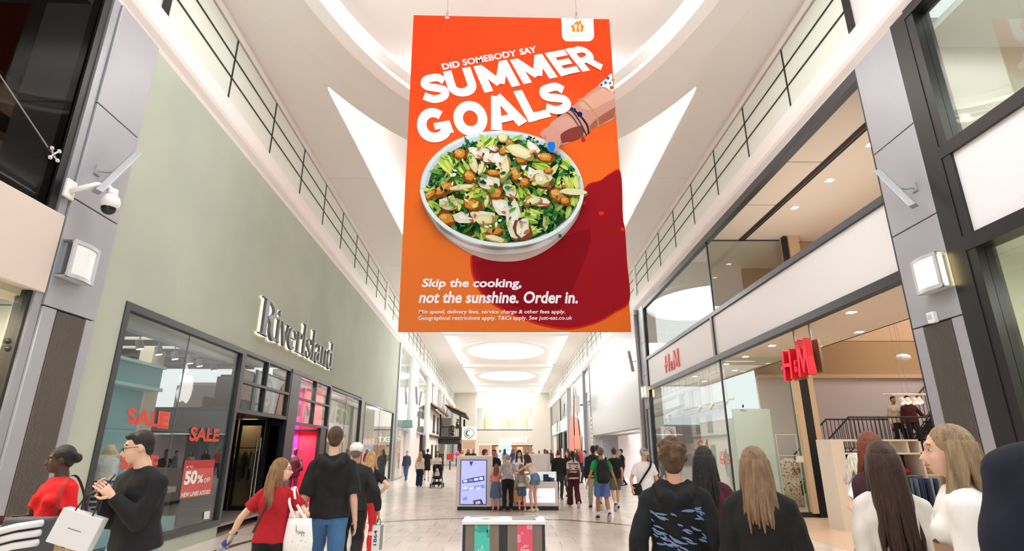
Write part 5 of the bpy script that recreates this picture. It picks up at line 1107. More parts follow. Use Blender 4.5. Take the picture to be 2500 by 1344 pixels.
# badge with house and cutlery
mb = MB(); bad = [(1370, 46), (1448, 47), (1450, 88)]+[(1450-14+14*math.cos(a), 88+14*math.sin(a)) for a in [PI/2*i/6 for i in range(7)]]+[(1386-14*math.sin(a), 88+14*math.cos(a)) for a in [PI/2*i/6 for i in range(7)]]
poly(mb, bad, 'f6f5fa', 6); mb.build('badge', PRN, ban, fix=False)
mb = MB(); OR = 'f27a24'
poly(mb, [(1393, 66), (1409, 52), (1414, 55), (1414, 51), (1419, 51), (1419, 59), (1427, 66), (1425, 69), (1424, 69), (1423, 79), (1397, 79), (1396, 69), (1394, 69)], OR, 7)
for xx in (1401.5, 1404.5, 1407.5): poly(mb, [(xx, 61), (xx+1.2, 61), (xx+1.2, 67), (xx, 67)], 'f6f5fa', 8)
poly(mb, [(1401.5, 67), (1408.7, 67), (1407, 70), (1406.5, 78), (1404, 78), (1403.5, 70)], 'f6f5fa', 8); poly(mb, [(1412, 72), (1414, 62), (1417, 60), (1417, 78), (1414.8, 78), (1414.8, 72)], 'f6f5fa', 8)
mb.build('badge_house', PRN, ban, fix=False); btext('JUST EAT', [(1386, 92), (1433, 94), (1435, 85), (1388, 84)], .01, 7, mat('badge_orange', 'f27a24', .5))
# arm, sleeve, hand
mb = MB()
poly(mb, smoothpath([(1494, 181), (1488, 183), (1477, 195), (1462, 209), (1480, 215), (1497, 226), (1496, 205)], 4), 'f4f1ee', 6)
for x, y, r, c in ((1484, 192, 4, '2f57a0'), (1478, 203, 4, '3a62b0'), (1493, 215, 5, 'b8682e'), (1496, 196, 4, 'd08a3a'), (1468, 208, 3, '3a2a30'), (1489, 204, 3, '2f57a0')): poly(mb, [(x+r*math.cos(t*PI/4), y+r*math.sin(t*PI/4)) for t in range(8)], c, 7)
arm = smoothpath([(1462, 209), (1440, 225), (1410, 250), (1382, 272), (1355, 295), (1340, 308), (1330, 335), (1331, 362), (1334, 378), (1345, 384), (1354, 378), (1362, 360), (1385, 352), (1400, 340), (1425, 335), (1440, 318), (1470, 305), (1501, 286), (1498, 232), (1480, 216)], 4)
poly(mb, arm, 'cf9285', 7)
poly(mb, smoothpath([(1470, 216), (1440, 235), (1415, 258), (1440, 270), (1480, 250), (1500, 240), (1498, 228)], 4), 'dfa593', 8)
poly(mb, smoothpath([(1500, 286), (1470, 303), (1440, 316), (1448, 298), (1480, 275), (1502, 262)], 4), 'a85f50', 8)
poly(mb, smoothpath([(1372, 350), (1368, 330), (1380, 315), (1405, 305), (1425, 315), (1420, 335), (1400, 345)], 4), '8e4038', 8)
poly(mb, smoothpath([(1345, 300), (1365, 288), (1400, 290), (1420, 305), (1390, 315), (1368, 330), (1360, 350), (1345, 340), (1338, 320)], 4), 'dba092', 9)
poly(mb, smoothpath([(1318, 330), (1325, 318), (1340, 312), (1350, 325), (1352, 350), (1350, 376), (1342, 383), (1332, 378), (1330, 345)], 4), 'd99a8c', 10)
poly(mb, smoothpath([(1335, 362), (1344, 358), (1352, 362), (1353, 376), (1344, 383), (1336, 378)], 4), '1f78d8', 11)
def line(mb, pts, wd, c, k):
    st = strip(smoothpath(pts, 5), wd); vs = [B(*p, k) for pr in st for p in pr]; mb.add(vs, [(2*i, 2*i+1, 2*i+3, 2*i+2) for i in range(len(st)-1)], 0, hc(c))
for pts, wd, c in (([(1408, 246), (1420, 244), (1440, 262), (1456, 285), (1461, 312)], 3.2, 'c69a4a'), ([(1362, 285), (1375, 268), (1392, 264), (1412, 280), (1432, 305), (1437, 328)], 4, '2c2434'), ([(1366, 282), (1378, 272), (1394, 270), (1410, 290), (1424, 316), (1432, 332)], 3.5, '4a3038'), ([(1360, 280), (1372, 274), (1388, 278), (1404, 296), (1420, 325), (1424, 345)], 3.5, '6a4a4a'), ([(1396, 266), (1420, 286), (1438, 310), (1441, 322)], 3, 'b07a4a')): line(mb, pts, wd, c, 12)
for x, y, r, c in ((1402, 269, 4, '1c2c7c'), (1415, 280, 6.5, '1a2670'), (1424, 342, 5, 'b8302c')): poly(mb, [(x+r*math.cos(t*PI/6), y+r*math.sin(t*PI/6)) for t in range(12)], c, 13)
mb.build('printed_hand', PRN, ban, fix=False)
# bowl
def zb_(x, y): return (1000+x/3.954, 320+y/3.954)
mb = MB()
def el(cx, cy, rx, ry, n=48, a=0): return [(cx+rx*math.cos(2*PI*i/n)*math.cos(a)-ry*math.sin(2*PI*i/n)*math.sin(a), cy+rx*math.cos(2*PI*i/n)*math.sin(a)+ry*math.sin(2*PI*i/n)*math.cos(a)) for i in range(n)]
body = [zb_(*p) for p in smoothpath([(105, 560), (112, 640), (150, 760), (230, 890), (340, 1020), (460, 1110), (600, 1190), (760, 1245), (920, 1262), (1080, 1250), (1230, 1200), (1380, 1110), (1500, 1000), (1600, 870), (1650, 760), (1680, 640), (1680, 560)], 4)]
poly(mb, body, 'd9b3ae', 14)
poly(mb, [zb_(*p) for p in smoothpath([(130, 700), (230, 860), (360, 985), (520, 1080), (700, 1135), (900, 1150), (1150, 1120), (1350, 1030), (1480, 920), (1600, 800), (1560, 900), (1400, 1050), (1200, 1150), (950, 1190), (720, 1180), (480, 1100), (280, 960)], 4)], 'ecdfe4', 15)
poly(mb, [zb_(*p) for p in el(892, 565, 788, 565, 60, .03)], 'e9edf6', 16)
poly(mb, [zb_(*p) for p in el(895, 560, 745, 528, 60, .03)], 'cfd8e6', 17)
poly(mb, [zb_(*p) for p in el(900, 575, 722, 500, 60, .03)], '47623c', 18)
mb.build('printed_bowl', PRN, ban, fix=False)
# salad: seeded leaves, croutons, chicken and shavings as flat printed pieces
mb = MB(); rs_ = random.Random(11); k = 20.0
def blob(cx, cy, rx, ry, a, col, n=9, jag=.25, kk=None):
    pts = []
    for i in range(n):
        t = 2*PI*i/n; r = 1+rs_.uniform(-jag, jag); x = rx*r*math.cos(t); y = ry*r*math.sin(t); pts.append(zb_(cx+x*math.cos(a)-y*math.sin(a), cy+x*math.sin(a)+y*math.cos(a)))
    poly(mb, pts, col, kk)
kk = 19
lx, ly = 900, 575
for i in range(420):
    t = rs_.uniform(0, 2*PI); r = math.sqrt(rs_.random())*1.0; x = lx+r*715*math.cos(t); y = ly+r*480*math.sin(t)
    if y < 190 and 1050 < x < 1450 and rs_.random() < .7: continue
    col = rs_.choice(['2d6a38', '3f8a3c', '1a4426', '6fae44', '9cc450', 'c0d660', 'dbe27a', '3a7a3c', 'b0d05a', 'e6ea96']); kk += .25
    a = rs_.uniform(0, PI); blob(x, y, rs_.uniform(40, 95), rs_.uniform(16, 36), a, col, 11, .3, kk)
    if rs_.random() < .5: kk += .1; blob(x+rs_.uniform(-10, 10), y, rs_.uniform(18, 40), rs_.uniform(3, 8), a, 'e4e8a4' if rs_.random() < .6 else '0f2a1a', 7, .2, kk)
# frilled dark kale
for cx, cy, nn, rr in ((600, 190, 14, 70), (1150, 120, 14, 70), (1280, 190, 10, 50), (270, 510, 14, 80), (790, 370, 10, 40), (700, 310, 8, 30), (640, 960, 16, 90), (480, 930, 12, 80), (930, 1030, 22, 100), (1400, 860, 14, 90), (1320, 960, 12, 80), (880, 880, 10, 50), (1520, 430, 10, 60), (820, 170, 8, 40), (1420, 300, 8, 40)):
    for i in range(nn): kk += .12; blob(cx+rs_.gauss(0, rr*.5), cy+rs_.gauss(0, rr*.32), rs_.uniform(12, 26), rs_.uniform(8, 15), rs_.uniform(0, 3), rs_.choice(['174a2c', '1d5c34', '2f7a44', '103820', '5aa05a', '0c2a1c']), 9, .5, kk)
# bright lettuce fans
for cx, cy, a, L_, n_ in ((400, 350, 1.0, 190, 12), (520, 400, .8, 150, 9), (770, 130, 2.2, 130, 8), (1290, 350, .25, 170, 9), (1500, 350, .4, 110, 7), (1540, 540, 1.3, 150, 10), (1580, 700, 1.7, 120, 8), (1180, 850, .35, 170, 9), (620, 610, -.3, 170, 9), (200, 740, .6, 120, 6), (1080, 620, 1.1, 130, 8), (1010, 640, .9, 110, 6), (450, 760, 1.5, 90, 6), (730, 960, 1.3, 90, 6), (1190, 1000, -.6, 110, 6), (1270, 600, .9, 100, 6)):
    for i in range(n_):
        kk += .12; o_ = (i-n_/2)*14; blob(cx-o_*math.sin(a), cy+o_*math.cos(a), L_*.5*rs_.uniform(.7, 1.1), rs_.uniform(6, 16), a+rs_.uniform(-.25, .25), rs_.choice(['d6df5a', 'b6cf4e', 'e6ea86', '86b03c', 'c8d858', '5d9236', 'dfe67a']), 8, .25, kk)
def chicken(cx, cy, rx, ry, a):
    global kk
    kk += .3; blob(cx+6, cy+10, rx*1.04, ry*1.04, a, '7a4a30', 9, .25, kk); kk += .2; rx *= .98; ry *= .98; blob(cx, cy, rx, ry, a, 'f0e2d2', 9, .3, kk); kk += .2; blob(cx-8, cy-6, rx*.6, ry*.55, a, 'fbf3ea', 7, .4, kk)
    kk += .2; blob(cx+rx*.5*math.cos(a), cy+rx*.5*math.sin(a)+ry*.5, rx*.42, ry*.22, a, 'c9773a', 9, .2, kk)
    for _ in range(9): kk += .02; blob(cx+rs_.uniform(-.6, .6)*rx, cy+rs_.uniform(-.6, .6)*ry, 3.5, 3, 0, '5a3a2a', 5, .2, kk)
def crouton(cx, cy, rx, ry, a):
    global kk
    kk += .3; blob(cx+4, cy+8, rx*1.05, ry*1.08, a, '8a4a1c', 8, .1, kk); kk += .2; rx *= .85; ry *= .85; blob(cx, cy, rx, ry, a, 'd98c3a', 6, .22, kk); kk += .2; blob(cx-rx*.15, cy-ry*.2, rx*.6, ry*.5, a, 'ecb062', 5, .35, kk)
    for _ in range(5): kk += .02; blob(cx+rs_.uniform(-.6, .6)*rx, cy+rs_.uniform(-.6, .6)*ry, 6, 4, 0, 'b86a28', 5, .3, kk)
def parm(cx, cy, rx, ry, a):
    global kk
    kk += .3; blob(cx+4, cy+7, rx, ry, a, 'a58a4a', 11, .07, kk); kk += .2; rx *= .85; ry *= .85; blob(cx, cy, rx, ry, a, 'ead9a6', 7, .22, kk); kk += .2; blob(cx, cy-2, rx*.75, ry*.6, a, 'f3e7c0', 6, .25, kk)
for q in ((740, 270, 130, 60, .3), (860, 290, 110, 80, .9), (760, 520, 120, 70, .2), (1150, 420, 110, 60, .5), (1260, 490, 120, 75, .4), (960, 600, 90, 60, .8), (1230, 700, 125, 55, .1), (880, 760, 110, 70, .5), (1010, 850, 70, 190, -.05), (1090, 960, 80, 100, -.3), (560, 860, 120, 50, 0), (390, 720, 85, 75, 0), (640, 240, 90, 45, .4), (1190, 190, 80, 40, .8), (820, 200, 60, 30, 0), (700, 840, 130, 45, .1)): chicken(*q)
for q in ((490, 245, 70, 50, .2), (580, 460, 62, 62, .2), (820, 430, 80, 32, .1), (830, 620, 85, 62, 0), (610, 730, 95, 62, .35), (350, 870, 90, 70, .3), (1080, 300, 65, 50, .1), (1310, 280, 85, 45, .1), (1030, 440, 60, 70, .6), (1110, 520, 50, 50, .4), (1420, 640, 95, 65, .5), (1330, 410, 45, 30, 0), (820, 990, 80, 45, -.1), (900, 210, 45, 50, 0), (960, 140, 45, 30, .3), (1490, 700, 50, 40, .4), (330, 590, 130, 55, -.5), (200, 640, 80, 35, -.6), (1140, 700, 40, 60, .2)): crouton(*q)
for q in ((1060, 230, 160, 60, .45), (920, 400, 45, 125, .25), (610, 330, 45, 110, -.35), (520, 570, 140, 28, -.15), (720, 880, 110, 55, -.1), (1575, 625, 135, 34, .08), (1265, 500, 90, 60, .45), (1190, 700, 85, 40, -.1), (900, 100, 60, 45, .2), (745, 700, 22, 70, .15), (820, 1060, 130, 34, .2), (690, 390, 35, 70, .2)): parm(*q)
for i in range(120):
    t = rs_.uniform(0, 2*PI); r = math.sqrt(rs_.random())*.9; kk += .2
    if rs_.random() < .6: blob(lx+r*690*math.cos(t), ly+r*460*math.sin(t), rs_.uniform(14, 40), rs_.uniform(8, 20), rs_.uniform(0, 3), rs_.choice(['1f5a30', '5d9a3c', 'c4d458', '3f7a36', '16402a', 'dbe27a']), 8, .5, kk)
    else: blob(lx+r*690*math.cos(t), ly+r*460*math.sin(t), rs_.uniform(10, 30), rs_.uniform(7, 16), rs_.uniform(0, 3), rs_.choice(['f4e9dc', 'c9773a', 'efe0b2', 'e0a050', 'fbf3ea']), 7, .4, kk)
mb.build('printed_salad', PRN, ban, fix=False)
mb = MB(); rim = strip([zb_(*p) for p in [(892+767*math.cos(t)*1.0-0*math.sin(t), 572+555*math.sin(t)+23*math.cos(t)) for t in [PI*(.03+.94*i/40) for i in range(41)]]], 9)
mb.add([B(*p, kk+1) for pr in rim for p in pr], [(2*i, 2*i+1, 2*i+3, 2*i+2) for i in range(40)], 0, hc('f3f6fc')); 
poly(mb, [zb_(*p) for p in el(1575, 622, 128, 30, 24, .06)], 'f2e6bd', kk+2)
poly(mb, [zb_(*p) for p in smoothpath([(1310, 60), (1340, 0), (1430, 20), (1450, 140), (1430, 210), (1390, 245), (1335, 235), (1315, 150)], 4)], 'd99a8c', kk+3)
poly(mb, [zb_(*p) for p in smoothpath([(1325, 165), (1345, 150), (1390, 152), (1398, 200), (1380, 245), (1345, 245), (1330, 215)], 4)], '1f7ce0', kk+4)
mb.build('printed_rim_and_thumb', PRN, ban, fix=False)
WIRE = mat('steel_wire', '6f6a66', .4, .7)
for x, y in ((1092, 12), (1407, 18)):
    p = on_y(x, 42, BY); MB().tube([(p.x, BY, p.z-.05), (p.x, BY, 11.2)], .006).build('hanging_wire', WIRE, ban); MB().tube([(p.x, BY, p.z), (p.x, BY, p.z+.12)], .02).build('turnbuckle', WIRE, ban); MB().box(p.x-.04, BY-.02, p.z-.06, p.x+.04, BY+.02, p.z+.0).build('clamp', WIRE, ban)

# ------------------------------------------------------------------ recycling bin
bn = thing('recycling_bin', 'twin recycling bin with teal and pink panels in the foreground', 'bin', (-.09, 6.8, 0))
xa, xb, ya, yb, h = -.54, .36, 6.56, 7.04, .9
BWD = mat('bin_taupe', '7d7064', .5, noise_amt=.05, scale=4); BTOP = mat('bin_top_white', 'e9e6e2', .25)
MB().box(xa+.01, ya+.012, 0, xb-.01, yb-.01, h-.06).build('carcass', mat('bin_dark', '303030', .5), bn)
for a, b in ((xa+.03, -.14), (-.05, xb-.03)):
    MB().box(a, ya, .04, b, ya+.02, h-.035).build('door', BWD, bn, bevel=.003)
mid_a = (xa+.03-.14)/2; mid_b = (-.05+xb-.03)/2
for nm, c, w_, m in (('teal_panel', mid_a, .083, mat('bin_teal', '4cc3b5', .5)), ('pink_panel', mid_b+.0, .083, mat('bin_pink', 'e3576f', .5))):
    MB().box(c-w_, ya-.004, .04, c+w_, ya, h-.035).build(nm, m, bn)
TD = mat('bin_teal_dark', '2fa396', .5); PK = mat('bin_pink_light', 'eb8fb0', .5)
for c, sq, m in ((mid_a, ((-.05, .79, .06, .865), (.05, .74, .083, .82), (-.083, .8, -.06, .83)), TD), (mid_b, ((.02, .82, .083, .865), (-.083, .69, -.045, .77), (-.04, .77, -.015, .79)), PK)):
    for x0_, z0_, x1_, z1_ in sq: MB().box(c+x0_, ya-.006, z0_, c+x1_, ya-.003, z1_).build('pixel_square', m, bn)
ICW = mat('bin_icon_white', 'f2f4f4', .5)
def icon(c, z, paths):
    mb = MB()
    for pth in paths: put_strip(mb, pth, .005, lambda u, v: (c+u, ya-.008, z+v))
    mb.build('icon', ICW, bn, fix=False)
icon(mid_a, .54, [[(-.015, 0), (-.015, .07), (-.004, .1), (-.004, .12), (.006, .12), (.006, .1), (.017, .07), (.017, 0), (-.015, 0)], [(-.015, .05), (.017, .05)], [(-.05, 0), (-.05, .05), (-.042, .07), (-.042, .085), (-.034, .085), (-.034, .07), (-.026, .05), (-.026, 0), (-.05, 0)], [(.025, 0), (.025, .05), (.05, .05), (.05, 0), (.025, 0)]])
icon(mid_b, .52, [[(-.035, 0), (-.045, .09), (.045, .09), (.035, 0), (-.035, 0)], [(-.05, .1), (.05, .1)], [(-.02, 0), (-.025, .09)], [(0, 0), (0, .09)], [(.02, 0), (.025, .09)], [(-.045, .115), (.04, .14)], [(-.01, .128), (-.006, .142), (.01, .146), (.014, .135)]])
MB().box(-.14, ya, 0, -.05, ya+.02, h-.035).build('centre_post', mat('bin_black', '26282a', .4), bn); MB().box(xa, ya-.003, 0, xa+.03, yb, h-.03).build('side_panel', MATS['bin_black'], bn); MB().box(xb-.03, ya-.003, 0, xb, yb, h-.03).build('side_panel', MATS['bin_black'], bn)
# top with a round hole on the left and a square hole on the right
def top_with_holes():
    mb = MB(); z = h; zl_ = h-.03
    cx, cy = mid_a+.03, (ya+yb)/2; n = 24; inn = [(cx+.062*math.cos(2*PI*i/n), cy+.062*math.sin(2*PI*i/n)) for i in range(n)]
    x0_, x1_ = xa-.01, -.095; y0_, y1_ = ya-.012, yb+.01; out = []
    for i in range(n):
        c, s = math.cos(2*PI*i/n), math.sin(2*PI*i/n); q = min(((x1_-cx) if c > 0 else (cx-x0_))/max(abs(c), 1e-6), ((y1_-cy) if s > 0 else (cy-y0_))/max(abs(s), 1e-6)); out.append((cx+q*c, cy+q*s))
    for cor in ((x0_, y0_), (x1_, y0_), (x1_, y1_), (x0_, y1_)): j = min(range(n), key=lambda i: (out[i][0]-cor[0])**2+(out[i][1]-cor[1])**2); out[j] = cor
    mb.add([(p[0], p[1], z) for p in inn+out], [(i, (i+1) % n, n+(i+1) % n, n+i) for i in range(n)]); mb.add([(p[0], p[1], z) for p in inn]+[(p[0], p[1], z-.06) for p in inn], [(i, (i+1) % n, n+(i+1) % n, n+i) for i in range(n)])
    hx0, hx1, hy0, hy1 = .0, .27, ya+.1, yb-.1
    X = [-.095, hx0, hx1, xb+.01]; Y = [ya-.012, hy0, hy1, yb+.01]
    for i in range(3):
        for j in range(3):
            if (i, j) != (1, 1): mb.quad((X[i], Y[j], z), (X[i+1], Y[j], z), (X[i+1], Y[j+1], z), (X[i], Y[j+1], z))
    mb.add([(hx0, hy0, z), (hx1, hy0, z), (hx1, hy1, z), (hx0, hy1, z), (hx0, hy0, z-.08), (hx1, hy0, z-.08), (hx1, hy1, z-.08), (hx0, hy1, z-.08)], [(0, 1, 5, 4), (1, 2, 6, 5), (2, 3, 7, 6), (3, 0, 4, 7)])
    mb.add([(x0_, y0_, z), (xb+.01, y0_, z), (xb+.01, y1_, z), (x0_, y1_, z), (x0_, y0_, zl_), (xb+.01, y0_, zl_), (xb+.01, y1_, zl_), (x0_, y1_, zl_)], [(0, 1, 5, 4), (1, 2, 6, 5), (2, 3, 7, 6), (3, 0, 4, 7)])
    return mb.build('lid', BTOP, bn, fix=False)
top_with_holes()
MB().box(xa+.05, yb-.07, h-.002, -.13, yb-.06, h+.004).build('lid_seam', MATS['bin_black'], bn); MB().box(-.02, yb-.07, h-.002, .3, yb-.055, h+.005).build('lid_seam', MATS['bin_black'], bn)

# ------------------------------------------------------------------ kiosk
ks = thing('display_kiosk', 'white display kiosk with blue screen and glass counter in mid mall', 'kiosk', (-.1, 17.8, 0))
KW = mat('kiosk_white', 'efeae5', .4); KY = 16.95
def kb(n, m, x0, y0, z0, x1, y1, z1, bevel=0): return MB().box(x0, y0, z0, x1, y1, z1).build(n, m, ks, bevel=bevel)
kb('plinth', BLACK, -1.57, KY+.03, 0, 1.33, KY+2.6, .1)
kb('screen_tower', KW, -1.62, KY, .1, -.58, KY+.5, 1.48, .01)
kb('screen_bezel', BLACK, -1.5, KY-.012, .15, -.73, KY, 1.37)
kb('screen', mat('screen_blue', 'a9b4f6', .3, emit=.75), -1.48, KY-.016, .17, -.75, KY-.01, 1.35)
# picture on the screen
SD = mat('screen_dark_blue', '3c4390', .3, emit=.2); SL = mat('screen_pale', 'c6cdf8', .3, emit=.8)
def sp(px, py): p = on_y(px, py, KY-.018); return p
def spoly(name, pts, m, y=-.018): mb = MB(); mb.add([Vector((on_y(a, b, KY).x, KY+y, on_y(a, b, KY).z)) for a, b in pts], [tuple(range(len(pts)))]); return mb.build(name, m, ks, fix=False)
spoly('screen_image', [(1128, 1172), (1150, 1166), (1182, 1160), (1183, 1172), (1160, 1176), (1129, 1179)], SD); spoly('screen_image', [(1131, 1172), (1141, 1170), (1141, 1176), (1131, 1177)], SL, -.02); spoly('screen_image', [(1144, 1169), (1154, 1168), (1155, 1174), (1144, 1175)], mat('screen_mid', '8f99e6', .3, emit=.5), -.02); spoly('screen_image', [(1157, 1167), (1168, 1165), (1168, 1172), (1157, 1173)], SL, -.02); spoly('screen_image', [(1170, 1164), (1179, 1163), (1180, 1170), (1170, 1171)], SL, -.02)
spoly('screen_image', [(1128, 1190), (1183, 1182), (1184, 1190), (1128, 1198)], mat('screen_mid', '8f99e6', .3, emit=.5)); 
for a in (1130, 1145, 1162): spoly('screen_image', [(a, 1189), (a+12, 1187), (a+12, 1193), (a, 1195)], SL, -.02)
spoly('screen_image', [(1130, 1214), (1140, 1211), (1141, 1219), (1131, 1221)], mat('screen_mid', '8f99e6', .3, emit=.5)); spoly('screen_image', [(1155, 1221), (1175, 1217), (1181, 1231), (1157, 1231)], SD); spoly('screen_image', [(1160, 1224), (1172, 1221), (1174, 1228), (1162, 1230)], mat('screen_sand', 'cfc6a8', .3, emit=.5), -.02); spoly('screen_image', [(1146, 1126), (1156, 1125), (1150, 1138)], SD)
kb('counter_base', KW, -.58, KY+.06, .1, 1.33, KY+.55, .72, .01); kb('counter_top', KW, -.58, KY+.06, .72, 1.33, KY+.55, .76, .005)
kb('show_glass', GL, -.55, KY+.08, .76, 1.3, KY+.09, 1.04); kb('show_glass', GL, -.55, KY+.08, 1.04, 1.3, KY+.52, 1.05); kb('show_glass', GL, 1.29, KY+.08, .76, 1.3, KY+.5, 1.04); kb('case_light', mat('case_glow', 'f6f8ff', .5, emit=.6), -.55, KY+.5, .78, 1.3, KY+.52, 1.03)
kb('lit_panel', mat('lit_art_panel', 'eef0fa', .4, emit=.65), .4, KY+.05, .2, 1.24, KY+.06, .58, .0)
mb = MB()
for i in range(16):
    x = .45+rnd.random()*.7; z = .25+rnd.random()*.28; put_strip(mb, smoothpath([(x, z), (x+rnd.uniform(-.1, .1), z+rnd.uniform(-.05, .05)), (x+rnd.uniform(-.1, .1), z+rnd.uniform(-.05, .05))], 4), .004, lambda u, v: (u, KY+.046, v))
o = mb.build('panel_drawing', mat('pen_grey', '7c82a4', .5), ks, fix=False); o['kind'] = 'stuff'
kb('rear_wall', KW, .1, KY+2.0, .1, 1.25, KY+2.5, 1.52); kb('rear_counter', KW, -1.5, KY+2.1, .1, .1, KY+2.5, 1.1); kb('side_counter', KW, -1.55, KY+.5, .1, -1.1, KY+2.5, 1.1); kb('rear_tower', KW, .42, KY+1.4, .1, 1.1, KY+1.7, 1.5, .01)
CB = mat('watch_blue', '2d3a66', .4)
for i, (x, w_, hh) in enumerate(((.78, .1, .1), (1.0, .16, .2), (1.12, .08, .12), (1.2, .1, .1))):
    t = thing('display_cushion', 'dark blue %s in the kiosk glass case' % ['leftmost small stand', 'tall card', 'low block beside the card', 'rightmost small stand'][i], 'display stand', (x, KY+.3, .76)); MB().box(x-w_/2, KY+.27, .762, x+w_/2, KY+.3, .76+hh).build('back_card', CB, t); MB().loft([(x, KY+.22, .79), (x+.001, KY+.22, .83)], [w_*.45, w_*.3], [.03, .02], n=8).build('pad', CB, t)
# ------------------------------------------------------------------ people
SKINS = {'light': 'dca98f', 'fair': 'e6b9a0', 'tan': 'b9805f', 'dark': '4a2f25', 'brown': '7d5340', 'baby': 'e8bda4'}
def skin(k): return mat('skin_'+k, SKINS[k], .5, noise_amt=.04, scale=12)
def cloth(c, print_=None): return mat('fabric_%s%s' % (c, print_ or ''), c, .9, bump=.35, bscale=9, stretch=(1, 1, .5), col2=print_, scale=7) if print_ else mat('fabric_'+c, c, .9, noise_amt=.05, scale=5, bump=.45, bscale=7, stretch=(1, 1, .45))
def hairm(c): return mat('hair_'+c, c, .45, noise_amt=.35, scale=18, bump=.6, bscale=60, stretch=(3, 3, .25))
QUEUE = []
def ik(a, b, l1, l2, pole):
    a = Vector(a); b = Vector(b); d = b-a; L = min(d.length, (l1+l2)*.999); dn = d.normalized(); b = a+dn*L
    x = (l1*l1-l2*l2+L*L)/(2*L); h = math.sqrt(max(l1*l1-x*x, 0)); p = Vector(pole); p = p-dn*p.dot(dn)
    p = p.normalized() if p.length > 1e-6 else dn.orthogonal()
    return a+dn*x+p*h, b
def lerp(a, b, t): return a*(1-t)+b*t
class Person: pass
def person(label, pos, head=0, H=1.75, sex='m', skin_='light', vox=.016, lean=0, side=0, hy=0, hp=0, lh=None, rh=None, le=None, re=None, lf=None, rf=None, fat=1.0,
           top=('1b1b1e', 'short'), bottom=('3c5a86', 'long'), shoes='2a2a2c', hair=('short', '2a1f1a'), extra=(), group=None, z0=0, sit=False, topprint=None, near=False, botprint=None, glasses=None, hat=None, socks=None):
    """head = heading in degrees (0 faces +Y, away from the viewer; 180 faces the viewer)"""
    k = H/1.715; P = Person(); f = sex == 'f'
    root = thing('person', label, 'person', (pos[0], pos[1], z0), group); root.rotation_euler = (0, 0, math.radians(head)); ROOT[root.name] = (0, 0, 0)
    P.root = root
    sw = (.148 if f else .172)*(.6+.4*fat); hw = .088
    pel = Vector((0, 0, .95)); up = Vector((math.sin(math.radians(side)), math.sin(math.radians(lean)), math.cos(math.radians(lean)))).normalized()
    pel = pel - Vector((0, math.sin(math.radians(lean))*.12, 0))
    def sp(t, y=0): return pel+up*t+Vector((0, y, 0))
    neck = sp(.488); chest = sp(.36); fw = Vector((0, 1, 0)); fw = (fw-up*fw.dot(up)).normalized(); rt = fw.cross(up).normalized()
    hdir = Matrix.Rotation(math.radians(hy), 3, 'Z') @ Matrix.Rotation(math.radians(-lean*.5-hp), 3, 'X')
    hc_ = neck+up*.052+hdir @ Vector((0, .028, .11))
    def Hd(x, y, z): return hc_+hdir @ Vector((x, y, z))
    shl = sp(.392)-rt*(sw-.006); shr = sp(.392)+rt*(sw-.006)
    hl = pel+Vector((-hw, 0, -.03)); hr = pel+Vector((hw, 0, -.03))
    lf = lf or (-.1, .0, .08, 0); rf = rf or (.1, .0, .08, 0)
    lk, la = ik(hl, lf[:3], .43, .43, (-.05, 1, 0)); rk, ra = ik(hr, rf[:3], .43, .43, (.05, 1, 0))
    lh = lh or (-sw-.055, .05, .83); rh = rh or (sw+.055, .05, .83)
    lel, lw = ik(shl, lh, .285, .255, le or (-.12, -1, 0)); rel, rw = ik(shr, rh, .285, .255, re or (.12, -1, 0))
    fx = math.sqrt(fat)
    mb = MB(); S = mb
    # torso and neck of the body surface
    tt = [(-.08, .12, .09), (0, .16, .112), (.1, .135 if f else .15, .098), (.2, .135 if f else .155, .1), (.32, .15 if f else .172, .108), (.38, .138 if f else .162, .1), (.425, .112 if f else .13, .085), (.46, .08, .068), (.49, .055, .055), (.54, .048, .05)]
    S.loft([sp(t) for t, _, _ in tt], [a*fx*(1 if i < 6 else 1) for i, (_, a, _) in enumerate(tt)], [b*fx for _, _, b in tt], n=16, side=rt)
    def limb(q, a, b, r0, rm, r1, tm=.35, n=10): q.loft([a, a.lerp(b, tm*.5), a.lerp(b, tm), a.lerp(b, .75), b], [r0, (r0+rm)/2*1.03, rm, lerp(rm, r1, .65), r1], n=n); q.ball(a, r0, 10, 6); q.ball(b, r1, 10, 6)
    for h_, kn, an in ((hl, lk, la), (hr, rk, ra)): limb(S, h_, kn, .085*fx, .078*fx, .052, .3); limb(S, kn, an, .052, .056*fx, .035, .35)
    for s_, e_, w_ in ((shl, lel, lw), (shr, rel, rw)): limb(S, s_, e_, .045*fx, .042*fx, .035*fx, .4); limb(S, e_, w_, .035*fx, .037*fx, .025, .25)
    for s_ in (shl, shr): S.loft([sp(.468), sp(.44).lerp(s_, .45)+up*.012, s_+up*.0], [.045*fx, .045*fx, .044*fx], n=10)
    # feet
    def footpts(an, ft):
        pt = math.radians(ft[3] if len(ft) > 3 else 0); R = Matrix.Rotation(pt, 3, 'X'); yaw = Matrix.Rotation(math.radians(ft[4]) if len(ft) > 4 else 0, 3, 'Z'); return lambda x, y, z: an+yaw @ (R @ Vector((x, y, z)))
    FL, FRr = footpts(la, lf), footpts(ra, rf)
    for Ff in (FL, FRr): S.loft([Ff(0, -.05, -.03), Ff(0, .03, -.035), Ff(0, .12, -.055), Ff(0, .18, -.06)], [.032, .04, .044, .03], [.035, .04, .022, .015], n=10, side=rt)
    # head
    S.ball(Hd(0, -.012, .022), (.074, .094, .098), 20, 14, R=hdir); S.ball(Hd(0, .022, -.045), (.056, .07, .072), 16, 10, R=hdir); S.ball(Hd(0, .05, -.088), (.034, .032, .026), 12, 8, R=hdir)
    S.ball(Hd(-.03, .055, -.03), (.028, .03, .03), 10, 6, R=hdir); S.ball(Hd(.03, .055, -.03), (.028, .03, .03), 10, 6, R=hdir)
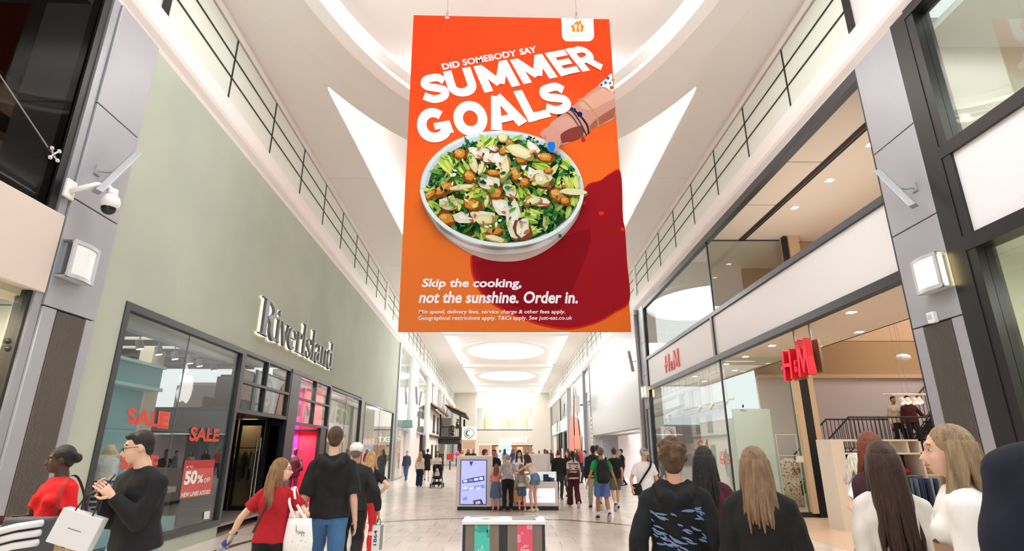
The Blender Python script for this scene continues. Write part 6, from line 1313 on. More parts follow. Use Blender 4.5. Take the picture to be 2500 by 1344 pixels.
    S.loft([Hd(0, .078, .018), Hd(0, .096, -.012), Hd(0, .112, -.034), Hd(0, .092, -.042)], [.008, .011, .016, .012], [.012, .012, .014, .01], n=8, side=hdir @ Vector((1, 0, 0)))
    S.ball(Hd(0, .083, .03), (.048, .014, .012), 12, 6, R=hdir); S.ball(Hd(0, .09, -.064), (.024, .012, .011), 10, 6, R=hdir)
    for q in (-1, 1): S.ball(Hd(q*.075, -.008, -.008), (.012, .022, .033), 10, 8, R=hdir)
    S.loft([sp(.44), neck+up*.02, Hd(0, -.02, -.05)], [.06*fx, .054, .052], n=12)
    extra_mb = MB()
    # hands: palm in the body surface, five separate fingers and a thumb joined in the same mesh
    def hand(el, w, sgn, curl=.55, q=extra_mb):
        d = (w-el).normalized(); n_ = rt*(-sgn); n_ = (n_-d*n_.dot(d)); n_ = n_.normalized() if n_.length > .2 else (fw-d*fw.dot(d)).normalized()
        s_ = d.cross(n_)*(1 if (d.cross(n_)).dot(fw) > 0 else -1); s_.normalize()
        mb.loft([w-d*.01, w+d*.03, w+d*.07, w+d*.09], [.026, .036, .04, .036], [.019, .018, .016, .012], n=10, side=s_)
        if vox > .02 and not near:
            mb.loft([w+d*.08, w+d*.12+n_*.015, w+d*.15+n_*.035], [.034, .03, .018], [.012, .011, .009], n=8, side=s_); return
        for i, (o, L) in enumerate(((.03, .07), (.01, .08), (-.011, .074), (-.03, .058))):
            p = w+d*.082+s_*o; dd = d; pts = [w+d*.05+s_*o*.9, p]
            for j in range(3):
                a = curl*(.55+.35*j); dd = (dd*math.cos(a*.6)+n_*math.sin(a*.6)).normalized(); nd = n_; p = p+dd*L*(.42, .32, .26)[j]; pts.append(p)
            q.loft(pts, [.0095, .0092, .0085, .0078, .0058], n=7)
        p0 = w+d*.025+s_*.03; q.loft([w+d*.015+s_*.012, p0, p0+(d*.5+s_*.6+n_*.45).normalized()*.035, p0+(d*.9+s_*.55+n_*.8).normalized()*.062], [.013, .0135, .0105, .007], n=7)
    hand(lel, lw, -1); hand(rel, rw, 1)
    QUEUE.append(('body', mb, skin(skin_), root, vox, extra_mb, k, 2)); 
    # face details
    if near or vox < .02:
        for q in (-1, 1):
            MBe = MB().ball(Hd(q*.031, .0685, .006), (.0115, .011, .0085), 12, 8); MBe.ball(Hd(q*.031, .0765, .006), (.0065, .0042, .0065), 10, 6, mi=1); o_ = MBe; QUEUE.append(('eye', MBe, [mat('eye_white', 'cfc8c0', .3), mat('eye_dark', '221812', .2)], root, 0, None, k, 0))
            b_ = MB().loft([Hd(q*.016, .086, .031), Hd(q*.033, .083, .036), Hd(q*.05, .07, .03)], [.003, .004, .002], [.005, .006, .003], n=6); QUEUE.append(('eyebrow', b_, hairm(hair[1]), root, 0, None, k, 0))
        lp = MB().loft([Hd(-.024, .088, -.064), Hd(-.01, .098, -.062), Hd(0, .1, -.063), Hd(.01, .098, -.062), Hd(.024, .088, -.064)], [.002, .005, .005, .005, .002], [.003, .008, .008, .008, .003], n=6); QUEUE.append(('lips', lp, mat('lips_'+skin_, {'dark': '5e3530', 'brown': '8a4a42'}.get(skin_, 'b8685e'), .4), root, 0, None, k, 0))
    # ---- clothes
    def torso(q, inf, t0, t1, flare=0, loose=1.0):
        pts = []; a_ = []; b_ = []
        for t, a, b in tt:
            if t0-.001 <= t <= t1+.001: pts.append(sp(t)); a_.append(a*fx*loose+inf); b_.append(b*fx*loose+inf)
        if pts and tt[0][0] >= t0: pass
        c0 = sp(t0); flare += .012; pts = [c0]+[p for p in pts if (p-c0).length > .02]; a_ = [max(a_[0], .158*fx+inf if t0 < 0 else 0)+flare]+a_[-(len(pts)-1):]; b_ = [max(b_[0], .118*fx+inf if t0 < 0 else 0)+flare*.8]+b_[-(len(pts)-1):]
        q.loft(pts, a_, b_, n=18, side=rt)
    tc, tk = top[0], top[1]; tmb = MB(); inf = {'short': .016, 'long': .018, 'hoodie': .028, 'hoodie_short': .025, 'jacket': .028, 'vest': .008, 'crop': .008, 'knit': .026, 'dress': .014}[tk]
    hem = {'crop': .06, 'vest': .02, 'hoodie': -.1, 'hoodie_short': -.07, 'jacket': -.12, 'dress': -.1}.get(tk, -.08)
    torso(tmb, inf, hem, .45 if tk != 'vest' else .36, loose=1.02)
    if tk != 'vest': tmb.loft([sp(.40), sp(.435), sp(.47), sp(.493)], [.14*fx+inf, .115*fx+inf, .08*fx+inf*.6, .063*fx+inf*.3], [.088*fx+inf, .084*fx+inf, .072*fx+inf*.6, .062*fx+inf*.3], n=16, side=rt)
    if tk != 'vest':
        for s_ in (shl, shr): tmb.loft([sp(.462), sp(.44).lerp(s_, .45)+up*.012, s_], [.045*fx+inf*.7, .045*fx+inf, .044*fx+inf], n=12)
    else:
        for q in (-1, 1): tmb.loft([sp(.34)+rt*q*.09+fw*.09, sp(.45)+rt*q*.1, sp(.34)+rt*q*.09-fw*.09], [.02, .02, .02], [.012, .012, .012], n=8)
    if f:
        for q in (-1, 1): tmb.ball(sp(.30)+rt*q*.07+fw*.075*fx, .062*fx+inf*.5, 12, 8)
    sl = {'short': .62, 'long': 2, 'hoodie': 2, 'hoodie_short': .95, 'jacket': 2, 'vest': 0, 'crop': 0, 'knit': 1.9, 'dress': .4}[tk]
    if sl:
        for s_, e_, w_ in ((shl, lel, lw), (shr, rel, rw)):
            r0 = .044*fx+inf
            if sl <= 1: tmb.ball(s_, r0, 12, 8); tmb.loft([s_, s_.lerp(e_, sl*.5), s_.lerp(e_, sl)], [r0, .044*fx+inf+.004, .042*fx+inf+.01], n=14)
            else:
                tmb.ball(s_, r0, 12, 8); tmb.loft([s_, s_.lerp(e_, .5), e_], [r0, .044*fx+inf, .038*fx+inf], n=14); tmb.ball(e_, .038*fx+inf, 12, 8)
                t_ = min(1, sl-1); tmb.loft([e_, e_.lerp(w_, .45*t_), e_.lerp(w_, .9*t_), e_.lerp(w_, t_)], [.038*fx+inf, .038*fx+inf, .031+inf*.8, .027+inf*.5], n=14)
    if tk.startswith('hoodie'):
        tmb.loft([sp(.50)-rt*.08+fw*.05, sp(.47)-rt*.12-fw*.02, sp(.42)-rt*.07-fw*.11, sp(.38)-fw*.125, sp(.42)+rt*.07-fw*.11, sp(.47)+rt*.12-fw*.02, sp(.50)+rt*.08+fw*.05], [.03, .045, .05, .055, .05, .045, .03], n=10)
        tmb.loft([sp(hem)+Vector((0, 0, .06)), sp(hem)], [.182*fx, .172*fx], [.142*fx, .134*fx], n=16, side=rt)
    if tk == 'jacket': tmb.loft([sp(.46), sp(.50)], [.1, .085], [.085, .08], n=14, side=rt)
    QUEUE.append(('top', tmb, cloth(tc, topprint), root, vox*.9, None, k, 1))
    bc, bk = bottom[0], bottom[1]; bm_ = MB()
    if bk in ('skirt', 'dress'):
        bm_.loft([sp(.12), sp(0), sp(-.2), pel+Vector((0, .0, -.45))], [.14, .18, .2, .24], [.105, .13, .15, .18], n=18, side=rt)
    else:
        bi = .012 if bk != 'wide' else .02
        bm_.loft([sp(.1), sp(0), pel+Vector((0, 0, -.07)), pel+Vector((0, 0, -.12))], [.14*fx+bi, .163*fx+bi, .165*fx+bi, .12], [.1*fx+bi, .115*fx+bi, .115*fx+bi, .09], n=18, side=rt)
        for q in (-1, 1): bm_.ball(pel+rt*q*.065-fw*.045+Vector((0, 0, -.075)), .078*fx, 12, 8)
        for h_, kn, an in ((hl, lk, la), (hr, rk, ra)):
            if bk == 'shorts': bm_.loft([h_, h_.lerp(kn, .5), h_.lerp(kn, .86)], [.098*fx, .098*fx, .1*fx], n=14); bm_.ball(h_, .098*fx, 12, 8)
            elif bk == 'hot': bm_.loft([h_, h_.lerp(kn, .2), h_.lerp(kn, .38)], [.095*fx, .096*fx, .1*fx], n=14)
            else:
                kr = .068 if bk == 'long' else (.058 if bk == 'slim' else .085); ar = {'long': .056, 'slim': .042, 'wide': .1}[bk]
                bm_.ball(h_, .096*fx, 12, 8); bm_.loft([h_, h_.lerp(kn, .5), kn], [.097*fx, lerp(.092*fx, kr, .4)+.006, kr], n=14); bm_.ball(kn, kr, 12, 8); bm_.loft([kn, kn.lerp(an, .4), kn.lerp(an, .93), kn.lerp(an, 1.02)], [kr, lerp(kr, ar, .3)+.004, ar, ar], n=14)
    QUEUE.append(('trousers' if bk in ('long', 'slim', 'wide') else ('skirt' if bk in ('skirt', 'dress') else 'shorts'), bm_, cloth(bc, botprint), root, vox*.9, None, k, 1))
    for Ff in (FL, FRr):
        sm = MB().loft([Ff(0, -.075, -.045), Ff(0, -.05, -.03), Ff(0, .03, -.03), Ff(0, .11, -.048), Ff(0, .175, -.06), Ff(0, .2, -.066)], [.03, .042, .047, .05, .044, .025], [.03, .048, .045, .032, .02, .01], n=12, side=rt)
        QUEUE.append(('shoe', sm, mat('shoe_'+shoes, shoes, .5), root, 0, None, k, 0)); so = MB().loft([Ff(0, -.08, -.07), Ff(0, .0, -.07), Ff(0, .12, -.07), Ff(0, .2, -.07)], [.03, .043, .05, .03], [.01, .01, .01, .008], n=12, side=rt); QUEUE.append(('sole', so, mat('sole_white', 'd8d5cf', .6), root, 0, None, k, 0))
        if socks: QUEUE.append(('sock', MB().loft([Ff(0, -.02, .0), Ff(0, -.02, .09)], [.043, .044], n=12), cloth(socks), root, 0, None, k, 0))
    # ---- hair
    hk, hcol = hair[0], hair[1]; hm = MB(); seed = random.Random(len(QUEUE)); hstr = MB()
    if hk != 'bald':
        g = {'curly': 1.2, 'short': 1.0, 'buzz': .975}.get(hk, 1.04)
        hm.ball(Hd(0, -.024, .034), (.08*g, .094*g, .096*g), 22, 14, R=hdir); hm.ball(Hd(0, -.06, -.02), (.062*g, .048*g, .06*g), 16, 10, R=hdir)
        if hk in ('short', 'curly'): hm.ball(Hd(0, .045, .09), (.055*g, .04*g, .028*g), 12, 8, R=hdir)
        if hk == 'curly':
            for i in range(60):
                th, ph = seed.uniform(0, 2*PI), seed.uniform(0, 1.9); v_ = Vector((math.sin(ph)*math.cos(th), math.sin(ph)*math.sin(th), math.cos(ph)))
                if v_.y > .6 and v_.z < .45: continue
                hm.ball(Hd(v_.x*.096, -.026+v_.y*.108, .042+v_.z*.108), seed.uniform(.018, .03), 8, 6)
        if hk in ('long', 'mid', 'verylong', 'pony', 'bob'):
            L = {'long': .34, 'mid': .2, 'verylong': .52, 'pony': 0, 'bob': .12}[hk]
            if L:
                ns = 46 if vox < .02 else 22
                for i in range(ns):
                    u = -1+2*(i+.5)/ns; ang = u*2.05+seed.uniform(-.05, .05); lay = seed.choice((0, 0, 1))
                    x0 = math.sin(ang)*.078; y0 = -.03-math.cos(ang)*.088
                    ww = seed.uniform(-.015, .015); LL = L*seed.uniform(.82, 1.06)*(1 if abs(ang) < 1.5 else .9)
                    p0 = Hd(x0*.45, -.02+(y0+.03)*.45, .105); p1 = Hd(x0, y0, .03); p2 = Hd(x0*1.12, y0*1.08, -.05)
                    back = -fw*.0; base = p2-Vector((0, 0, 1))*LL*.45+(-fw*.03 if abs(ang) < 1.3 else fw*.03)+rt*ww; tip = p2-Vector((0, 0, 1))*LL+(-fw*(.05+.02*lay) if abs(ang) < 1.3 else fw*.05)+rt*(ww*1.6+x0*.15)
                    r_ = .017 if vox < .02 else .024
                    pts_ = [p0, p1, p2, base, base.lerp(tip, .55)+rt*seed.uniform(-.008, .008), tip]; hstr.loft(pts_, [r_*.7, r_, r_*1.1, r_*1.1, r_*.9, r_*.25], n=6)
                hm.loft([Hd(0, -.06, .02), Hd(0, -.085, -.08), Hd(0, -.085, -.08)-Vector((0, 0, L*.45))-fw*.02, Hd(0, -.085, -.08)-Vector((0, 0, L*.85))-fw*.045], [.07, .075, .09 if L > .3 else .07, .06], [.04, .035, .03, .015], n=12, side=rt)
            if hk == 'pony': hm.ball(Hd(0, -.12, .03), .03, 10, 8); hm.loft([Hd(0, -.11, .03), Hd(0, -.15, .0), Hd(0, -.16, -.1), Hd(0, -.14, -.24)], [.025, .035, .032, .012], n=10)
        if hk == 'bun': hm.ball(Hd(0, -.125, .0), (.045, .04, .045), 12, 8)
        QUEUE.append(('hair', hm, hairm(hcol), root, vox*.8 if hk != 'curly' else vox*.7, hstr if hstr.v else None, k, 1))
    if hat:
        hb_ = MB().ball(Hd(0, -.015, .045), (.092, .108, .085), 20, 12, R=hdir); hb_.loft([Hd(0, .07, .045), Hd(0, .12, .038), Hd(0, .165, .022)], [.078, .07, .04], [.014, .011, .008], n=14, side=hdir @ Vector((1, 0, 0))); QUEUE.append(('cap', hb_, cloth(hat), root, .007, None, k, 1))
    if glasses:
        gb = MB()
        for q in (-1, 1):
            c = [Hd(q*.033+.023*math.cos(2*PI*i/16), .098, .004+.018*math.sin(2*PI*i/16)) for i in range(17)]; gb.loft(c, .0022, n=5, cap=False); gb.tube([Hd(q*.056, .095, .008), Hd(q*.076, .05, .008), Hd(q*.08, -.01, .0)], .002, 5)
        gb.tube([Hd(-.011, .1, .006), Hd(.011, .1, .006)], .002, 5); QUEUE.append(('glasses', gb, mat('glasses_'+glasses, glasses, .3, .3), root, 0, None, k, 0))
        if glasses == '1c1a1c':
            gl_ = MB()
            for q in (-1, 1): gl_.add([Hd(q*.033+.022*math.cos(2*PI*i/16), .0985, .004+.017*math.sin(2*PI*i/16)) for i in range(16)], [tuple(range(16))])
            QUEUE.append(('dark_lenses', gl_, mat('dark_lens', '141416', .1), root, 0, None, k, 0))
    P.k = k; P.sp = sp; P.rt = rt; P.fw = fw; P.up = up; P.Hd = Hd; P.shl, P.shr, P.lw, P.rw, P.lel, P.rel, P.fx = shl, shr, lw, rw, lel, rel, fx
    def world(p): R = Matrix.Rotation(math.radians(head), 3, 'Z'); return Vector((pos[0], pos[1], z0))+R @ (Vector(p)*k)
    P.W = world; P.handl = lw+(lw-lel).normalized()*.085; P.handr = rw+(rw-rel).normalized()*.085
    return P
def part(P, name, mb, m, label=None): QUEUE.append((name, mb, m, P.root, 0, None, P.k, 0, label))
def bake():
    tmp = []
    for it in QUEUE:
        name, mb, m, root, vox, ex, k, sm = it[:8]
        if vox:
            me = mb.mesh('tmp', [], False); o = bpy.data.objects.new('tmp', me); COL.objects.link(o); r = o.modifiers.new('r', 'REMESH'); r.mode = 'VOXEL'; r.voxel_size = max(vox, .006)
            s_ = o.modifiers.new('s', 'SMOOTH'); s_.iterations = sm*2; s_.factor = .5; tmp.append(o)
        else: tmp.append(None)
    bpy.context.view_layer.update(); dg = bpy.context.evaluated_depsgraph_get(); tot = 0
    for it, o in zip(QUEUE, tmp):
        name, mb, m, root, vox, ex, k, sm = it[:8]; ms = m if isinstance(m, list) else [m]
        if o is not None:
            me = bpy.data.meshes.new_from_object(o.evaluated_get(dg)); n = len(me.vertices); co = np.empty(n*3, dtype=np.float32); me.vertices.foreach_get('co', co); co = co.reshape(-1, 3)
            if name in ('top', 'trousers', 'shorts', 'skirt') and vox < .02:
                nr = np.empty(n*3, dtype=np.float32); me.vertices.foreach_get('normal', nr); nr = nr.reshape(-1, 3); sd = len(root.name)*1.7+sum(map(ord, root.name[-3:]))
                x, y, z = co[:, 0], co[:, 1], co[:, 2]
                wv = np.sin(z*38+np.sin(x*17+sd)*2.2+np.sin(y*13+sd*2)*1.8)*.0028+np.sin(z*17+x*26+sd+np.sin(y*11)*2)*.0035+np.sin(x*52+y*31+z*19+sd)*.0012; co += nr*wv[:, None]
            if ex is not None:
                fs = [tuple(p.vertices) for p in me.polygons]; vs = [tuple(c) for c in co]; vs2 = vs+[tuple(v) for v in ex.v]; fs += [tuple(i+n for i in f) for f in ex.f]
                me2 = bpy.data.meshes.new(name); me2.from_pydata(vs2, [], fs); bpy.data.meshes.remove(me); me = me2
            else: me.vertices.foreach_set('co', co.ravel())
            me.name = name; me.materials.clear()
            for q in ms: me.materials.append(q)
            bpy.data.objects.remove(o)
        else: me = mb.mesh(name, ms, True)
        me.polygons.foreach_set('use_smooth', [True]*len(me.polygons)); tot += len(me.polygons)
        ob = bpy.data.objects.new(name, me); COL.objects.link(ob); ob.parent = root; ob.scale = (k, k, k)
        if len(it) > 8 and it[8]: ob['label'] = it[8]
    print('PEOPLE POLYS', tot, len(QUEUE))
def at(px, Y): return (on_y(px, 1100, Y).x, Y)
WALK_A = dict(lf=(-.09, .24, .08, 0), rf=(.09, -.3, .17, -45)); WALK_B = dict(rf=(.09, .24, .08, 0), lf=(-.09, -.3, .17, -45)); STEP = dict(lf=(-.1, .1, .08, 0), rf=(.1, -.14, .1, -12))
NV_ = .0105
# ---- foreground, left
pA = person('woman in bright red t-shirt with dark hair tied back, carrying bags, at far left', at(165, 5.3), 160, 1.68, 'f', 'dark', NV_, near=True, fat=1.2, hp=5, hy=-32, top=('d8121c', 'short'), bottom=('17171c', 'slim'), hair=('bun', '17120f'), lh=(-.1, .24, 1.1), le=(-.4, -.6, -.6), rh=(.16, .26, 1.1), re=(.4, -.6, -.3), **WALK_A)
pB = person('young man in black long-sleeved shirt and pale jeans looking at his phone', at(368, 4.75), 158, 1.8, 'm', 'fair', NV_, near=True, fat=1.3, lean=6, hp=8, hy=-32, top=('16171c', 'long'), bottom=('8fa9c9', 'long'), hair=('short', '1c1512'), glasses='2a2624', lh=(-.05, .26, 1.25), le=(-.35, -.5, -1), rh=(.08, .25, 1.26), re=(.3, -.5, -1), **WALK_B)
pC = person('woman in dark red t-shirt with long fair-brown hair, tote bag and water bottle', at(688, 5.9), 10, 1.56, 'f', 'fair', NV_, near=True, fat=1.12, hy=-82, top=('a80f1c', 'short'), bottom=('141416', 'long'), hair=('long', '8a6544'), glasses='6a5648', lh=(-.44, .12, .93), le=(-.3, -1, .1), rh=(.26, .14, .98), re=(.7, -.6, 0), **WALK_B)
pD = person('tall man seen from behind in black short-sleeved hoodie and blue jeans', at(816, 6.3), 13, 1.89, 'm', 'fair', NV_, near=True, fat=1.0, top=('131315', 'hoodie_short'), bottom=('45709f', 'long'), hair=('buzz', '4a3224'), lh=(-.25, .1, .86), rh=(.25, .04, .84), **WALK_A)
pE = person('man in white cap and black long-sleeved top holding a tall paper bag', at(870, 7.9), 14, 1.74, 'm', 'tan', NV_, near=True, fat=1.1, hy=-10, top=('1f2022', 'long'), bottom=('191a1d', 'long'), hair=('short', '6a6662'), hat='e9e7e4', rh=(.34, .0, .86), re=(.4, -1, 0), shoes='4c4a3a', **WALK_A)
pF = person('blonde woman in black top and red trousers with a hand on her hip', at(907, 9.7), 0, 1.62, 'f', 'fair', NV_+.002, near=True, top=('141416', 'short'), bottom=('c8202e', 'slim'), hair=('mid', 'c59c66'), rh=(.17, .04, 1.0), re=(1, -.45, -.1), shoes='c8b8a0', **STEP)
# ---- foreground, right
pG = person('curly brown-haired boy from behind in black hoodie with pale blue print', at(1640, 4.1), -15, 1.69, 'm', 'light', NV_, near=True, fat=1.1, top=('0f1015', 'hoodie'), topprint=None, bottom=('15161a', 'long'), hair=('curly', '5b3f2a'), lh=(-.3, .02, .86), le=(-.3, -1, 0), rh=(.26, .1, .88), **WALK_A)
pH = person('woman with long black hair in a maroon jacket behind the curly-haired boy', at(1716, 5.0), -24, 1.67, 'f', 'tan', NV_+.001, near=True, top=('4c1526', 'jacket'), bottom=('191a1e', 'long'), hair=('long', '120f10'), rh=(.3, .1, .86), **WALK_B)
pI = person('woman from behind in black sweatshirt with long brown hair turning blonde', at(1838, 3.75), -24, 1.66, 'f', 'light', NV_, near=True, fat=1.25, hy=12, top=('131314', 'knit'), bottom=('131314', 'long'), hair=('long', '8a6c50'), lh=(-.23, .12, .86), le=(-.2, -1, 0), rh=(.23, .12, .86), re=(.2, -1, 0), **WALK_A)
pJ = person('white-haired woman in white t-shirt and sunglasses with a white shoulder bag', at(2083, 7.0), -128, 1.6, 'f', 'fair', NV_+.001, near=True, fat=1.1, top=('efeff0', 'short'), bottom=('1c1d22', 'long'), hair=('mid', 'd9d2c4'), glasses='1c1a1c', lh=(-.2, .12, .95), rh=(.24, .06, .9), **WALK_A)
pK = person('red-haired person mostly hidden behind the long dark-haired woman', at(2128, 4.7), 5, 1.78, 'f', 'fair', .014, top=('3a1c22', 'long'), bottom=('1b1b1f', 'long'), hair=('mid', '7a3a22'), **WALK_B)
pL = person('woman with very long dark brown hair over a pale top, right foreground', at(2150, 3.5), -28, 1.69, 'f', 'light', NV_, near=True, hy=10, top=('e2dcd6', 'long'), bottom=('dcd6d0', 'dress'), hair=('verylong', '3b2216'), **WALK_B)
pM = person('fair-haired woman in white and tan knitted top walking left, right foreground', at(2330, 2.9), 52, 1.76, 'f', 'fair', NV_, near=True, fat=1.15, hy=10, top=('f2efec', 'knit'), topprint=None, bottom=('ddd8d2', 'long'), hair=('long', '9b8262'), lh=(-.18, .25, .95), le=(-.2, -1, 0), rh=(.2, .16, .92), re=(.2, -1, 0), **WALK_A)
pN = person('man in dark navy denim jacket cut off by the right edge', at(2672, 1.78), -45, 2.0, 'm', 'light', .012, near=True, fat=1.15, top=('0b1126', 'jacket'), bottom=('1a1c22', 'long'), hair=('short', '2a1f1a'), lh=(-.24, .04, .84))
# ---- middle distance, right
mv = .0145
pO = person('woman in striped top and maroon wide trousers walking away', (1.86, 17.7), 4, 1.6, 'f', 'brown', mv, fat=1.05, top=('d9c8c0', 'short'), bottom=('4a1622', 'wide'), hair=('pony', '171110'), shoes='d8cfc4', **WALK_A)
pP = person('man in black leather jacket and beige trousers walking away', (2.42, 17.2), 2, 1.77, 'm', 'dark', mv, fat=1.1, top=('1c1f22', 'jacket'), bottom=('b9ae9c', 'long'), hair=('buzz', '15100e'), shoes='24303c', **WALK_A)
pQ = person('man in white hoodie seen over the black leather jacket', (2.98, 20.2), 0, 1.8, 'm', 'light', mv, top=('e4e2de', 'hoodie'), bottom=('35383e', 'long'), hair=('short', '3a2418'), **WALK_B)
pR = person('balding man in bright green t-shirt and blue shorts with a black backpack', (2.24, 14.6), 2, 1.7, 'm', 'tan', .0125, fat=1.15, near=True, top=('15934a', 'short'), bottom=('5b78b6', 'shorts'), hair=('buzz', '6a5a4c'), shoes='26303c', lh=(-.36, .02, .86), rh=(.36, .0, .84), socks='e4e2de', **WALK_A)
pS = person('boy in black t-shirt and olive shorts with white socks', (3.0, 17.0), 2, 1.7, 'm', 'light', mv, fat=.95, top=('131416', 'short'), bottom=('5c5f4c', 'shorts'), hair=('short', '4a2f20'), shoes='17181a', socks='efefef', **WALK_B)
pT = person('man in grey cap and white t-shirt with a black cross-body bag, facing the viewer', at(1570, 12.2), 188, 1.68, 'm', 'light', NV_+.002, near=True, fat=1.2, hp=12, top=('ededee', 'short'), bottom=('9c8358', 'long'), hair=('short', '7a6a5c'), hat='a8a9a6', lh=(-.34, .12, .9), rh=(.34, .14, .92), shoes='d0ccc4', **STEP)
pU = person('man in black standing beside the white store opening', (5.3, 28.0), 80, 1.68, 'm', 'light', .018, top=('141416', 'long'), bottom=('16171a', 'slim'), hair=('short', '1a1614'), lh=(-.1, .3, 1.1), rh=(.1, .3, 1.1), **STEP)
pV = person('person in grey top by the white store wall', (5.55, 29.6), 150, 1.66, 'm', 'light', .018, top=('8a8482', 'short'), bottom=('5c6e88', 'long'), hair=('short', '3a2a20'), **STEP)
pW = person('man in pale blue shirt behind the boy in black', (3.35, 21.6), 5, 1.66, 'm', 'light', .018, top=('c3ccd8', 'short'), bottom=('8d8a80', 'long'), hair=('curly', 'b08a5a'), **WALK_A)
# ---- around the kiosk
pX = person('small girl in denim dress leaning at the kiosk counter', (-.46, 16.72), -6, 1.26, 'f', 'fair', mv, fat=.85, lean=10, top=('e08a8a', 'short'), bottom=('566a86', 'skirt'), hair=('long', '8a5a36'), shoes='c04a5c', lh=(-.2, .35, 1.1), rh=(.2, .35, 1.1))
pY = person('grey-haired woman in speckled grey blouse bending over the kiosk counter', (-.12, 16.55), 0, 1.6, 'f', 'fair', mv, fat=1.25, lean=30, hp=20, top=('b9b6b8', 'short'), topprint='8f8c92', bottom=('151517', 'long'), hair=('short', '8f8c84'), shoes='8a5a40', lh=(-.24, .42, .96), rh=(.3, .2, .8))
pZ = person('girl in cream striped t-shirt and denim shorts at the kiosk', (.27, 16.7), 8, 1.26, 'f', 'fair', mv, fat=.85, lean=12, top=('d8d0c2', 'short'), bottom=('5a7290', 'shorts'), hair=('long', '9a7450'), shoes='c05a6a', lh=(-.2, .35, 1.1), rh=(.2, .35, 1.1), lf=(-.08, 0, .08, 0), rf=(.1, -.2, .14, -35))
pAA = person('young woman in cream vest and denim shorts leaning over the kiosk', (.62, 16.62), 48, 1.62, 'f', 'fair', .0125, near=True, fat=.9, lean=30, hp=15, top=('ead8cf', 'vest'), bottom=('6a88ac', 'hot'), hair=('long', '33211a'), shoes='e8e2d4', lh=(-.3, .55, 1.1), le=(-1, 0, -.6), rh=(.05, .5, 1.0), re=(.6, 0, -1))
pAB = person('kiosk assistant in white shirt with long dark hair behind the counter', (.22, 18.35), 186, 1.66, 'f', 'fair', mv, hp=25, top=('ebebee', 'short'), bottom=('22232a', 'long'), hair=('long', '2e1f18'), lh=(-.22, .3, 1.05), rh=(.22, .3, 1.05))
pAC = person('man in black shirt with hand on chin behind the kiosk tower', (-.62, 20.1), 170, 1.66, 'm', 'tan', mv, top=('17181c', 'short'), bottom=('22242a', 'long'), hair=('short', '16110f'), rh=(.06, .2, 1.42), re=(.6, .3, -1))
pAD = person('person in white shirt half hidden by the kiosk screen tower', (-.88, 18.4), -60, 1.66, 'm', 'fair', mv, top=('eceded', 'short'), bottom=('2b2d35', 'long'), hair=('short', '3a261a'), rh=(.2, .3, 1.0))
pAE = person('stout person in black top standing behind the kiosk at right', (1.66, 20.6), -15, 1.64, 'm', 'fair', mv, fat=1.35, top=('141416', 'long'), bottom=('2c2d33', 'long'), hair=('short', '5a4434'), **STEP)
pAF = person('woman with long dark hair facing the person in black behind the kiosk', (2.1, 21.8), 150, 1.62, 'f', 'fair', .016, top=('2a2226', 'jacket'), bottom=('44464e', 'slim'), hair=('long', '241813'), **STEP)
# ---- middle distance, left
pAG = person('man in grey jacket and jeans by the white shopfront', (-6.0, 33.0), 175, 1.58, 'm', 'fair', .018, top=('4c525c', 'jacket'), bottom=('4f7096', 'long'), hair=('short', '8a6a4a'), **WALK_A)
pAH = person('blonde woman in cream blouse and wide navy trousers', (-4.35, 27.4), -4, 1.55, 'f', 'fair', .0155, top=('efe2cc', 'knit'), bottom=('1f2c4c', 'wide'), hair=('long', 'dcae6a'), **STEP)
pAI = person('man in black t-shirt and shorts past the blonde woman', (-4.75, 32.5), 10, 1.7, 'm', 'fair', .018, top=('17181a', 'short'), bottom=('1c1d20', 'shorts'), hair=('short', '2c1d15'), **WALK_A)
pAJ = person('woman in white t-shirt pushing the stroller towards the viewer', (-3.55, 27.6), 182, 1.58, 'f', 'light', .0155, top=('f0eff0', 'short'), bottom=('8d8478', 'long'), hair=('mid', '3c2418'), lh=(-.2, .38, .98), rh=(.2, .38, .98), **WALK_B)
pAK = person('dark-haired woman in black beyond the blonde woman', (-5.6, 36.5), 0, 1.66, 'f', 'fair', .02, top=('1b1b1e', 'long'), bottom=('24252a', 'long'), hair=('mid', '17110f'), **WALK_A)
pAL = person('child in white beside the kiosk at left', (-3.0, 33.5), 170, 1.25, 'f', 'fair', .02, fat=.9, top=('e8e2e2', 'short'), bottom=('3c4c7c', 'long'), hair=('long', '3a2a20'))
# ---- distant shoppers
cols = ['1b1c20', 'd23a8a', '2f3a5a', 'c83232', 'e8e6e2', '5a6a4a', '7a8aa6', '36302e', 'e2c43a', '8a4a5a', '3d6a86', 'c9b8a2']
nm = {'1b1c20': 'black', 'd23a8a': 'bright pink', '2f3a5a': 'navy', 'c83232': 'red', 'e8e6e2': 'white', '5a6a4a': 'olive', '7a8aa6': 'grey-blue', '36302e': 'dark brown', 'e2c43a': 'yellow', '8a4a5a': 'plum', '3d6a86': 'teal blue', 'c9b8a2': 'sand'}
far_px = [(1118, 52, 1), (1128, 47, 8), (1143, 44, 7), (1156, 38, 0), (1221, 44, 4), (1286, 42, 3), (1232, 50, 6), (1316, 38, 2), (1300, 52, 9), (1252, 40, 2), (1335, 40, 5), (1345, 46, 7), (1386, 36, 3), (1394, 30, 4), (1405, 33, 0), (1416, 36, 3), (1428, 30, 6), (1411, 44, 10), (1330, 55, 11), (1270, 58, 0), (1208, 57, 10), (1362, 48, 1)]
used_l = {}
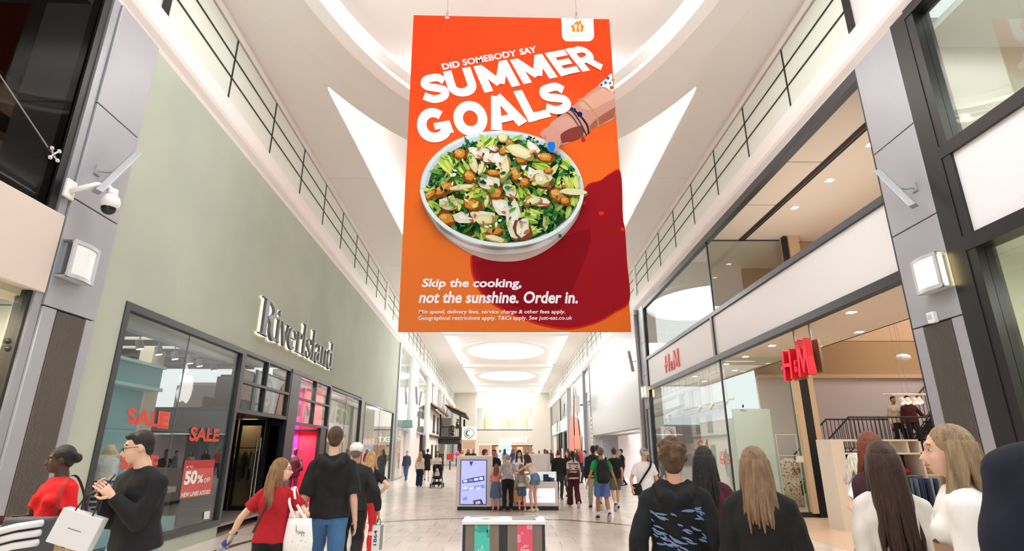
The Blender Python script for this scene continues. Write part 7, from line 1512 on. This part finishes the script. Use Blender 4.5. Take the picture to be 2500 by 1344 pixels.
for i, (px, Y, c) in enumerate(far_px):
    if px < 1165: place = 'left of the kiosk tower'
    elif px < 1310: place = 'above the kiosk counter'
    elif px < 1375: place = 'behind the right end of the kiosk'
    else: place = 'beyond the striped-top woman'
    lab = 'distant shopper in %s, %s' % (nm[cols[c]], place)
    if lab in used_l: lab = 'farther '+lab
    used_l[lab] = 1; sx = 'f' if i % 2 else 'm'
    person(lab, at(px, Y), [0, 180, 170, 10, 90, 200][i % 6], [1.72, 1.62, 1.68][i % 3], sx, ['fair', 'light', 'tan', 'brown'][i % 4], .03, top=(cols[c], ['short', 'long', 'jacket'][i % 3]), bottom=(['2b2d35', '4a6080', '8d8478', '1c1d20'][i % 4], 'long'), hair=(['short', 'mid', 'long', 'buzz'][i % 4], ['2c1d15', '6a4a30', '17110f', 'a8804a'][i % 4]), group='distant shoppers down the mall', **(WALK_A if i % 2 else WALK_B))
# ---- on the stairs
p_ = on_y(2196, 1000, 17.0)
pAM = person('person in dark red jumper coming down the shop staircase', (on_y(2214, 1000, 17.0).x, 16.9), 160, 1.6, 'm', 'tan', .018, z0=1.6, top=('4a1418', 'long'), bottom=('1b1b1f', 'long'), hair=('short', '1a1412'), lh=(-.35, .15, 1.05), **STEP)
pAN = person('person in cream top beside the dark red jumper on the staircase', (on_y(2190, 1000, 17.2).x, 17.3), 170, 1.62, 'f', 'tan', .018, z0=1.6, top=('cfc0a6', 'long'), bottom=('1b1b1f', 'long'), hair=('short', '1f1512'), **STEP)
# hoodie back print, stripes and straps as parts
def band(P, t, rx, ry, h, m, name='stripe'):
    mb = MB(); mb.loft([P.sp(t-h/2), P.sp(t+h/2)], [rx, rx], [ry, ry], n=24, side=P.rt, cap=False); part(P, name, mb, m)
for t, w_ in ((.1, .16), (.17, .166), (.24, .17), (.31, .178), (.38, .182)): band(pO, t, w_+.012, .122, .03, cloth('3a1c26'))
for t in (.06, .11, .16, .21, .26, .31, .36): band(pZ, t, .164, .124, .016, cloth('4a4a4e'))
pr = random.Random(3); mb = MB()
for i in range(60):
    a = pr.uniform(-.9, .9); t = pr.uniform(-.02, .36); l = pr.uniform(.03, .09); an = pr.uniform(-.6, .1)
    rx, ry = .222, .158
    def SP(u, v): return pG.sp(t+v)+pG.rt*math.sin(a+u*5)*rx-pG.fw*math.cos(a+u*5)*ry
    pts = [(-l/2*math.cos(an), -l/2*math.sin(an)), (0, pr.uniform(-.01, .01)), (l/2*math.cos(an), l/2*math.sin(an))]
    st_ = strip(smoothpath(pts, 4), [.003, .008, .01, .012, .012, .01, .008, .006, .003]); vs = [SP(*p) for q in st_ for p in q]; mb.add(vs, [(2*j, 2*j+1, 2*j+3, 2*j+2) for j in range(len(st_)-1)])
part(pG, 'back_print', mb, mat('print_blue', '6f86ac', .8), 'pale blue smeared print on the hoodie back')
mb = MB(); mb.loft([pM.sp(.16), pM.sp(.24)], [.205, .21], [.16, .165], n=24, side=pM.rt, cap=False); part(pM, 'tan_stripe', mb, cloth('a98466'), 'tan band across the white knit')
def strap_line(P, pts, r, m, name='strap'): mb = MB(); mb.loft(smoothpath([tuple(p) for p in pts], 5), r, [.004]*0 or r*.25, n=6, side=P.rt); part(P, name, mb, m)
# ---- things carried (separate things)
def bagbox(name, label, cat, top, w_, h_, d_, m, ang=0, tilt=0, handles=True, hm=None, hl=.14, grp=None, taper=1.0):
    """top = world point of the hand / grip; bag hangs below"""
    t = thing(name, label, cat, (top[0], top[1], top[2]-hl-h_), grp); R = Matrix.Rotation(ang, 3, 'Z') @ Matrix.Rotation(tilt, 3, 'Y'); c = Vector(top)
    def W(x, y, z): return c+R @ Vector((x, y, z))
    mb = MB(); tp = [W(sx*w_/2*taper, sy*d_/2*taper, -hl) for sx, sy in ((-1, -1), (1, -1), (1, 1), (-1, 1))]; bt = [W(sx*w_/2, sy*d_/2, -hl-h_) for sx, sy in ((-1, -1), (1, -1), (1, 1), (-1, 1))]
    mb.add(tp+bt, [(0, 1, 2, 3), (7, 6, 5, 4), (0, 4, 5, 1), (1, 5, 6, 2), (2, 6, 7, 3), (3, 7, 4, 0)]); mb.build('bag_body', m, t, bevel=.006)
    if handles:
        for s in (-1, 1): MB().tube([W(-w_*.22, s*d_*.4, -hl), W(-w_*.18, s*d_*.2, -hl*.4), W(0, 0, 0), W(w_*.18, s*d_*.2, -hl*.4), W(w_*.22, s*d_*.4, -hl)], .006, 6).build('handle', hm or m, t)
    return t, W
PAPW = mat('paper_white', 'e9e9ee', .6); TOTE = cloth('f0efec')
# woman in red: stack of white and grey bags, woven bag on her shoulder
hnd = pA.W((pA.handl+pA.handr)/2); ra_ = math.radians(160)
t = thing('striped_bag', 'grey bag with three white padded bands carried at far left', 'bag', tuple(hnd-Vector((0, 0, .5)))); 
c = on_y(80, 1262, 4.85)+Vector((0, 0, -.02)); mb = MB(); mb.box(c.x-.17, c.y-.09, c.z-.27, c.x+.17, c.y+.09, c.z+.02); mb.build('bag_body', mat('bag_slate', '4b4e55', .7), t, bevel=.02)
for i in range(3): MB().loft([c+Vector((-.19, -.11, -.05-.07*i-.03)), c+Vector((-.01, -.115, -.035-.07*i)), c+Vector((.17, -.11, -.01-.07*i))], [.027, .03, .027], [.027, .027, .027], n=10, side=(0, 1, 0)).build('white_band', PAPW, t, smooth=True)
for q in (-.06, .06): MB().tube([c+Vector((-.1, q, .0)), hnd+Vector((-.02, q*.3, .02)), c+Vector((.12, q, .0))], .007, 6).build('handle', mat('bag_slate', '4b4e55', .7), t)
hp_ = pA.W(Vector((-.2, -.1, .98)))
t = thing('woven_bag', 'tan woven shoulder bag at the hip of the woman in bright red', 'bag', tuple(pA.W((-.28, -.02, .72)))); cc = pA.W((-.3, -.0, .86)); MB().loft([cc+Vector((-.16, -.02, .1)), cc+Vector((-.12, -.02, -.04)), cc+Vector((0, -.02, -.1)), cc+Vector((.12, -.02, -.04)), cc+Vector((.16, -.02, .1))], [.03, .08, .1, .08, .03], [.06, .07, .07, .07, .06], n=12, side=(0, 0, 1)).build('bag_body', mat('woven_tan', 'a9875e', .9, bump=.8, bscale=60, noise_amt=.3, scale=40), t, smooth=True)
MB().loft(smoothpath([tuple(q) for q in (pA.W((-.3, -.12, .95)), pA.W((-.22, -.13, 1.2)), pA.W((-.13, -.06, 1.44)), pA.W((-.16, .06, 1.42)), pA.W((-.25, .14, 1.2)), pA.W((-.3, .12, .95)))], 4), [.012]*21, [.003]*21, n=6).build('strap', mat('strap_dark', '3b2a24', .6), t)
# man in black: phone and white carrier bag
hm_ = pB.W((pB.handl+pB.handr)/2)
t = thing('phone', 'dark phone in the hands of the man in the black shirt', 'phone', tuple(hm_)); mb = MB(); R = Matrix.Rotation(math.radians(150), 3, 'Z') @ Matrix.Rotation(math.radians(35), 3, 'X')
mb.add([hm_+R @ Vector((sx*.036, sy*.005, sz*.075+.03)) for sx in (-1, 1) for sy in (-1, 1) for sz in (-1, 1)], [(0, 1, 3, 2), (4, 6, 7, 5), (0, 4, 5, 1), (2, 3, 7, 6), (0, 2, 6, 4), (1, 5, 7, 3)]); mb.build('casing', BLACK, t, bevel=.003)
t, W_ = bagbox('carrier_bag', 'white paper carrier bag hanging from the hands of the man in black', 'bag', hm_+Vector((-.02, 0, -.02)), .3, .24, .09, PAPW, math.radians(8), .3, hm=BLACK, hl=.17)
MB().add([W_(-.05, -.046, -.29), W_(.05, -.046, -.29), W_(.05, -.046, -.283), W_(-.05, -.046, -.283)], [(0, 1, 2, 3)]).build('printed_line', mat('print_grey', '8a8a90', .6), t, fix=False)
# tote and water bottle
tp_ = pC.W((.215, -.02, 1.42)); t = thing('tote_bag', 'white cotton tote with small motifs and handwriting on the red-shirted woman', 'bag', tuple(pC.W((.3, -.05, .6))))
bc_ = pC.W((.3, -.1, 0)); k_ = pC.k; z1_, z0_ = 1.11*k_, .66*k_
mb = MB(); W3 = lambda u, v, d: Vector((bc_.x+u, bc_.y+d, z0_+(z1_-z0_)*v))
mb.loft([W3(0, 0, 0), W3(0, .08, 0), W3(-.005, .5, 0), W3(-.01, .85, 0), W3(-.01, 1, 0)], [.1, .14, .145, .125, .115], [.03, .06, .06, .035, .012], n=16, side=(1, 0, 0)); mb.build('bag_body', TOTE, t, smooth=True)
for q in (-1, 1): MB().loft(smoothpath([tuple(W3(-.06, 1, q*.01)), tuple(tp_+Vector((-.05, q*.05, -.12))), tuple(tp_+Vector((-.03, q*.02, .0))), tuple(tp_+Vector((.01, q*.05, -.12))), tuple(W3(.04, 1, q*.01))], 5), [.014]*21, [.003]*21, n=6, side=(1, 0, 0)).build('handle', TOTE, t)
mb = MB(); pr = random.Random(5)
for i in range(16):
    u, v = pr.uniform(-.09, .09), pr.uniform(.1, .55); d = -.062*math.sqrt(max(0, 1-(u/.15)**2))-.004; mb.add([W3(u-.006, v, d), W3(u+.006, v, d), W3(u, v+.02, d)], [(0, 1, 2)])
o = mb.build('small_motifs', mat('motif_grey', '8f8f96', .7), t, fix=False); o['kind'] = 'stuff'
mb = MB()
for pts in ([(-.01, .72), (-.015, .86), (-.01, .7), (.005, .74), (-.005, .76)], [(.012, .74), (.01, .68), (.022, .68), (.026, .74), (.026, .68)], [(.038, .74), (.032, .7), (.044, .68), (.046, .74), (.046, .64), (.036, .62)], [(.055, .74), (.058, .68), (.068, .72), (.066, .62)]):
    put_strip(mb, smoothpath(pts, 4), .004, lambda u, v: W3(u, v, -.062))
mb.build('handwriting', mat('ink_dark', '1c1c22', .7), t, fix=False)
hb2 = pC.W(pC.handl); t = thing('water_bottle', 'clear water bottle with a blue label in the hand of the red-shirted woman', 'bottle', tuple(hb2)); ax = Vector((-.62, .1, -.62)).normalized()
MB().loft([hb2-ax*.1, hb2-ax*.075, hb2-ax*.06, hb2-ax*.03, hb2+ax*.1, hb2+ax*.12], [.012, .013, .024, .033, .033, .028], n=16).build('bottle_body', glass('bottle_plastic', 'dfe8ee', 1.0, body=.25, bodycol='e8f0f6'), t, smooth=True)
MB().loft([hb2-ax*.012, hb2+ax*.05], [.0345, .0345], n=16, cap=False).build('label_band', mat('label_blue', '2b3f96', .4), t, smooth=True); MB().loft([hb2-ax*.12, hb2-ax*.098], [.015, .015], n=12).build('bottle_cap', mat('cap_navy', '1d2a5a', .4), t)
strap_line(pC, [pC.sp(.47)-pC.rt*.02-pC.fw*.1, pC.sp(.36)-pC.rt*.04-pC.fw*.135, pC.sp(.18)-pC.rt*.11-pC.fw*.125, pC.sp(.02)-pC.rt*.18-pC.fw*.06], .012, mat('strap_dark', '3b2a24', .6), 'cross_strap')
mb = MB(); wv_ = pC.lw-(pC.lw-pC.lel).normalized()*.03; d_ = (pC.lw-pC.lel).normalized(); mb.loft([wv_-d_*.008, wv_+d_*.008], [.034, .034], n=14); part(pC, 'bracelet', mb, mat('bead_silver', 'b9b4ae', .3, .6))
# bag 1864
t, W_ = bagbox('paper_bag', 'tall white and grey paper bag printed 1864, held by the man in the white cap', 'bag', pE.W(pE.handr), .13, .3, .1, mat('bag_grey', '8f9690', .6), .1, 0, hm=mat('bag_grey', '8f9690', .6), hl=.1)
MB().add([W_(-.066, -.052, -.402), W_(.035, -.052, -.402), W_(.035, -.052, -.1), W_(-.066, -.052, -.1)], [(0, 1, 2, 3)]).build('white_front', PAPW, t, fix=False)
mb = MB(); put_text(mb, '1864', bil([W_(.0, -.054, -.34), W_(.0, -.054, -.16), W_(-.045, -.054, -.16), W_(-.045, -.054, -.34)]), bold=.01); mb.build('lettering', BLACK, t, fix=False)
# white-haired woman's bag, kiosk bags, cross-body bag, backpack
t, W_ = bagbox('shoulder_bag', 'soft white shoulder bag of the white-haired woman', 'bag', pJ.W((.2, -.1, 1.4)), .32, .26, .1, cloth('e6e1da'), math.radians(-20), -.25, hm=cloth('e6e1da'), hl=.5, taper=.6)
bagbox('paper_bag', 'brown paper shopping bag held beside the grey-haired woman', 'bag', pY.W(pY.handr)+Vector((-.02, -.02, 0)), .24, .32, .12, mat('kraft', 'c39a62', .7), .2, 0, hl=.12)
bagbox('red_bag', 'bright red shopping bag beside the brown paper one at the kiosk', 'bag', pY.W(pY.handr)+Vector((.12, .12, .02)), .2, .34, .1, mat('bag_red', 'd8201c', .5), -.5, .1, hl=.2)
bp_ = thing('backpack', 'black backpack on the man in the green t-shirt', 'backpack', tuple(pR.W((0, -.25, .85))))
g = lambda x, y, z: pR.W(Vector((x, y, z)))
MB().loft([g(0, -.2, .88), g(0, -.22, .93), g(0, -.23, 1.1), g(0, -.22, 1.28), g(0, -.2, 1.38), g(0, -.19, 1.42)], [.12, .16, .165, .15, .11, .05], [.05, .085, .09, .08, .06, .03], n=16, side=(1, 0, 0)).build('pack_body', cloth('17181b'), bp_, smooth=True)
MB().loft([g(0, -.285, .93), g(0, -.3, .98), g(0, -.3, 1.12), g(0, -.28, 1.17)], [.1, .125, .12, .08], [.03, .04, .04, .02], n=14, side=(1, 0, 0)).build('front_pocket', cloth('202226'), bp_, smooth=True)
for q in (-1, 1): MB().loft(smoothpath([tuple(g(q*.1, -.17, 1.36)), tuple(g(q*.12, -.06, 1.475)), tuple(g(q*.13, .07, 1.44)), tuple(g(q*.14, .135, 1.25)), tuple(g(q*.15, .05, 1.0))], 4), [.025]*17, [.006]*17, n=6, side=(1, 0, 0)).build('strap', cloth('17181b'), bp_)
t = thing('crossbody_bag', 'small black cross-body bag on the man in the grey cap', 'bag', tuple(pT.W((.25, .1, .85)))); g = lambda x, y, z: pT.W(Vector((x, y, z)))
MB().loft([g(.24, .13, .78), g(.24, .13, .84), g(.24, .12, .98), g(.24, .11, 1.0)], [.08, .11, .1, .06], [.03, .045, .04, .02], n=12, side=(1, 0, 0)).build('bag_body', cloth('141517'), t, smooth=True)
MB().loft(smoothpath([tuple(g(.2, .14, .98)), tuple(g(.08, .165, 1.15)), tuple(g(-.06, .17, 1.33)), tuple(g(-.13, .08, 1.455)), tuple(g(-.13, -.02, 1.46))], 4), [.02]*17, [.004]*17, n=6, side=(1, 0, 0)).build('strap', cloth('141517'), t)
t = thing('straw_purse', 'small round straw purse on the young woman in denim shorts', 'bag', (.45, 16.5, .85)); MB().loft([(.43, 16.38, .87), (.43, 16.44, .87)], [.06, .06], n=18).build('bag_body', mat('straw', 'cfae84', .8), t)
# stroller
st_ = thing('stroller', 'black baby stroller with hood, pushed by the woman in white', 'stroller', (-3.45, 26.7, 0)); sx, sy = -3.42, 26.75; SB = cloth('1d1e22')
for x, y in ((-.26, -.3), (.26, -.3), (-.26, .3), (.26, .3)):
    MB().loft([(sx+x-.015, sy+y, .1), (sx+x+.015, sy+y, .1)], [.1, .1], n=16).build('wheel', mat('rubber', '1b1b1c', .7), st_); MB().tube([(sx+x*.9, sy+y, .12), (sx+x*.85, sy+y*.4, .45)], .014).build('strut', BLACK, st_)
MB().box(sx-.2, sy-.22, .14, sx+.2, sy+.22, .26).build('basket', SB, st_, bevel=.02); MB().loft([(sx, sy-.18, .45), (sx, sy-.05, .42), (sx, sy+.15, .55), (sx, sy+.25, .85)], [.2, .2, .2, .18], [.05, .06, .05, .03], n=10, side=(1, 0, 0)).build('seat', SB, st_, smooth=True)
mb = MB(); 
for i in range(7): a = PI*i/6*.55+.3; mb.loft([(sx-.22, sy+.12, .72), (sx-.2, sy+.12-.25*math.cos(a), .72+.28*math.sin(a)), (sx+.2, sy+.12-.25*math.cos(a), .72+.28*math.sin(a)), (sx+.22, sy+.12, .72)], .02, n=5)
mb.ball((sx, sy+.12, .8), (.22, .2, .2), 14, 8); mb.build('hood', SB, st_, smooth=True)
for q in (-.22, .22): MB().tube([(sx+q, sy-.1, .42), (sx+q, sy+.35, .8), (sx+q, sy+.45, .98)], .014).build('frame_tube', BLACK, st_)
MB().tube([(sx-.22, sy+.45, .98), (sx+.22, sy+.45, .98)], .018).build('handlebar', BLACK, st_)
o = thing('person', 'baby sitting in the black stroller', 'person', (sx, sy-.05, .5)); MB().ball((sx, sy-.12, .76), (.07, .075, .085), 14, 10).ball((sx, sy-.195, .75), .012).loft([(sx, sy-.06, .7), (sx, sy-.05, .52)], [.07, .1], [.06, .08], n=12).build('body', skin('baby'), o, smooth=True); MB().loft([(sx, sy-.06, .69), (sx, sy-.1, .58), (sx, sy-.12, .5)], [.09, .12, .11], [.08, .09, .08], n=12, side=(1, 0, 0)).build('romper', cloth('cfd2d6'), o, smooth=True)
# ---- mannequins
def mannequin(x, y, z, label, h=.62, skin_c='e6b48c', topc=None, stripes=None, head=False, ang=0, fig=False):
    t = thing('mannequin', label, 'mannequin', (x, y, z)); R = Matrix.Rotation(ang, 3, 'Z'); k = h/.62; c = Vector((x, y, z))
    def W(a, b, d): return c+R @ (Vector((a, b, d))*k)
    m = mat('mannequin_'+skin_c, skin_c, .5)
    MB().loft([W(0, 0, 0), W(0, 0, .08), W(0, 0, .2), W(0, 0, .36), W(0, 0, .46), W(0, 0, .52), W(0, 0, .56)], [.15, .16, .12, .15, .16, .08, .05], [.1, .11, .09, .11, .09, .06, .05], n=16, side=R @ Vector((1, 0, 0))).build('torso', m, t, smooth=True)
    if fig:
        for q in (-1, 1):
            MB().loft([W(q*.08, 0, .02), W(q*.09, .03, -.4), W(q*.09, 0, -.82)], [.08, .05, .035], n=10).build('leg', m, t, smooth=True)
            MB().loft([W(q*.16, 0, .46), W(q*.26, -.05, .22), W(q*.12, -.18, .12)], [.04, .035, .025], n=8).build('arm', m, t, smooth=True)
        MB().ball(W(0, 0, .68), (.065*k, .075*k, .1*k), 14, 10).loft([W(0, 0, .55), W(0, 0, .64)], [.04*k, .04*k], n=10).build('head', m, t, smooth=True)
    if topc:
        MB().loft([W(0, 0, -.04), W(0, 0, .08), W(0, 0, .2), W(0, 0, .36), W(0, 0, .47)], [.19, .18, .15, .17, .15], [.13, .125, .11, .125, .09], n=18, side=R @ Vector((1, 0, 0))).loft([W(-.16, 0, .44), W(-.24, 0, .1)], [.06, .05], n=10).loft([W(.16, 0, .44), W(.24, 0, .1)], [.06, .05], n=10).build('sweater', cloth(topc), t, smooth=True)
        for i in range(stripes or 0):
            zz = .22-.045*i; MB().loft([W(0, 0, zz), W(0, 0, zz+.028)], [.176, .176], [.128, .128], n=18, side=R @ Vector((1, 0, 0)), cap=False).build('navy_stripe', cloth('1e2748'), t)
    return t, W
p1 = ptw(TL, 262, 1130, .55); mannequin(p1.x, p1.y, .78, 'headless mannequin in white jumper with navy stripes at the window edge', 1.05, 'e9c9a2', 'f2efe8', 7, ang=.2)
MB().tube([(p1.x, p1.y, .5), (p1.x, p1.y, .8)], .02).build('mannequin_pole', METALD, bpy.data.objects[[o.name for o in bpy.data.objects if o.name.startswith('mannequin') and o.parent is None][-1]])
q1 = Vector(TL(6.2, .85, 0)); mannequin(q1.x, q1.y, .95, 'posed peach mannequin before the magenta board', .62, 'e8b488', None, ang=.3, fig=True)
q2 = Vector(TL(5.5, .45, 0)); t2, W_ = mannequin(q2.x, q2.y, .95, 'dark mannequin in burgundy jacket in the pink bay', .6, '5a3440', '5e1c2c', fig=True)
bake()
for o in bpy.data.objects:
    if o.name.startswith('back_print'): o['kind'] = 'stuff'
